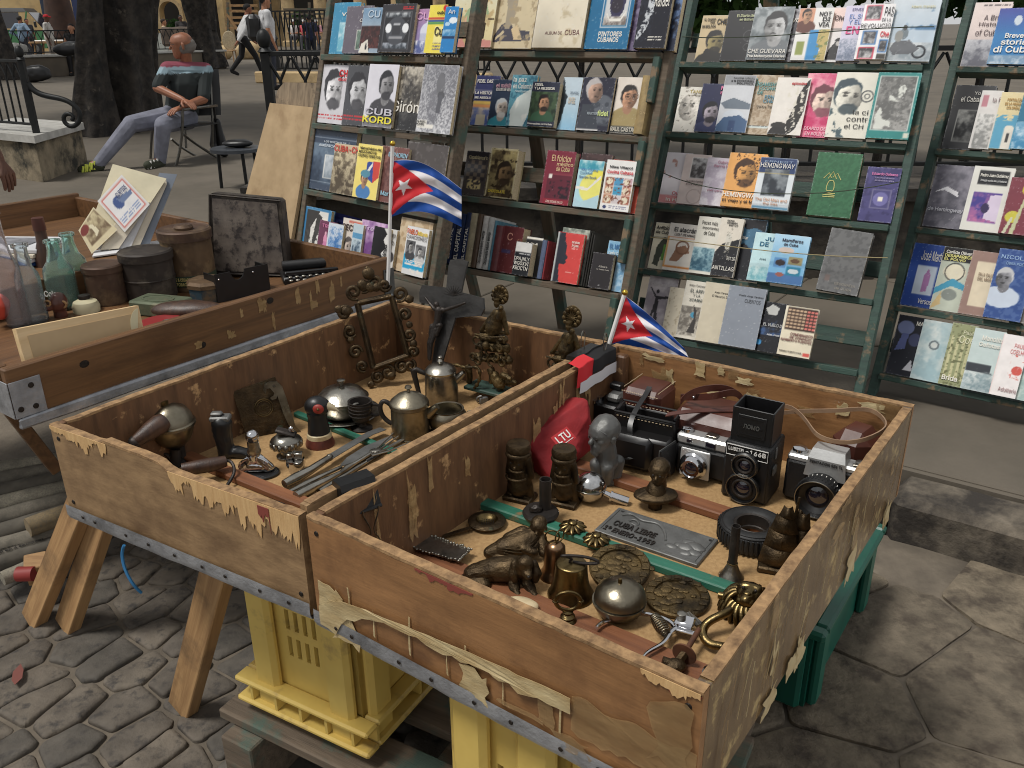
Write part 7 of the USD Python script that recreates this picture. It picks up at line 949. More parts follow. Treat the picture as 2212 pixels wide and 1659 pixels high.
i = It('bell', 'slim brown brass hand bell with linked wire rings on top', 'bell', 1198, 1243); i('bell', lathe([(0, 84), (12, 83), (22, 74), (24, 50), (24, 24), (28, 14), (33, 6), (34, 0), (30, 0), (22, 20), (20, 60), (0, 76)], 36), MAT('brown_brass', (150, 120, 92), (96, 76, 58), sc=24, rough=.3, metal=1., c3=(60, 48, 38), s3=22, t3=(.56, .72)), smooth=50); i('ring', torus(15, 1.7, (-6, 0, 98), 22, 'y'), m_brass); i('ring', mv(torus(15, 1.7, n=22, ax='y'), (10, 4, 97), rz=50), m_brass)
i = It('bell', 'wide brass hand bell with flattened wire loop handle', 'bell', 1233, 1286); i('bell', lathe([(0, 86), (30, 85), (34, 80), (36, 50), (40, 26), (48, 10), (51, 4), (50, 0), (46, 0), (36, 24), (32, 70), (0, 80)], 40), m_brass, smooth=50); i('handle', tube(spline([(-4, 0, 86), (0, 0, 94), (-20, -6, 104), (30, -10, 104), (56, -12, 92), (20, -8, 88), (4, 0, 86)], 26), 3.4, 8), m_iron)
i = It('brass_pull', 'small brass bell-shaped pull with oval ring handle', 'handle', 1226, 1348); i('stem', lathe([(0, 0), (24, 0), (22, 8), (14, 16), (16, 22), (10, 28), (12, 34), (0, 38)], 24), m_brass, smooth=50); i('ring_handle', mv(torus(24, 4.4, n=28, ax='y'), (0, 0, 60), s=(1.1, 1, .95)), m_brass); i('ring_shoulder', [torus(5, 2, (sx * 27, 0, 60), 12) for sx in (-1, 1)], m_brass, kind='stuff')
i = It('shell', 'cream spotted shell behind the near front board', 'shell', 1126, 1322); i('shell', [rough(mv(sph((0, 0, 0), 38 - 4 * q, (1.05, .8, .42), 3), (6 * q - 8, 6 - 4 * q, 10 + 3 * q)), .8, .1) for q in range(4)], MAT('shell', (206, 190, 156), (176, 156, 120), sc=18, rough=.35, c3=(40, 32, 28), s3=24, t3=(.66, .69)), kind='stuff', smooth=60)
def medallion(px, py, label, r, tilt, n):
    i = It('medallion', label, 'medallion', px, py, rz=-12); T = lambda m: mv(mv(m, (0, 0, 4), rx=tilt), (0, 0, r * math.sin(math.radians(max(tilt, 0)))))
    i('disc', T(lathe([(0, 4), (r * .7, 4), (r * .72, 9), (r * .95, 9), (r, 6), (r, 0), (0, 0)], 48)), m_gilt, smooth=30); i('rim_relief', [T(rough(mv(box((0, 0, 0), (r * .24, r * .17, 3.4), 1).subdivide(), (r * .84 * math.cos(a), r * .84 * math.sin(a), 10), rz=0), 1.4, .2, k_)) for k_, a in enumerate(np.arange(16) / 16 * 2 * PI)], m_gilt, kind='stuff'); g = np.random.default_rng(n); i('relief', [T(rough(sph((g.normal(0, .3) * r, g.normal(0, .3) * r, 5), g.uniform(.06, .16) * r, (1.3, 1, .4)), 1.2, .18, k_)) for k_ in range(26)], m_gilt, kind='stuff', smooth=60); i('ray', [T(tube([(-r * .3, r * .1, 6), (-r * .3 + .34 * r * math.cos(a), r * .1 + .34 * r * math.sin(a), 5)], 1.4, 5)) for a in np.linspace(1.6, 4.4, 13)], m_gilt, kind='stuff')
medallion(1338, 1242, 'round embossed bronze medallion tilted up behind the bells', 66, 12, 3); medallion(1462, 1296, 'round bronze ashtray with relief figure and scalloped well', 70, 2, 5)
i = It('sleigh_bell', 'round brass shop bell split around the middle', 'bell', 1336, 1330); i('lower_half', lathe([(0, 0), (26, 0), (30, 6), (48, 18), (57, 36), (58, 42), (0, 42)], 40), m_pewter, smooth=50); i('upper_half', lathe([(56, 44), (56, 48), (52, 62), (36, 78), (12, 86), (0, 86)], 40, (2, 2, 0)), m_pewter, smooth=50); i('gap', lathe([(0, 41), (53, 41), (53, 45), (0, 45)], 32), m_ink); i('push_pin', lathe([(0, 84), (5, 85), (4, 96), (0, 97)], 12), m_brass)
Q4 = [at(*Z7(*q), ZF + .006) for q in ((112, 352), (950, 640), (1145, 440), (322, 172))]; x = Q4[1] - Q4[0]; wq = np.linalg.norm(x); x /= wq; y = np.cross([0, 0, 1], x); hq = (Q4[3] - Q4[0]) @ y; t = thing('plaque', 'grey cast plaque reading CUBA LIBRE on the chipboard', 'plaque', M=mat4(Q4[0] - [0, 0, .006], x, y, [0, 0, 1]))
obj('plate', box((wq / 2, hq / 2, .003), (wq, hq, .006), .001), m_lead, t); obj('rim', [tube([(.006, .006, .006), (wq - .006, .006, .006), (wq - .006, hq - .006, .006), (.006, hq - .006, .006), (.006, .006, .006)], .0014, 6)], m_lead, t)
for s_, u, v, w_, h_ in (('CUBA LIBRE', .10, .34, .42, .18), ('1º ENERO-1959', .06, .1, .5, .16)): obj('lettering', mv(fit(s_, w_ * wq, h_ * hq, .002), (u * wq, v * hq, .0058)), m_iron, t, smooth=False)
g = np.random.default_rng(4); obj('relief', [rough(sph((wq * u, hq * v, .005), r_, (1.4, .9, .5)), .0012, 120) for u, v, r_ in [(.82, .4, .011), (.88, .5, .012), (.8, .6, .008), (.76, .42, .008), (.9, .32, .009), (.7, .3, .007), (.84, .24, .008)]] + [tube(spline([(wq * .1, hq * .75, .006), (wq * .2, hq * .86, .007), (wq * .3, hq * .78, .007), (wq * .42, hq * .84, .007), (wq * .55, hq * .66, .006), (wq * .62, hq * .4, .006)], 20), .0022, 6), tube(spline([(wq * .2, hq * .64, .006), (wq * .27, hq * .7, .007), (wq * .3, hq * .62, .006), (wq * .24, hq * .58, .006)], 10), .002, 6)], m_lead, t, kind='stuff', smooth=60); obj('hole', [mv(lathe([(0, .0003), (.003, .0003), (.003, 0)], 12), (u * wq, v * hq, .006)) for u, v in ((.07, .9), (.95, .88))], m_ink, t, kind='stuff')
i = It('tyre_ashtray', 'miniature black rubber tyre with metal rim inside', 'ashtray', 1622, 1168); pr = [(36, 6), (42, 2), (58, 0), (68, 6), (72, 16), (72, 34), (68, 44), (58, 50), (44, 48), (38, 42)]
i('tyre', lathe(pr + [pr[0]], 48), MAT('tyre_rubber', (30, 30, 30), (20, 20, 20), sc=60, rough=.6, bump=.0006, bsc=200), smooth=40); i('tread', [mv(box((72, 0, 25), (3.5, 5, 34), 1), rz=q * 8) for q in range(45)], m_black, kind='stuff'); i('rim', lathe([(36, 40), (40, 44), (38, 46), (34, 44), (32, 20), (30, 18), (30, 12), (34, 10), (36, 14)], 40), m_iron); i('tread_groove', [torus(69, 1.2, (0, 0, 44), 40), torus(64, 1, (0, 0, 47.5), 40)], m_ink, kind='stuff')
i = It('funnel', 'small steel funnel-footed tube standing upright', 'funnel', 1579, 1246); i('bell_foot', lathe([(26, 0), (27, 3), (18, 16), (12, 30), (10, 36), (8, 36)], 28), m_silver); i('tube', lathe([(10, 34), (9.5, 128), (8, 128), (8, 36)], 20), m_iron); i('collar', torus(10.5, 1.4, (0, 0, 36), 20), m_brass)
i = It('ship_ornament', 'bronze sailing ship ornament with billowing sails by the right side', 'ornament', 1690, 1236, rz=-20); i('base', rough(box((-8, 10, 8), (90, 60, 16), 4).subdivide().subdivide(), 1.5, .08), m_bronze)
def sail(w0, w1, z0, z1, b_, dx, dy):
    U, V = np.meshgrid(np.linspace(-1, 1, 17), np.linspace(0, 1, 11)); L_ = []
    for o_, s_ in ((0, 1), (4, -1)):
        P_ = np.stack([dx + U * (w0 * (1 - V) + w1 * V), dy + o_ + 8 * U * U - b_ * (1 - .7 * U * U) * np.sin(PI * (.12 + .8 * V)) ** .7, z0 + (z1 - z0) * V], -1).reshape(-1, 3); k_ = (np.arange(10)[:, None] * 17 + np.arange(16)[None]).ravel(); F_ = np.vstack([np.c_[k_, k_ + 1, k_ + 18], np.c_[k_, k_ + 18, k_ + 17]]); L_.append(trimesh.Trimesh(P_, F_[:, ::s_], process=False))
    return rough(join(L_), 1, .12)
for q, (z0, z1_, w0, w1) in enumerate(((16, 62, 40, 32), (58, 102, 35, 27), (98, 138, 29, 18), (134, 160, 18, 8))):
    i('sail', sail(w0, w1, z0, z1_, 20 - 3 * q, -14 + 3 * q, -2), m_bronze, smooth=60)
    if q < 3: i('sail', sail(w0 * .6, w1 * .6, z0 + 4, z1_, 12, 34 - 3 * q, 20), m_bronze, smooth=60)
i('mast', [tube([(4, 14, 10), (14, 22, 176)], [5, 2.5], 8)], m_bronze); i('rear_sail', rough(bones([((26, 26, 20), 18, (26, 30, 90), 14), ((26, 30, 90), 14, (20, 26, 140), 6)], 12, 8, 3), 1.5, .1), m_bronze); i('sail_seam', [tube(spline([(-14 + 3 * q, -20, 30 + 40 * q), (-12 + 3 * q, -20, 50 + 40 * q)], 4), 1, 5) for q in range(3)], m_bronze, kind='stuff')
i = It('door_knocker', 'gilt lion head door knocker with curved bar handle', 'door knocker', 1614, 1322, rz=-30); B, P = head(i, 24, (6, 4, 26), m_brass, 262, False)
g = np.random.default_rng(8); i('head', rough(mv(bones([((0, 0, 18), 42, (0, 8, 24), 42), ((0, -8, 44), 20, (0, -28, 48), 15), ((-15, 10, 56), 11, (15, 10, 56), 11), ((-10, -30, 46), 10, (10, -30, 46), 10)], 16, 5, 3)), 1, .1), m_brass, smooth=60); i('mane_lock', [tube(spline([(36 * math.cos(a), 36 * math.sin(a), 34), (50 * math.cos(a + .1), 50 * math.sin(a + .1), 24), (60 * math.cos(a + .25), 60 * math.sin(a + .25), 4)], 8), np.linspace(8, 5, 8), 7) for a in np.arange(26) / 26 * 2 * PI] + [tube(spline([(28 * math.cos(a), 28 * math.sin(a), 50), (42 * math.cos(a + .15), 42 * math.sin(a + .15), 44), (54 * math.cos(a + .3), 54 * math.sin(a + .3), 28)], 8), np.linspace(7, 4, 8), 7) for a in np.arange(18) / 18 * 2 * PI + .1 if math.sin(a) > -.55], m_brass, kind='stuff', smooth=60); i('ear', [torus(8, 3, (sx * 26, 22, 40), 14) for sx in (-1, 1)], m_brass, kind='stuff'); i('eye', [sph((sx * 13, -4, 62), 4, sub=1) for sx in (-1, 1)], m_iron, kind='stuff'); i('nose', sph((0, -22, 62), 7, (1.2, 1, .7)), m_brass)
i('pivot', cyl((-62, -12, 30), (-20, -10, 32), 8), m_brass); P = wp(i, *[(*Z7(*q), z) for q, z in (((1215, 1010), .63), ((1100, 1070), .628), ((1010, 1140), .62), ((1000, 1215), .615), ((1050, 1280), .612), ((1130, 1300), .612), ((1180, 1315), .612))]); R_ = np.array([[math.cos(math.radians(30)), -math.sin(math.radians(30)), 0], [math.sin(math.radians(30)), math.cos(math.radians(30)), 0], [0, 0, 1]]); P = [R_ @ p for p in P]
i('bar_handle', tube(spline(P, 30), 9, 12), m_brass, smooth=60); i('bar_end', [sph(P[-1] + q * np.array([9, -2, 0]), 13 - 3 * abs(q - .5), sub=2) for q in (0, 1, 2)], m_brass, kind='stuff')
i = It('hair_clipper', 'chrome hand hair clipper with splayed handles and coil spring', 'clipper', 1440, 1358); z_ = .614
i('upper_handle', tube(spline(wp(i, *[(*Z7(*q), z_) for q in ((130, 1150), (220, 1090), (400, 1050), (480, 1035), (580, 1050), (690, 1085), (780, 1160))]), 30), np.linspace(4, 6.5, 30), 8), m_chrome); i('finger_rest', tube(spline(wp(i, (*Z7(450, 1030), .615), (*Z7(430, 960), .625), (*Z7(420, 890), .634)), 10), [5, 5, 5, 5, 6, 7, 8, 9, 8, 6], 8), m_chrome); i('lower_handle', tube(spline(wp(i, *[(*Z7(*q), z_) for q in ((510, 1392), (600, 1320), (680, 1270), (730, 1200), (780, 1160))]), 24), np.linspace(3, 7, 24), 8), m_chrome)
A = wp(i, (*Z7(600, 1060), .622), (*Z7(700, 1200), .618)); t_ = np.linspace(0, 1, 90); d = A[1] - A[0]; n1 = np.cross(d, [0, 0, 1]); n1 /= np.linalg.norm(n1); i('coil_spring', tube([A[0] + d * q + (9 + 5 * math.sin(q * PI)) * (n1 * math.cos(q * 62) + np.array([0, 0, 1]) * math.sin(q * 62)) for q in t_], 1.7, 6), m_pewter)
c = wp(i, (*Z7(850, 1110), .618))[0]; i('head_block', mv(box((0, 0, 0), (42, 34, 18), 4), c, rz=-25), m_chrome); i('screw_cap', lathe([(0, 0), (10, 0), (10, 8), (6, 10), (0, 10)], 24, c + [-6, 10, 9]), m_silver); i('comb', [mv(box((-20 + 3.2 * q, 22, 0), (1.6, 18, 6)), c, rz=-60) for q in range(14)], m_silver, kind='stuff', smooth=False); i('lower_plate', mv(box((8, -22, -4), (40, 12, 6), 2), c, rz=-25), m_chrome)
i = It('valve_wheel', 'rusty disc on a rod with bronze nut in the near corner', 'valve', 1478, 1424); A = wp(i, (*Z7(965, 1165), .626), (*Z7(845, 1365), .622), (*Z7(770, 1460), .616)); d = (A[1] - A[0]) / np.linalg.norm(A[1] - A[0])
i('rod', cyl(A[0], A[1], 6), m_rust); m = lathe([(0, -2), (26, -2), (27, 0), (26, 2), (0, 2)], 28); m.apply_transform(trimesh.geometry.align_vectors([0, 0, 1], d)); m.apply_translation(A[1]); i('disc', m, m_rust); i('stem', cyl(A[1], A[2], 10, n=6), m_bronze); i('nut', [rough(sph(A[2], 18, (1.3, 1, .8), 3), 2, .1), cyl(A[2], A[2] + np.array([-26, 6, 6]), 12, n=10)], m_bronze)
i = It('tap_handle', 'dark metal tap piece tucked in the nearest corner of the taped tray', 'tap', 1532, 1462); A = wp(i, (1506, 1486, .61), (1530, 1452, .62), (1552, 1438, .62)); i('body', [cyl(A[0], A[1], 9), cyl(A[1], A[2], 14, 11)], m_iron); i('collar', mv(torus(11, 2.5), A[1]), m_lead)
# ---- Cuban flags on white sticks
m_pole = FLAT((226, 224, 222), .35)
def flagcol(U, V, w, h):
    C = np.where(((np.floor(V * 5) % 2) == 0)[..., None], np.array([14, 70, 150.]), np.array([226, 222, 224.])); r = h / w
    tri = (U * w < (h * .5 - abs(V - .5) * h) * 1.55); C[tri] = (196, 38, 46)
    X, Y = (U * w - h * .23) / h, V - .5; a = np.arctan2(X, Y); d = np.hypot(X, Y); s = (a + 3 * PI) % (2 * PI / 5) - PI / 5; R0 = .17; k_ = .382; al = PI / 5; edge = R0 * k_ * math.sin(al) / (np.sin(al - np.abs(s) * 0 + 0) * 0 + 1)
    ss = PI / 5 - np.abs(s); inner, outer = R0 * .40, R0; den = outer * np.sin(PI / 5 - (PI / 5 - np.abs(ss - PI / 5)) * 0 - np.abs(PI / 5 - ss)) + inner * np.sin(np.abs(PI / 5 - ss)); rad = inner * outer * math.sin(PI / 5) / np.maximum(den, 1e-6); C[d < rad] = (228, 226, 228)
    c = C / 255; return np.where(c <= .04045, c / 12.92, ((c + .055) / 1.055) ** 2.4)
def flag(label, base, top, corners, depth_y, amp):
    """corners: pixel positions of the flag's pole-top, fly-top, fly-bottom, pole-bottom, on the plane y = depth_y"""
    p0, p1 = aty(*base, depth_y), aty(*top, depth_y); t = thing('cuban_flag', label, 'flag', p0)
    obj('stick', tube([(0, 0, 0), p1 - p0], .0042, 10), m_pole, t); obj('gold_tip', sph(p1 - p0, .0062), FLAT((206, 170, 70), .25, 1), t)
    T, FT, FB, B_ = [np.array(c, float) for c in corners]; nu, nv = 120, 80; U, V = np.meshgrid(np.linspace(0, 1, nu), np.linspace(0, 1, nv)); P = []
    w = np.linalg.norm(aty(*FT, depth_y) - aty(*T, depth_y)); h = np.linalg.norm(aty(*T, depth_y) - aty(*B_, depth_y))
    for u, v in zip(U.ravel(), V.ravel()):
        q = (T * v + B_ * (1 - v)) * (1 - u) + (FT * v + FB * (1 - v)) * u; q = q + np.array([0, -amp * math.sin(PI * u) * (1 - .35 * u)]); P.append(aty(*q, depth_y + .02 * math.sin(u * 7 + v * 1.3) * u + .006 * math.sin(u * 21 + v * 6) * u + .003 * math.sin(u * 9 - v * 17) - .03 * u) - p0)
    i = np.arange(nv - 1)[:, None] * nu + np.arange(nu - 1)[None]; i = i.ravel(); obj('cloth', (np.array(P), np.vstack([np.c_[i, i + 1, i + nu + 1], np.c_[i, i + nu + 1, i + nu]])), m_flag, t, col=flagcol(U, V, w, h).reshape(-1, 3))
m_flag = PRINT('flag_cloth', .75, bump=.0003)
flag('Cuban flag on white stick, waving before the second book rack', (838, 615), (848, 310), [(848, 347), (997, 408), (997, 490), (842, 470)], 1.90, 26)
flag('Cuban flag drooping at the corner where the two trays meet', (1316, 742), (1350, 632), [(1352, 640), (1478, 752), (1500, 800), (1322, 742)], 1.60, 6)
# ================================================================ the plaza behind
m_bark = MAT('bark', (60, 54, 48), (27, 24, 22), sc=7, rough=.95, bump=.03, bsc=9, c3=(104, 96, 86), s3=6, t3=(.62, .74), contrast=(.35, .6))
m_leaf = [usdkit.material(stage, f'/World/Looks/leaf_{i}', {'d': ('diffuse_bsdf', {'color': c}), 't': ('translucent_bsdf', {'color': tuple(v * 1.2 for v in c)}), 'm': ('mix_closure', {'fac': .3})}, [('d.BSDF', 'm.closure1'), ('t.BSDF', 'm.closure2')], surface='m.closure') for i, c in enumerate([(.045, .085, .025), (.06, .10, .03), (.03, .06, .02)])]
m_ochre = MAT('ochre_stucco', (206, 180, 132), (176, 148, 102), sc=.5, rough=.9, bump=.01, bsc=3, c3=(140, 122, 96), s3=.8, t3=(.5, .7), world=True)
m_stone = MAT('pale_stone', (196, 172, 130), (160, 136, 100), sc=.9, rough=.9, bump=.02, bsc=4, c3=(128, 110, 84), s3=1.4, t3=(.5, .72), world=True)
m_mossy = MAT('mossy_stone', (150, 136, 112), (108, 98, 80), sc=7, rough=.95, bump=.006, bsc=22, c3=(44, 42, 34), s3=3.2, t3=(.47, .62), world=True)
m_marble = MAT('worn_marble', (186, 184, 178), (150, 148, 142), sc=8, rough=.5, bump=.001, bsc=40)
m_wrought = MAT('wrought_iron', (24, 26, 26), (14, 15, 15), sc=30, rough=.5, bump=.001, bsc=60, metal=.3)
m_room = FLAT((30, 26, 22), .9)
def leaves(c, rad, n, size, seed, squash=.7):
    r = np.random.default_rng(seed); cl = r.normal(0, 1, (max(8, n // 90), 3)); cl /= np.linalg.norm(cl, axis=1)[:, None]; cl *= r.uniform(.35, 1, (len(cl), 1)) ** .6
    p = cl[r.integers(len(cl), size=n)] + r.normal(0, .17, (n, 3)); p = p * np.array([rad, rad, rad * squash]) + np.asarray(c)
    a = r.normal(0, 1, (n, 3)); a /= np.linalg.norm(a, axis=1)[:, None]; b2 = np.cross(a, r.normal(0, 1, (n, 3))); b2 /= np.linalg.norm(b2, axis=1)[:, None]; s = size * r.uniform(.6, 1.3, (n, 1))
    V = np.stack([p - a * s, p + b2 * s * .45, p + a * s, p - b2 * s * .45], 1).reshape(-1, 3); i = np.arange(n) * 4; return trimesh.Trimesh(V, np.vstack([np.c_[i, i + 1, i + 2], np.c_[i, i + 2, i + 3]]), process=False)
def trunk(pts, rad, lobes=5, amp=.16, seed=0, n=40, m=44):
    P = spline(pts, m); r = np.interp(np.linspace(0, 1, m), np.linspace(0, 1, len(rad)), rad); mesh = tube(P, r, n, cap=False); V = mesh.vertices.reshape(m, n, 3); a = np.arange(n) / n * 2 * PI
    for q in range(m):
        t = q / m; k = 1 + amp * np.sin(a * lobes + 1.2 * math.sin(t * 5 + seed)) * (1.2 - t) + .35 * max(0, .18 - t) * (1 + np.sin(a * lobes))
        V[q] = P[q] + (V[q] - P[q]) * k[:, None]
    mesh.vertices = V.reshape(-1, 3); nn = meshkit.fbm(mesh.vertices * 5, 4, seed) - .5; mesh.vertices = mesh.vertices + mesh.vertex_normals * (nn * .10 * np.mean(rad))[:, None] * 2; return mesh
def tree(label, base, stems, crown, n, seed, lf=.16):
    t = thing('tree', label, 'tree', base)
    for i, (p, r) in enumerate(stems): obj('trunk', trunk(p, r, 4 + i % 3, .16, seed + i), m_bark, t, smooth=True)
    for i, (c, rad) in enumerate(crown): obj('crown', leaves(c, rad, n, lf, seed + 10 + i), m_leaf[i % 3], t, smooth=False, kind='stuff')
b0 = at(225, 292, KZ); b1 = at(285, 282, KZ); c = b0
pT = lambda px, py, Y, o: aty(px, py, Y) - o
tree('big dark double-trunked tree with fluted bark behind the seated man', b0, [([pT(212, 292, b0[1], b0), pT(202, 200, b0[1], b0), pT(196, 100, b0[1], b0), pT(194, 0, b0[1], b0), pT(178, -160, b0[1], b0), pT(120, -420, b0[1], b0)], [.23, .17, .13, .10, .095, .08]), ([pT(282, 284, b1[1], b0), pT(281, 190, b1[1], b0), pT(273, 100, b1[1], b0), pT(270, 0, b1[1], b0), pT(275, -160, b1[1], b0), pT(300, -440, b1[1], b0)], [.28, .26, .28, .29, .27, .2]), ([pT(310, 270, b1[1] + .4, b0), pT(312, 150, b1[1] + .3, b0), pT(308, 60, b1[1] + .2, b0), pT(312, 0, b1[1] + .1, b0), pT(330, -200, b1[1], b0)], [.2, .15, .16, .16, .1])], [((.4, .3, 6.6), 3.0), ((-2.0, 1, 6.2), 2.4), ((2.2, -.6, 6.0), 2.2)], 5200, 3)
b2 = at(14, 172, KZ); tree('slim dark tree trunk at the left edge of the photo', b2, [([(0, 0, 0), (-.05, 0, 1.2), (-.12, 0, 2.6), (-.5, 0, 6)], [.36, .24, .22, .14])], [((-.5, 0, 7.5), 3.0)], 2600, 31, .22)
b3 = at(452, 149, KZ); tree('forked grey tree trunk behind the seated man, right of him', b3, [([(0, 0, 0), (-.05, 0, 1.0), (-.12, 0, 1.75), (-.5, 0, 2.9), (-1.1, 0, 5.5)], [.5, .38, .36, .24, .16]), ([(.02, 0, 1.2), (.1, 0, 1.8), (.25, 0, 2.8), (.7, 0, 5.6)], [.3, .26, .22, .14])], [((-.6, 0, 7.2), 3.2), ((1.4, .6, 7), 2.6)], 2600, 41, .22)
# ---- stone benches with wrought iron railings
def bench(label, P0, e1, e2, h, rail_from, rail_dir, nb, rh, gap, pm=None):
    n1, n2 = np.linalg.norm(e1), np.linalg.norm(e2); t = thing('stone_bench', label, 'bench', P0)
    def blk(z0, z1, g): m = prism([tuple((-e1 / n1 * g - e2 / n2 * g)[:2]), tuple((e1 * (1 + g / n1) - e2 / n2 * g)[:2]), tuple((e1 * (1 + g / n1) + e2 * (1 + g / n2))[:2]), tuple((e2 * (1 + g / n2) - e1 / n1 * g)[:2])], z1 - z0); m.apply_translation([0, 0, z0]); return m
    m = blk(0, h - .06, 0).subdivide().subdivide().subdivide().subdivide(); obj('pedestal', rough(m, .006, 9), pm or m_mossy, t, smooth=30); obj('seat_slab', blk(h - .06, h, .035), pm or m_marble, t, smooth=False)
    o = np.asarray(rail_from) - P0; d = rail_dir / np.linalg.norm(rail_dir); z = np.array([0, 0, 1.]); L = nb * gap
    obj('post', [bar(o, o + z * (rh + .03), .045, .045, up=(1, 0, 0)), sph(o + z * (rh + .07), .035, (1, 1, 1.4)), lathe([(.022, 0), (.04, .01), (.022, .03)], 10, o + z * rh)], m_wrought, t)
    obj('top_rail', bar(o + z * rh, o + z * rh + d * L, .03, .024), m_wrought, t); obj('bottom_rail', bar(o + z * .07, o + z * .07 + d * L, .03, .02), m_wrought, t)
    for q in range(nb): a = o + d * (gap * (q + .5)); obj('baluster', [tube([a + z * .08, a + z * (rh - .13)], .0085, 6), tube([a + z * (rh - .13) , a + d * gap * .46 + z * (rh - .02)], .008, 6), tube([a + z * (rh - .13), a - d * gap * .46 + z * (rh - .02)], .008, 6)], m_wrought, t)
    return t, o, z
Pc = at(94, 394, KZ); e1 = at(190, 356, KZ) - Pc; e2 = (at(0, 381, KZ) - Pc) * 1.6
hh = [h for h in np.linspace(.2, .8, 61)]; hp = min(hh, key=lambda h: abs(project(Pc + [0, 0, h])[1] - 293)); rb = at(79, 287, KZ + hp)
t, o, z = bench('mossy stone bench end with marble top and scrolled iron armrest, left of the trees', Pc, e1, e2, hp, rb, e2, 7, .58, .11)
S_ = lambda px, py: aty(px, py, rb[1]) - Pc
sp = spline([S_(60, 180), S_(85, 202), S_(125, 212), S_(152, 222), S_(172, 245), S_(168, 266), S_(150, 272), S_(138, 260), S_(144, 246), S_(157, 250), S_(155, 260)], 46); obj('scroll_arm', tube(sp, np.linspace(.026, .017, 46), 8), m_wrought, t, smooth=60)
Pb = at(1150, 598, KZ); dr = np.array([math.cos(math.radians(-4)), math.sin(math.radians(-4)), 0]); nr = np.array([-dr[1], dr[0], 0]); Pb = Pb - dr * 1.44
bench('long stone bench with black iron railing running behind the book racks', Pb, dr * 5.2, nr * .5, .46, Pb + nr * .3 + dr * .06 + [0, 0, .46], dr, 38, .62, .13, MAT('shade_toned_stone', (74, 68, 60), (46, 42, 38), sc=8, rough=.95, bump=.006, bsc=20, c3=(26, 24, 22), s3=4, t3=(.45, .62)))  # shade behind the racks is put into the stone colour, pedestal and slab alike
# ---- far low wall with fence, right fence on its kerb
W0, W1 = at(26, 170, KZ), at(432, 151, KZ); d = W1 - W0; L = np.linalg.norm(d); u = d / L; nv = np.array([-u[1], u[0], 0]); t = thing('low_wall', 'low grey stone wall with little iron fence across the plaza', 'wall', M=mat4(W0 + nv * .3, u, nv, [0, 0, 1]))
obj('wall', box((L / 2 - 3, 0, .26), (L + 8, .5, .52), .01), MAT('grey_wall', (108, 98, 84), (84, 76, 66), sc=1.2, rough=.95, bump=.01, bsc=8), t); obj('coping', box((L / 2 - 3, 0, .55), (L + 8.1, .6, .06), .01), m_marble, t)
def fence(t, x0, x1, z0, h, gap, r=.012, M=None):
    obj('rail', [box(((x0 + x1) / 2, 0, z0 + h), (x1 - x0, .03, .03)), box(((x0 + x1) / 2, 0, z0 + .06), (x1 - x0, .03, .03))], m_wrought, t)
    for x in np.arange(x0 + gap / 2, x1, gap): obj('bar', [tube([(x, 0, z0 + .05), (x, 0, z0 + h * .62)], r, 5), tube([(x, 0, z0 + h * .62), (x + gap / 2, 0, z0 + h)], r, 5), tube([(x, 0, z0 + h * .62), (x - gap / 2, 0, z0 + h)], r, 5)], m_wrought, t)
fence(t, -.2, 3.6, .58, .62, .2); fence(t, L - 3.4, L + .4, .58, .62, .2)
F0, F1 = at(548, 180, KZ), at(700, 182, KZ); d = F1 - F0; L = np.linalg.norm(d); u = d / L; nv = np.array([-u[1], u[0], 0]); t = thing('railing', 'dark lattice iron railing on a stone kerb, right of the lamp post', 'railing', M=mat4(F0 + nv * .25, u, nv, [0, 0, 1])); obj('stone_kerb', box((L / 2 + 2, 0, .13), (L + 4, .4, .26), .03), m_stone, t); fence(t, .5, L + 4, .26, 1.3, .13, .016); fence(t, .56, L + 4, .27, .45, .19, .014)
lp = at(590, 166, KZ); t = thing('lamp_post', 'black cast iron lamp post beside the lattice railing', 'lamp post', lp); obj('shaft', lathe([(.32, 0), (.32, .1), (.24, .16), (.2, .9), (.24, .95), (.16, 1.1), (.15, 2.2), (.18, 2.25), (.12, 2.4), (.1, 4.5), (0, 4.5)], 16), m_wrought, t, smooth=30); obj('lantern', [lathe([(.1, 4.5), (.28, 4.7), (.36, 5.2), (.1, 5.45), (0, 5.5)], 8)], m_wrought, t, smooth=False)
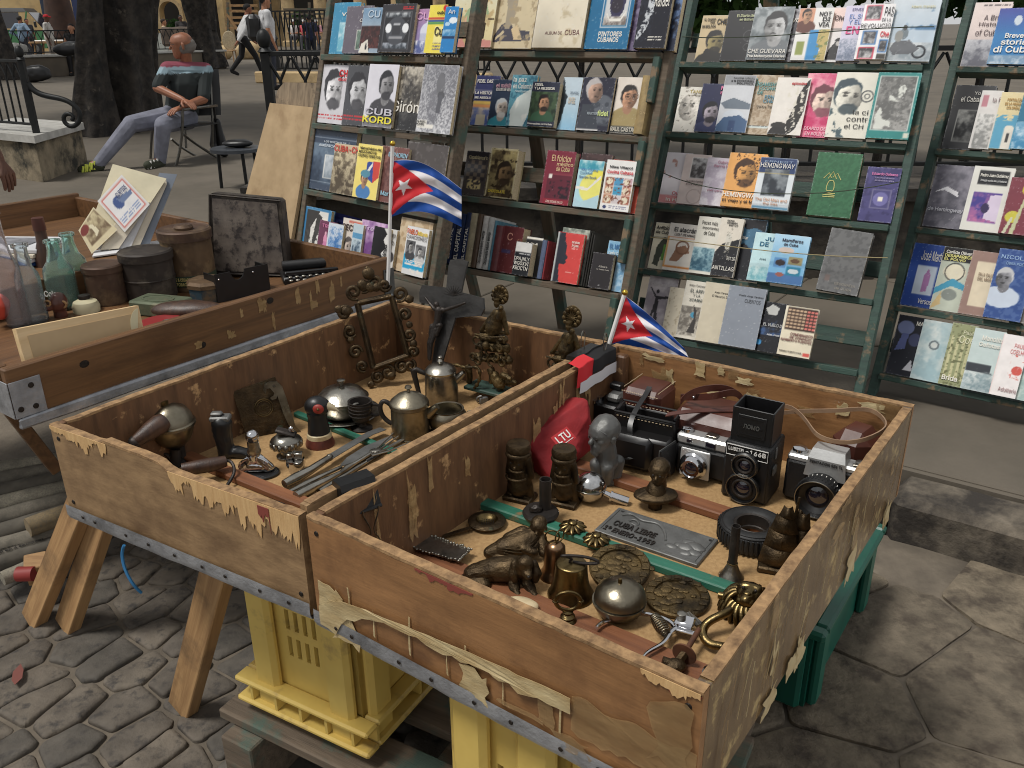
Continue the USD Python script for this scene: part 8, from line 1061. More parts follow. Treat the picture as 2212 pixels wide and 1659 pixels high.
# ---- buildings across the plaza
YB = 62.
class Fac(Pl):
    def __init__(s, label, px, py, Y):
        s.o = aty(px, py, Y); s.o[2] = KZ; s.a, s.n, s.b = np.array([1., 0, 0]), np.array([0, 1., 0]), np.array([0, 0, 1.]); s.k = mpp(s.o); s.path = thing('stone_building', label, 'building', M=mat4(s.o))
from shapely.geometry import Polygon, box as sbox
from shapely.ops import unary_union
f = Fac('ochre stone building with round-arched doorway across the plaza', 400, 90, YB); X = lambda px: f.uv(px, 40)[0]; Zp = lambda py, px=400: f.uv(px, py)[1]
arch = unary_union([sbox(X(347), -1, X(390), Zp(26)), Polygon([(X(368.5) + (X(390) - X(347)) / 2 * math.cos(a), Zp(26) + (X(390) - X(347)) / 2 * math.sin(a)) for a in np.linspace(0, PI, 16)])]); door = sbox(X(455), -1, X(472), Zp(0))
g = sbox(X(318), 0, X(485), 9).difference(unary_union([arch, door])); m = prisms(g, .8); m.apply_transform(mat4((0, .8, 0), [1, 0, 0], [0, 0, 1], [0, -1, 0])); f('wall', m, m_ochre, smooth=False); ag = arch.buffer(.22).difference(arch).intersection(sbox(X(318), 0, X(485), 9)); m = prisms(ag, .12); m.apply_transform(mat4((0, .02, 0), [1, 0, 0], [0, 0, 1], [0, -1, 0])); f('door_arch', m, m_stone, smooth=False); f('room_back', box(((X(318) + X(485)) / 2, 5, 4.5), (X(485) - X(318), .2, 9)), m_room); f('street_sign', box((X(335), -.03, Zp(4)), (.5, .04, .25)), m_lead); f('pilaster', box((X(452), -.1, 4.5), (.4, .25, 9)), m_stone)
f = Fac('arcaded colonial building with round stone columns and dark portico', 600, 88, YB + 3); X = lambda px: f.uv(px, 40)[0]
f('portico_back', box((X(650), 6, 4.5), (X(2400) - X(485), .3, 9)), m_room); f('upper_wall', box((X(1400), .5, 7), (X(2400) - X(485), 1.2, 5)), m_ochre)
for px in (488, 624, 694, 780, 860, 950): f('column', lathe([(.62, 0), (.62, .3), (.48, .4), (.46, 2.2), (.42, 3.6), (.5, 3.75), (.66, 3.95), (.66, 4.2), (0, 4.2)], 18, (X(px), 0, 0)), m_stone, smooth=30)
for px in (540, 580): f('arch_pier', box((X(px), 2.5, 2.2), (.5, .5, 4.4)), m_stone)
f = Fac('pale yellow building with blue shutters behind the green van', 80, 96, YB - 4); X = lambda px: f.uv(px, 40)[0]; Zp = lambda py: f.uv(80, py)[1]
f('wall', box(((X(-200) + X(215)) / 2, .5, 5), (X(215) - X(-200), 1, 10)), m_ochre); f('shutter', box((X(104), -.05, Zp(-2)), (X(113) - X(95), .1, 2.2)), FLAT((44, 56, 76), .7)); f('door', box((X(175), -.05, 1.6), (X(188) - X(163), .1, 3.2)), FLAT((36, 48, 84), .7)); f('shutter_slats', box((X(104), -.11, Zp(-2)), (X(110) - X(98), .02, 2)), FLAT((36, 46, 64), .7))
# timber scaffold rails in front of the arcade
t = thing('timber_barrier', 'timber rails and props in front of the arcade', 'scaffold', aty(560, 70, YB - 12) * [1, 1, 0] + [0, 0, KZ]); o = aty(560, 70, YB - 12) * [1, 1, 0] + [0, 0, KZ]; q = lambda px, py: aty(px, py, YB - 12) - o
for y in (12, 24, 38, 50, 61): obj('rail', bar(q(488, y), q(556, y), .1, .12), m_pinel, t)
for y in (20, 30, 40): obj('rail', bar(q(612, y), q(725, y), .08, .1), m_grey, t)
obj('prop', bar(q(490, 30), q(560, 134), .16, .12), m_pinel, t); obj('prop', bar(q(492, 5), q(494, 92), .14, .12), m_grey, t); obj('prop', bar(q(668, 5), q(668, 60), .14, .12), m_grey, t)
# van
vb = stand(60, 16, 2.3); t = thing('van', 'dark-roofed green van with big windscreen parked across the plaza', 'van', vb, rz=8); gr = MAT('green_car_paint', (64, 130, 76), (54, 112, 66), sc=2, rough=.25, coat=.6)
obj('body', trimesh.convex.convex_hull([(x, y, z) for x in (-2.6, 1.0) for y in (0, 1.8) for z in (.35,)] + [(-2.6, 0, 1.3), (1.1, 0, 1.2), (-2.6, 1.8, 1.3), (1.1, 1.8, 1.2), (1.1, 0, .5), (1.1, 1.8, .5)]), gr, t, smooth=20); obj('roof', trimesh.convex.convex_hull([(-2.6, .05, 2.1), (.35, .05, 2.1), (-2.6, 1.75, 2.1), (.35, 1.75, 2.1), (-2.6, .15, 2.3), (.2, .15, 2.28), (-2.6, 1.65, 2.3), (.2, 1.65, 2.28)]), m_black, t, smooth=20)
for x in (-2.5, -1.3, .1): obj('pillar', bar((x, .06, 1.25), (x + (.25 if x > 0 else 0), .06, 2.15) if x < 0 else (.36, .06, 2.12), .08, .06), gr, t)
obj('windscreen', box((0, 0, 0), (.03, 1.6, .95)), m_lens, t, M=rotM([0, 1, 0], -35, (.72, .9, 1.68))); obj('side_window', box((-.6, .08, 1.7), (1.1, .02, .75)), m_lens, t); obj('side_window', box((-1.9, .08, 1.7), (1.0, .02, .75)), FLAT((130, 150, 156), .2), t)
for x in (-1.9, .5):
    w_ = obj('wheel', mv(lathe([(0, -.1), (.3, -.1), (.34, -.06), (.34, .06), (.3, .1), (0, .1)], 24), (x, .02, .34), rx=90), m_black, t); obj('hub', mv(lathe([(0, -.02), (.18, 0), (.16, .03), (0, .04)], 16), (x, -.08, .34), rx=90), m_lead, w_)
for y in (.2, 1.6): obj('headlight', sph((1.1, y, .85), .13, (.4, 1, 1)), m_chrome, t)
obj('mirror', box((.75, -.2, 1.5), (.1, .16, .3), .03), m_black, t); obj('bumper', box((1.12, .9, .5), (.12, 1.8, .2), .04), m_black, t)
bp = stand(148, -40, 3.0); t = thing('parasol', 'tall brown closed parasol and trestle stand behind the woman in black', 'parasol', bp); obj('canopy', rough(lathe([(.1, .8), (.62, .95), (.5, 2.2), (.36, 3.6), (.05, 4.2)], 14), .05, 3), MAT('brown_canvas', (72, 50, 40), (50, 35, 29), sc=3, rough=.9), t); obj('pole', tube([(0, 0, 0), (0, 0, .9)], .06, 8), m_pine, t)
bp = stand(130, 82, .95); t = thing('stall_table', 'small wooden stall table with a white cloth near the red-capped person', 'table', bp); obj('tabletop', box((0, 0, .8), (1.6, .8, .06), .01), m_pinel, t); obj('cloth', box((0, -.02, .86), (1.2, .7, .05), .02), m_white, t); [obj('leg', bar((x, y, 0), (x * .8, y, .78), .08, .05), m_pinel, t) for x in (-.75, .75) for y in (-.3, .3)]
# cane chair, tables, rocks of the terrace
cb = at(500, 136, KZ); t = thing('cane_chair', 'round-backed pale cane chair standing by the timber prop', 'chair', cb); obj('backrest', mv(lathe([(0, 0), (.24, 0), (.26, .03), (.24, .05), (0, .05)], 20), (0, .1, .78), rx=84, s=(1, 1.35, 1)), MAT('cane', (176, 160, 130), (140, 126, 100), sc=20, rough=.7), t); obj('seat', box((0, -.12, .44), (.46, .46, .05), .02), m_pinel, t); [obj('leg', tube([(x, y, 0), (x * .9, y * .9, .44)], .022, 6), m_pinel, t) for x in (-.2, .2) for y in (-.32, .08)]
for px, py, r in ((480, 128, .34), (540, 128, .45)): obj('boulder', rough(sph(at(px, py, KZ) + [0, 0, r * .7], r, (1.3, 1, .9), 3), .06, 3), m_stone, label='pale boulder %s of the cane chair on the terrace' % ('left' if px < 500 else 'right'), cat='boulder', smooth=50)
cb = at(352, 118, KZ + .5); t = thing('round_table', 'round glass-topped terrace table seen through the low fence', 'table', stand(352, 86, .75)); obj('tabletop', mv(lathe([(0, -.02), (.5, -.02), (.5, .02), (0, .02)], 24), (0, 0, .6), rx=62), FLAT((120, 122, 116), .2), t); obj('leg', tube([(0, 0, 0), (0, 0, .6)], .04, 8), m_wrought, t)
# shrubs behind the racks and at the arcade
def shrub(label, base, r, h, n, seed, lf=.09, hi=0): t = thing('shrub', label, 'shrub', base); obj('foliage', leaves((0, 0, h * .55 + hi), r, n, lf, seed, h / r * (.5 if hi == 0 else .26)), m_leaf[seed % 3], t, smooth=False, kind='stuff'); obj('stem', tube([(0, 0, 0), (.03, 0, h * .6 + hi)], [.04, .02], 6), m_bark, t)
for i, (px, Y, r, h, lb) in enumerate([(1530, 7.2, .8, 1.9, 'dark leafy shrub behind the left end of the third rack'), (1700, 7.6, 1.0, 2.2, 'dark leafy shrub behind the middle of the third rack'), (1900, 7.3, 1.0, 2.1, 'dark leafy shrub behind the right end of the third rack'), (2090, 7.0, .9, 2.0, 'dark leafy shrub behind the gap before the right-edge rack'), (1250, 8.5, .9, 2.0, 'dark leafy shrub behind the second rack')]): shrub(lb, aty(px, 300, Y) * [1, 1, 0] + [0, 0, KZ], r, h, 2600, 60 + i, .07, .62)
shrub('bright green potted plant by the arched doorway', aty(380, 60, 50) * [1, 1, 0] + [0, 0, KZ], .55, 1.7, 700, 71, .12); shrub('green plant hanging in the arcade', stand(655, 22, 2.2), .7, 2.3, 500, 72, .16)
# ---- people across the plaza
def folk(label, px, hy, yaw, top, legs, hair, H=1.7, skin='b', sit=None, base=None, Y=None, **k):
    if Y: base = aty(px, hy, Y); sit = min(1.2, max(.3, base[2] - KZ - .86)) if sit is not None else None; base = base * [1, 1, 0] + [0, 0, KZ]
    pk = {q: k.pop(q) for q in ('stride', 'akimbo', 'lean', 'armup') if q in k}; b = stand(px, hy, H if sit is None else (sit + .86)) if base is None else base; J, f = standing(b, yaw, H, sit=sit, **pk); return person(label, J, skin, top, legs, hair, face=f, res=.05, hands=False, **k)
folk('man in blue shirt seen from behind, hands on hips', 62, 36, 80, (128, 150, 172), (60, 62, 70), ((40, 36, 34), 0), skin='a', akimbo=True, sleeve=1)
folk('dark-haired person beyond the blue-shirted man', 73, 42, -40, (60, 56, 60), (50, 50, 56), ((24, 22, 22), 0), skin='a')
folk('person in red and white top at the left tree', 47, 58, 60, (170, 60, 66), (180, 170, 160), ((50, 40, 34), 0), H=1.5, Y=38)
folk('person with red cap beside the stall table', 119, 33, 10, (200, 196, 190), (150, 140, 130), None, skin='c', hat=(190, 30, 40))
wb = at(160, 118, KZ); wb = W0 + (at(172, 160, KZ) - W0) + nv * 0
folk('woman in sleeveless black dress with long dark hair, sitting on the low wall', 163, 60, -80, (24, 22, 24), (26, 24, 26), ((26, 20, 20), 1), sit=.56, sleeve=0, base=at(165, 163, KZ) + [0, .25, 0])
folk('person in beige top at the terrace reading a paper', 350, 38, 20, (196, 176, 146), (120, 110, 100), ((50, 36, 28), 0), sit=.46, Y=38)
folk('dark-haired person sitting behind the plaid bags', 388, 30, -60, (50, 46, 46), (40, 40, 44), ((20, 18, 18), 0), sit=.5, skin='c', Y=42)
folk('person in pink top beside the forked tree', 430, 46, 190, (196, 80, 96), (60, 60, 70), ((40, 30, 26), 0), sit=.5, Y=40)
b = at(527, 164, KZ); J, fc = standing(b + [.1, 0, 0], 25, 1.78, stride=.75, lean=.16); person('waiter in white shirt and black trousers striding past the lamp post', J, 'a', (214, 214, 214), (22, 22, 24), ((26, 22, 20), 0), face=fc, sleeve=1, res=.04, hands=False)
t, J, P = folk('man in white T-shirt with dark backpack behind the lamp post', 590, -8, 30, (210, 210, 212), (50, 54, 66), ((30, 24, 22), 0), H=1.8); obj('backpack', rough(box((-.22, -.1, 1.2), (.26, .34, .5), .08).subdivide().subdivide(), .02, 6), m_black, t)
for px, c in ((632, (206, 200, 196)), (655, (214, 90, 100)), (682, (206, 150, 160))): folk('seated tourist in %s with white sun hat under the arcade' % {206: 'white' if px == 632 else 'pale pink', 214: 'red'}[c[0]], px, 40, -90, c, (90, 90, 96), None, sit=.5, Y=46, hat=(226, 224, 222))
folk('person in dark blue seen from behind at the lattice railing', 668, 46, 90, (34, 40, 70), (36, 38, 50), ((22, 20, 22), 0), H=1.6, Y=34)
bg = stand(398, 62, 1.0); t = thing('bag', 'plaid woven bags heaped on the terrace wall', 'bag', aty(392, 70, 36) * [1, 1, 0] + [0, 0, .6]); obj('bag', rough(box((0, 0, .45), (1.5, .6, .7), .1).subdivide().subdivide(), .03, 3), MAT('plaid', (110, 96, 84), (44, 38, 36), sc=2.2, rough=.9), t)
for px, py, s_, lb in ((150, 121, .3, 'black bag lying on the low wall beside the woman in black'), (30, 118, .28, 'pale sack at the foot of the left tree')): obj('sack', rough(sph(at(px, 168, KZ) + [0, .3, .58 + s_ * .5], s_, (1.5, .7, .62), 3), .06, 3), m_black if px > 100 else m_marble, label=lb, cat='bag', smooth=50)
obj('sack', rough(sph(at(80, 178, KZ) + [0, 0, .2], .26, (1.6, .7, .8), 3), .09, 3), m_black, label='shiny black rubbish bag in front of the low wall', cat='bag', smooth=50)
# ---- the seated man
Y0 = 8.75
def jp(x, y, dy): return aty(x, y, Y0 + dy)
J = dict(head=jp(393, 98, -.02), neck=jp(402, 136, .04), chest=jp(400, 180, 0), pelvis=jp(392, 243, .02), shoL=jp(444, 152, .06), shoR=jp(362, 150, -.1), elbR=jp(340, 190, -.22), wriR=jp(395, 216, -.36), elbL=jp(440, 214, -.1), wriL=jp(392, 232, -.34), hipL=jp(402, 254, -.03), hipR=jp(372, 252, -.08), kneR=jp(283, 268, -.5), ankR=jp(214, 352, -.66), toeR=jp(176, 366, -.72), kneL=jp(352, 270, -.52), ankL=jp(346, 348, -.42), toeL=jp(318, 357, -.62), palmL=np.array([0, 0, -1.]), palmR=np.array([0, .2, -1.]))
for k_ in ('palmL', 'palmR'): J.pop(k_)
def polo(m):
    z = m.vertices[:, 2]; top_ = z.max(); c = np.tile(np.array(lin((36, 42, 42))), (len(z), 1)); c[z > top_ - .125] = lin((134, 156, 166)); c[z > top_ - .065] = lin((128, 62, 76)); return c
t, Jl, P = person('grey-haired man in striped polo and pale jeans on a folding chair, legs stretched', J, 'a', (40, 44, 44), (130, 132, 146), ((120, 114, 108), 0), shoes=(56, 60, 44), face=(-.95, -.3, -.02), sleeve=.55, res=.02, topcol=polo, bald=True)
obj('collar', torus(.085, .016, Jl['neck'] + [0, 0, -.02], 24), FLAT((128, 62, 76), .9), t); obj('glasses', [torus(.024, .0025, P(.098, v, .008), 16, 'x') for v in (-.034, .034)] + [tube([P(.09, v * 1.4, .012), P(-.01, v * 1.9, .016)], .002, 5) for v in (-.04, .04)], m_ink, t, kind='stuff'); obj('watch', torus(.034, .006, Jl['wriL'], 16, 'x'), m_ink, t); obj('buttons', [sph(Jl['chest'] * (1 - q) + Jl['neck'] * q + np.array([-.05, -.17 + .08 * q, 0]), .008, sub=1) for q in (.35, .6)], m_white, t, kind='stuff')
for S in 'LR': obj('shoe_stripe', [tube([Jl['ank' + S] * (1 - q) + Jl['toe' + S] * q + np.array(v_), Jl['ank' + S] * (1 - q - .1) + Jl['toe' + S] * (q + .1) + np.array([v_[0], v_[1], -.035])], .010, 6) for q in (.25, .5, .75) for v_ in ([0, -.045, .02], [0.02, -.03, .035])], FLAT((206, 214, 90) if S == 'R' else (214, 212, 206), .6), t, kind='stuff')
cb = np.array([*J['pelvis'][:2], KZ]); t = thing('folding_chair', 'tubular metal folding armchair under the seated man', 'chair', cb); q = lambda x, y, dy: jp(x, y, dy) - cb; m_tubem = MAT('tube_steel', (126, 124, 118), (96, 94, 90), sc=20, rough=.35, metal=.9)
for pts in ([q(394, 240, -.42), q(392, 300, -.4), q(378, 366, -.38)], [q(330, 250, .1), q(328, 290, .1), q(325, 345, .1)], [q(396, 290, -.32), q(440, 322, .05), q(490, 353, .2)], [q(370, 300, .1), q(420, 335, .3), q(470, 355, .4)], [q(452, 140, .2), q(458, 240, .1), q(460, 326, .1)], [q(392, 140, .5), q(398, 240, .4), q(402, 320, .35)], [q(394, 238, -.42), q(430, 232, -.2), q(466, 228, .1)]): obj('frame_tube', tube(spline(pts, 14), .0125, 8), m_tubem, t)
obj('arm_pad', bar(q(398, 236, -.36), q(466, 228, .08), .05, .02), m_grey, t); obj('seat_sling', prism([tuple(q(330, 255, -.1)[:2]), tuple(q(400, 258, -.4)[:2]), tuple(q(470, 250, 0)[:2]), tuple(q(400, 250, .35)[:2])], .012), m_black, t, M=mat4((0, 0, q(392, 268, 0)[2]))); obj('back_sling', ribbon(spline([q(424, 150, .26), q(428, 200, .22), q(430, 250, .18)], 10), .42, (.95, .3, 0), .008), m_black, t)
pl = Pl('shoulder_bag', 'narrow black bag hanging from the back of the folding chair', 'bag', 480, 345, KZ, 5, 0); pl.o = aty(480, 345, Y0 + .1)
t = thing('shoulder_bag', 'slim black shoulder bag hanging from the folding chair', 'bag', aty(476, 335, Y0 + .15)); o_ = aty(476, 335, Y0 + .15); stage.RemovePrim(pl.path); obj('bag', rough(bones([(aty(470, 262, Y0 + .15) - o_, .03, aty(484, 330, Y0 + .15) - o_, .05), (aty(462, 262, Y0 + .15) - o_, .03, aty(462, 315, Y0 + .15) - o_, .04), (aty(462, 315, Y0 + .15) - o_, .04, aty(484, 330, Y0 + .15) - o_, .05)], 12, .03, 3), .006, 12), m_black, t); obj('strap', tube([aty(466, 262, Y0 + .15) - o_, aty(462, 230, Y0 + .1) - o_], .012, 6), m_black, t)
# round side table
tb = at(520, 405, KZ); t = thing('side_table', 'small round dark metal table with a black pouch on it', 'table', tb); ht = min(np.linspace(.2, .8, 61), key=lambda h: abs(project(tb + [0, 0, h])[1] - 318)); obj('tabletop', lathe([(0, ht - .03), (.2, ht - .03), (.2, ht - .005), (.19, ht), (0, ht)], 28), MAT('grey_metal_top', (84, 88, 94), (60, 64, 70), rough=.35, metal=.5), t); [obj('leg', tube([(.15 * math.cos(a), .15 * math.sin(a), 0), (.14 * math.cos(a), .14 * math.sin(a), ht - .03)], .014, 8), m_wrought, t) for a in (PI * 1.05, PI * 1.7, .5)]
obj('pouch', rough(sph(tb + [.02, 0, ht + .03], .1, (1.2, .7, .3), 3), .01, 12), m_black, label='flat black pouch lying on the small round table', cat='pouch')
# leaning boards
pl = Pl('leaning_board', 'pale plywood board leaning at the left side of the leftmost rack', 'board', 575, 690, KZ, -38, 15); m = pl.plate([(583, 222), (676, 232), (600, 690), (500, 655), (531, 418)], .018); pl('board', m, MAT('pale_board', (186, 160, 124), (156, 132, 98), sc=8, rough=.6, bump=.0006, bsc=40, c3=(140, 112, 80), s3=4, t3=(.55, .75)), smooth=False)
pl = Pl('leaning_board', 'worn stained board with chipped corner behind the pale leaning board', 'board', 575, 690, KZ, -38, 15); m = pl.plate([(604, 175), (692, 177), (604, 690), (505, 655), (588, 232), (585, 206), (590, 192)], .016, .024); pl('board', m, MAT('stained_board', (150, 132, 108), (104, 90, 74), sc=10, rough=.85, bump=.001, bsc=40, stretch=(6, 6, 1), c3=(60, 52, 44), s3=12, t3=(.56, .68)), smooth=False)
# ================================================================ the two trays on the left
ZC = .73; P1, P2 = at(8, 800, ZC), at(842, 556, ZC); u = (P2 - P1) / np.linalg.norm(P2 - P1); nn = np.array([-u[1], u[0], 0])
LC = np.linalg.norm(P2 - P1) ; hC = .105; M = mat4(P1 - [0, 0, hC], u, nn, [0, 0, 1]); t = thing('display_tray', 'old pine tray of tins and bottles with galvanised corner, on the left', 'display tray', M=M); DC = .64
obj('front_board', box((LC / 2, .011, hC / 2), (LC, .022, hC), .003), m_pine, t); obj('back_board', box((LC / 2, DC, hC / 2 - .005), (LC - .046, .02, hC - .012), .003), m_pine, t); obj('end_board', box((LC - .011, DC / 2 + .02, hC / 2), (.02, DC - .03, hC - .002), .003), m_pine, t); obj('end_board', box((.011, DC / 2 + .02, hC / 2), (.02, DC - .03, hC - .002), .003), m_pine, t); obj('floor_board', box((LC / 2, DC / 2, .006), (LC - .05, DC - .03, .01)), m_pine, t)
obj('zinc_edge', rough(box((LC / 2, -.003, -.008), (LC, .012, .024), .004).subdivide().subdivide().subdivide(), .004, 30), m_zinc, t); obj('corner_plate', [box((.03, -.0015, .04), (.06, .002, .075), .0008), box((-.0015, .03, .04), (.002, .06, .075), .0008)], m_zinc, t); [obj('screw', mv(lathe([(0, .002), (.005, .0016), (.006, 0)], 10), (x, -.0025, z_), rx=90), m_screw, t) for x, z_ in ((.04, .062), (.04, .018), (.012, .02), (LC - .02, .07))]
obj('corner_bracket', box((LC - .01, -.002, .03), (.04, .003, .09), .001), m_lead, t)
for i in range(14): x = rng.uniform(.3, LC - .1); m = upright(frag(x, rng.uniform(.03, .09), rng.uniform(.006, .03), rng.uniform(.01, .045), i + 700), .0005).subdivide(); m.apply_translation([0, -.0014, 0]); obj('tape_scrap', m, m_tape, t)
for x, z_ in ((.42, .03), (.62, .085), (.15, .07)): obj('knot', mv(lathe([(0, .0006), (.006, .0004), (.008, 0)], 12), (x, -.0002, z_), rx=90, s=(1.3, 1, 1)), m_screw, t)
ZCF = ZC - hC + .011
o2 = P1 + nn * (DC + .02) - u * .25; M = mat4(o2 - [0, 0, .09], u, nn, [0, 0, 1]); LD = 1.21; DD = .85; t = thing('display_tray', 'farther shallow pine tray holding papers, behind the tray of tins', 'display tray', M=M)
obj('front_board', box((LD / 2, .01, .035), (LD, .02, .07), .003), m_pine, t); obj('floor_board', box((LD / 2, DD / 2, .045), (LD - .05, DD - .04, .01)), m_pine, t); obj('back_board', box((LD / 2, DD, .065), (LD, .02, .13), .003), m_pine, t); obj('end_board', rough(box((LD - .01, DD / 2 + .01, .06), (.02, DD - .03, .115), .003).subdivide().subdivide(), .003, 40), m_pine, t)
ZD = ZC - .09 + .052
# things in the tray of tins
def rusty(n, a, b_, c_): return MAT(n, a, b_, sc=16, rough=.6, metal=.35, bump=.0008, bsc=60, c3=c_, s3=14, t3=(.5, .66))
m_tin = [rusty('tin_brown', (86, 64, 50), (56, 42, 34), (104, 84, 62)), rusty('tin_dark', (58, 50, 44), (38, 33, 30), (84, 76, 66)), rusty('tin_rust', (104, 82, 58), (70, 54, 40), (130, 108, 78)), rusty('tin_blue', (52, 78, 92), (40, 60, 72), (110, 96, 76)), rusty('tin_green', (96, 104, 82), (70, 76, 60), (120, 112, 88))]
glass = lambda n, c: usdkit.material(stage, '/World/Looks/' + n, {'p': ('principled_bsdf', {'base_color': c, 'roughness': .06, 'transmission_weight': .95, 'ior': 1.4})}, [], surface='p.BSDF')
g1, g2, g3 = glass('pale_glass', (.86, .84, .86)), glass('green_glass', (.62, .86, .80)), glass('clear_glass', (.84, .90, .92))
def bottle(label, px, py, r, h, nr, mat, neck=.62, col=None): i = It('bottle', label, 'bottle', px, py, ZCF); i('glass', lathe([(0, 0), (r * .9, 0), (r, 6), (r, h * (neck - .16)), (r * .93, h * (neck - .1)), (r * .6, h * neck), (nr * 1.15, h * (neck + .1)), (nr, h * .86), (nr, h * .95), (nr * 1.3, h * .96), (nr * 1.3, h), (nr * .8, h), (nr * .8, h * .86), (nr * .95, h * (neck + .1)), (r * .5, h * neck), (r * .85, h * (neck - .12)), (r * .9, 8), (0, 8)], 32), mat, smooth=40); return i
bottle('tall pale cloudy wine bottle at the left edge', 44, 702, 25, 250, 10, g1); bottle('clear glass bottle in front of the tall pale one', 80, 694, 25, 170, 13, g3, .72)
i = bottle('green cola bottle with white script, left one', 143, 664, 31, 148, 13, g2, .7); i('lettering', mv(fit('Cola', 26, 13, .8), (-22, -33, 34), rx=90), m_white, smooth=False); i = bottle('green cola bottle with white script, farther right one', 172, 642, 28, 140, 12, g2, .7); i('lettering', mv(fit('Coca', 24, 13, .8), (-20, -30, 44), rx=90), m_white, smooth=False)
i = It('bottle', 'dark brown bottle neck with cork behind the green bottles', 'bottle', 112, 612, ZCF); i('glass', lathe([(0, 0), (22, 0), (22, 60), (12, 90), (11, 118), (0, 118)], 24), m_handle); i('cork', lathe([(0, 116), (13, 116), (12, 142), (0, 144)], 16), m_leather)
i = It('mask', 'orange-red carved mask at the left edge', 'mask', 8, 706, ZCF); i('face', rough(bones([((0, 0, 50), 24, (0, 0, 34), 18), ((0, -22, 44), 5, (0, -26, 36), 6)], 16, 6, 3), 1.5, .1), FLAT((190, 70, 52), .5)); i('eye', [sph((sx * 9, -20, 56), 4, sub=1) for sx in (-1, 1)], m_ink, kind='stuff')
i = It('carved_head', 'small brown carved monkey head among the bottles', 'figurine', 132, 684, ZCF); i('head', rough(bones([((0, 0, 30), 20, (2, 0, 38), 17), ((-10, -12, 28), 9, (-14, -16, 24), 7), ((0, 0, 4), 14, (0, 0, 20), 12)], 14, 5, 3), .8, .1), MAT('carved_wood', (92, 52, 40), (60, 34, 28), sc=20, rough=.35)); i('ear', torus(7, 2.4, (14, -8, 30), 14, 'y'), m_pinel); i('eye_ring', torus(6, 2, (-12, -19, 36), 14, 'y'), m_pinel)
i = It('flask', 'squat cream metal flask with dark cap', 'flask', 188, 672, ZCF); i('body', lathe([(0, 0), (27, 0), (28, 12), (24, 22), (12, 28), (0, 28)], 28), FLAT((190, 182, 150), .4)); i('cap', lathe([(0, 27), (12, 27), (12, 36), (0, 37)], 18), m_iron)
def tin(label, px, py, r, h, lh, mat, lid, knob=False): i = It('tin', label, 'tin', px, py, ZCF); i('body', lathe([(0, 0), (r * .96, 0), (r, 4), (r, h), (0, h)], 40), mat, smooth=40); i('lid', lathe([(0, h - 2), (r * 1.06, h - 2), (r * 1.07, h + lh), (r * 1.0, h + lh + 3), (r * .9, h + lh), (0, h + lh)], 40), lid, smooth=40); return i
tin('small rusty brown round tin left of the dark double tin', 236, 652, 40, 72, 10, m_tin[0], m_tin[0]); i = tin('dark round tin with grey lid in the middle of the tins', 330, 640, 52, 86, 14, m_tin[1], m_tin[1]); i('band', torus(52.5, 1.6, (0, 0, 44), 40), m_tin[1])
i = tin('tall tan tobacco tin with knobbed lid', 416, 618, 52, 108, 16, m_tin[2], m_tin[0]); i('lid_knob', mv(lathe([(0, 0), (18, 0), (20, 5), (16, 10), (0, 11)], 20), (0, 0, 124)), m_tin[0]); i('label_band', lathe([(52.6, 12), (53, 13), (53, 34), (52.6, 35)], 40), FLAT((40, 52, 36), .6)); i('lettering', [mv(fit('PIPE & CIGARETTE', 50, 7, .6), (-22, -53.6, 25), rx=90), mv(fit('TOBACCO', 30, 7, .6), (-12, -53.6, 15), rx=90)], FLAT((190, 176, 110), .6), smooth=False)
i = It('tin', 'small octagonal blue tin beside the black stand', 'tin', 452, 645, ZCF); i('body', lathe([(0, 0), (40, 0), (42, 30), (0, 30)], 8), m_tin[3], smooth=False); i('lid', lathe([(0, 30), (44, 30), (44, 38), (38, 44), (0, 44)], 8), m_tin[2], smooth=False)
i = It('tin', 'flat green tin with embossed oval on its lid', 'tin', 352, 676, ZCF, rz=-18); i('box', box((0, 0, 16), (118, 66, 32), 4), m_tin[4]); i('emboss', mv(torus(26, 2, n=28), (-6, 0, 32), s=(1.4, .8, 1)), m_tin[4]); i = It('shoe_last', 'dark oval wooden block lying behind the pine front board', 'wood block', 410, 690, ZCF); i('block', rough(sph((0, 0, 22), 40, (2.0, .75, .5), 3), 1.5, .06), m_handle); i = It('tin', 'red enamel tin lid peeping over the pine front board', 'tin', 352, 712, ZCF); i('lid', lathe([(0, 22), (44, 20), (46, 14), (44, 10), (0, 10)], 32), FLAT((130, 40, 40), .4)); i('clasp', mv(torus(9, 2.5), (20, -16, 24)), m_silver)
A0, A1 = at(472, 655, ZCF), at(585, 628, ZCF); x = A1 - A0; w = np.linalg.norm(x); x /= w; t = thing('black_stand', 'black folded metal stand with round notch', 'stand', M=mat4(A0, x, np.cross([0, 0, 1], x), [0, 0, 1]))
g = sbox(0, 0, w, .078).difference(Polygon([(w * .42 + .022 * math.cos(a), .082 + .03 * math.sin(a)) for a in np.linspace(0, 2 * PI, 24)])); m = prisms(g, .004); m.apply_transform(mat4((0, .004, 0), [1, 0, 0], [0, 0, 1], [0, -1, 0])); obj('front_plate', m, m_black, t, smooth=False); [obj('side_plate', box((u_, .034, .037), (.004, .06, .074)), m_black, t) for u_ in (.002, w - .002)]; obj('rivet', [sph((u_ * w, -.001, .064), .003, sub=1) for u_ in (.06, .7)], m_chrome, t, kind='stuff')
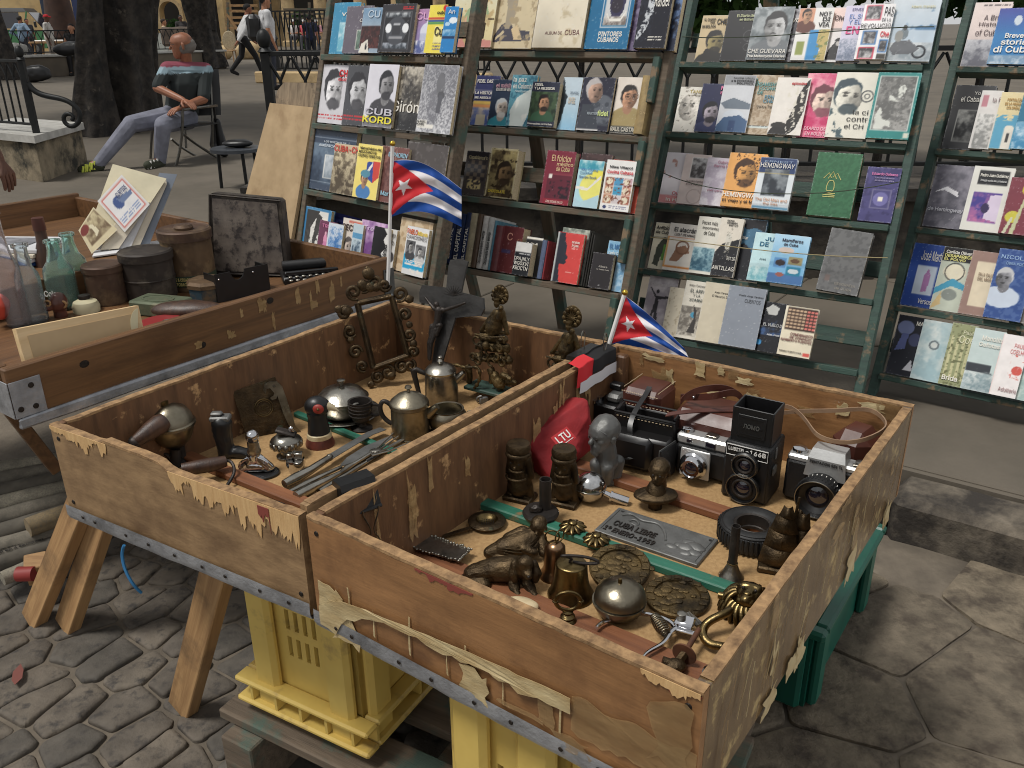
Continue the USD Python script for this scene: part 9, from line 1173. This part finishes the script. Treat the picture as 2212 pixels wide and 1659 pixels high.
pl = Pl('tin_box', 'large rusty flat tin box standing upright with faded crowd scene on its front', 'tin', 560, 600, ZCF, 2, 6); q4 = [(458, 595), (618, 600), (600, 432), (450, 420)]; pl('body', pl.plate([(453, 590), (625, 596), (607, 436), (600, 430), (458, 417), (450, 422)], .06, .002), m_tin[1], smooth=False); pl('front_panel', pl.plate([(464, 585), (614, 590), (598, 440), (458, 428)], .0012, -.0006), MAT('faded_print', (120, 110, 100), (62, 54, 50), sc=16, rough=.45, bump=.0004, bsc=80, c3=(44, 38, 36), s3=30, t3=(.5, .6)), smooth=False); pl('rim', tube([pl.p3(*p) for p in [(453, 590), (625, 596), (605, 434), (452, 420), (453, 590)]], .003, 6), m_tin[1])
i = It('typewriter', 'dark dismantled typewriter mechanism at the end of the pine tray', 'typewriter', 690, 612, ZCF, rz=20); i('frame', [box((0, 30, 12), (150, 70, 16), 3), box((0, 6, 26), (140, 8, 10), 2)], m_black); i('platen', cyl((-70, 44, 34), (70, 44, 34), 11), m_leathe); i('key', [sph((x, -14 + 10 * r_, 16 + 5 * r_), 5, (1, 1, .5), 1) for x in range(-60, 61, 14) for r_ in range(2)], m_silver, kind='stuff'); i('lever', tube([(66, 10, 20), (90, -6, 30)], 3, 6), m_chrome)
# picture frame box at the front
pl = Pl('framed_panel', 'pale wooden framed panel box leaning inside the pine front board', 'frame', 190, 742, ZC - .02, 49, 12); pl.o = at(190, 735, ZC - .02); q = pl.plate; pl('panel', q([(36, 704), (298, 654), (318, 745), (66, 808)], .022, .0), MAT('cream_wood', (226, 198, 154), (204, 172, 126), sc=6, rough=.5, stretch=(1, 9, 9)), smooth=False); pl('inset', q([(60, 718), (284, 672), (300, 745), (84, 800)], .001, -.0012), MAT('parchment', (190, 164, 126), (168, 142, 104), sc=5, rough=.6), smooth=False); pl('label_disc', q([(296 + 16 * math.cos(a), 690 + 30 * math.sin(a)) for a in np.linspace(PI / 2, PI * 1.5, 14)], .0008, -.0026), FLAT((206, 196, 160), .5), smooth=False)
# papers in the farther tray
pp = Pl('paper_stack', 'leaning stack of old prints and postcards with a winged emblem card in front', 'papers', 268, 545, ZD, 20, 24); z1 = lambda x, y: (x * .337, y * .337)
m_paper = [MAT(f'paper_{k}', c, tuple(v * .9 for v in c), sc=12, rough=.7) for k, c in enumerate([(232, 222, 190), (214, 204, 184), (206, 206, 208), (120, 128, 140), (226, 214, 170)])]
for k, (pts, mt, d_) in enumerate([([(1015, 1090), (1132, 1100), (945, 1570), (880, 1560)], 3, .03), ([(760, 1060), (1060, 1130), (1066, 1170), (880, 1590), (640, 1600)], 1, .022), ([(740, 1050), (1050, 1150), (1010, 1200), (830, 1585), (620, 1590)], 2, .016), ([(720, 1045), (1066, 1140), (960, 1300), (700, 1600), (560, 1480)], 0, .010), ([(800, 1330), (960, 1290), (760, 1590), (640, 1600)], 1, .006)]): pp('sheet', pp.plate([z1(*p) for p in pts], .003, d_), m_paper[mt], smooth=False)
def card(pts, items, d_, n=40):
    A = [pp.p3(*z1(*p), d_) for p in pts]; U, V, c, nx, nz = paint(.1, .1, items, 5); u_, v_ = U.ravel()[:, None], V.ravel()[:, None]; P_ = (A[0] * (1 - u_) + A[1] * u_) * (1 - v_) + (A[3] * (1 - u_) + A[2] * u_) * v_; i = (np.arange(nz)[:, None] * (nx + 1) + np.arange(nx)[None]).ravel(); pp('card', (P_, np.vstack([np.c_[i, i + 1, i + nx + 2], np.c_[i, i + nx + 2, i + nx + 1]])), m_print, col=c); return A
A = card([(800, 1490), (960, 1310), (780, 1120), (625, 1290)], [(226, 224, 220), ('R', .06, .06, .94, .94, (206, 120, 110)), ('R', .1, .1, .9, .9, (232, 230, 228)), ('O', .42, .6, .16, .16, (70, 90, 140)), ('P', [(.4, .72), (.9, .6), (.86, .5), (.5, .5)], (110, 126, 160)), ('tx', .14, .14, .86, .3, (130, 150, 190), 3)], -.002)
ex, ez = A[1] - A[0], A[3] - A[0]; m = fit('CURTISS', .36, .12, .0004); m.vertices = A[0] + m.vertices[:, :1] * ex + m.vertices[:, 1:2] * ez + ex * .46 + ez * .68 + np.array([0, -.002, 0]) * 1 - np.array([0, 1, 0]) * m.vertices[:, 2:3]; pp('lettering', m, FLAT((70, 80, 120), .6), smooth=False)
card([(590, 1630), (755, 1475), (600, 1330), (505, 1480)], [(222, 208, 170), ('ph', .12, .2, .95, .95, (120, 100, 76), (214, 200, 160), 5), ('O', .2, .8, .2, .16, (130, 60, 54)), ('P', [(.4, .3), (.6, .4), (.55, .7), (.4, .8), (.45, .5)], (232, 222, 190))], -.006)
obj('sheet', rough(prism([p[:2] for p in (at(200, 558, ZD), at(360, 535, ZD), at(350, 522, ZD), at(206, 545, ZD))], .004), .0003, 20), m_paper[2], M=mat4((0, 0, ZD + .002)), label='white sheet of paper lying in front of the leaning prints', cat='paper')
i = It('magazine', 'pile of glossy magazines lying open behind the bottles', 'magazine', 50, 560, ZD); [i('magazine', mv(box((0, 0, 5 + 9 * k), (150, 120, 8), 1), rz=-20 + 5 * k), [FLAT((40, 70, 120), .4), m_paper[2], m_paper[1], m_paper[2]][k]) for k in range(4)]; i('photo', mv(box((-10, 10, 37.5), (90, 60, 1)), rz=-6), MAT('photo_print', (150, 150, 156), (90, 90, 96), sc=20, rough=.25), smooth=False)
# ---- below: plank of the far trestle and rolled newspapers
obj('trestle_plank', bar(at(0, 860, .5), at(118, 1010, .28), .07, .03), m_pine, label='brown slanting trestle plank under the pine tray', cat='trestle')
m_news = [MAT(f'newsprint_{k}', c, tuple(v * .72 for v in c), sc=30, rough=.9, stretch=(1, 1, 1), c3=(96, 92, 84), s3=240, t3=(.45, .8)) for k, c in enumerate([(150, 143, 126), (124, 117, 104), (100, 94, 84), (140, 122, 92)])]
for k, (x0, y0, x1, y1, z_, r, lb) in enumerate([(-60, 1020, 180, 985, .22, .02, 'topmost'), (-60, 1050, 190, 1000, .2, .024, 'second'), (-60, 1078, 190, 1020, .19, .024, 'third'), (-60, 1108, 190, 1045, .17, .028, 'fourth'), (-40, 1130, 180, 1072, .16, .024, 'fifth'), (-60, 1170, 170, 1100, .14, .026, 'sixth'), (60, 1140, 190, 1092, .16, .026, 'brown-paper'), (-30, 1190, 160, 1140, .12, .026, 'seventh'), (-40, 1225, 130, 1172, .10, .026, 'eighth'), (5, 1250, 110, 1205, .09, .018, 'lowest')]):
    p, q_ = at(x0, y0, z_), at(x1, y1, z_); t = thing('rolled_newspaper', f'{lb} rolled newspaper of the pile below the trays at left', 'newspaper', p, group=None); aa = np.linspace(0, 4.4 * PI, 40); sec = [((r * (1 - .55 * q / 40)) * math.cos(a), (r * (1 - .55 * q / 40)) * math.sin(a)) for q, a in enumerate(aa)]; d_ = q_ - p; obj('roll', rough(tube([d_ * s_ for s_ in np.linspace(0, 1, 8)], [r * .96, r, r * .98, r, r, r * .97, r, r * .94], 14), .0025, 30, k), m_news[3 if lb == 'brown-paper' else k % 3], t, smooth=50)
    if lb == 'eighth': e_ = d_ / np.linalg.norm(d_); n_ = np.cross(e_, np.cross([0, 0, 1.], e_)); n_ = n_ if n_[2] > 0 else -n_; m = join([mv(fit('rcadores y de gra', .11, .012, .0005), (0, 0, 0)), mv(fit('complejidad que', .10, .012, .0005), (.005, -.016, 0))]); m.apply_transform(mat4(d_ * .8 + n_ * (r + .002), -e_, -np.cross(n_, e_), n_)); obj('lettering', m, m_ink, t, smooth=False)
obj('red_wrapper', rough(lathe([(0, 0), (.018, 0), (.018, .04), (0, .04)], 14), .001, 60), FLAT((130, 44, 40), .6), M=mat4(at(38, 1240, .1), [0, 1, 0], [0, 0, 1], [1, 0, 0]), label='small red paper wrapper at the end of the lowest newspaper roll', cat='wrapper')
obj('leaf', prism([(0, 0), (.012, .02), (.01, .05), (0, .075), (-.012, .05), (-.01, .02)], .001), FLAT((110, 62, 54), .7), M=mat4(at(32, 1480, .012), [.9, .3, 0], [-.3, .9, 0], [0, 0, 1]), label='dry reddish leaf lying on the cobbles at lower left', cat='leaf')
# ---- the passer-by at the left edge, only one hand of whom shows
hb = aty(-180, 500, 4.5) * [1, 1, 0] + [0, 0, KZ]; J, fc = standing(hb, -20, 1.7); w = aty(-4, 342, 4.4); J['wriL'] = w; J['elbL'] = w + np.array([-.10, .03, .24]); J['shoL'] = J['elbL'] + np.array([-.10, .02, .26]); person('passer-by at the left edge, only one hand in view', J, 'c', (70, 76, 90), (50, 52, 60), ((24, 20, 20), 0), face=fc, res=.03)
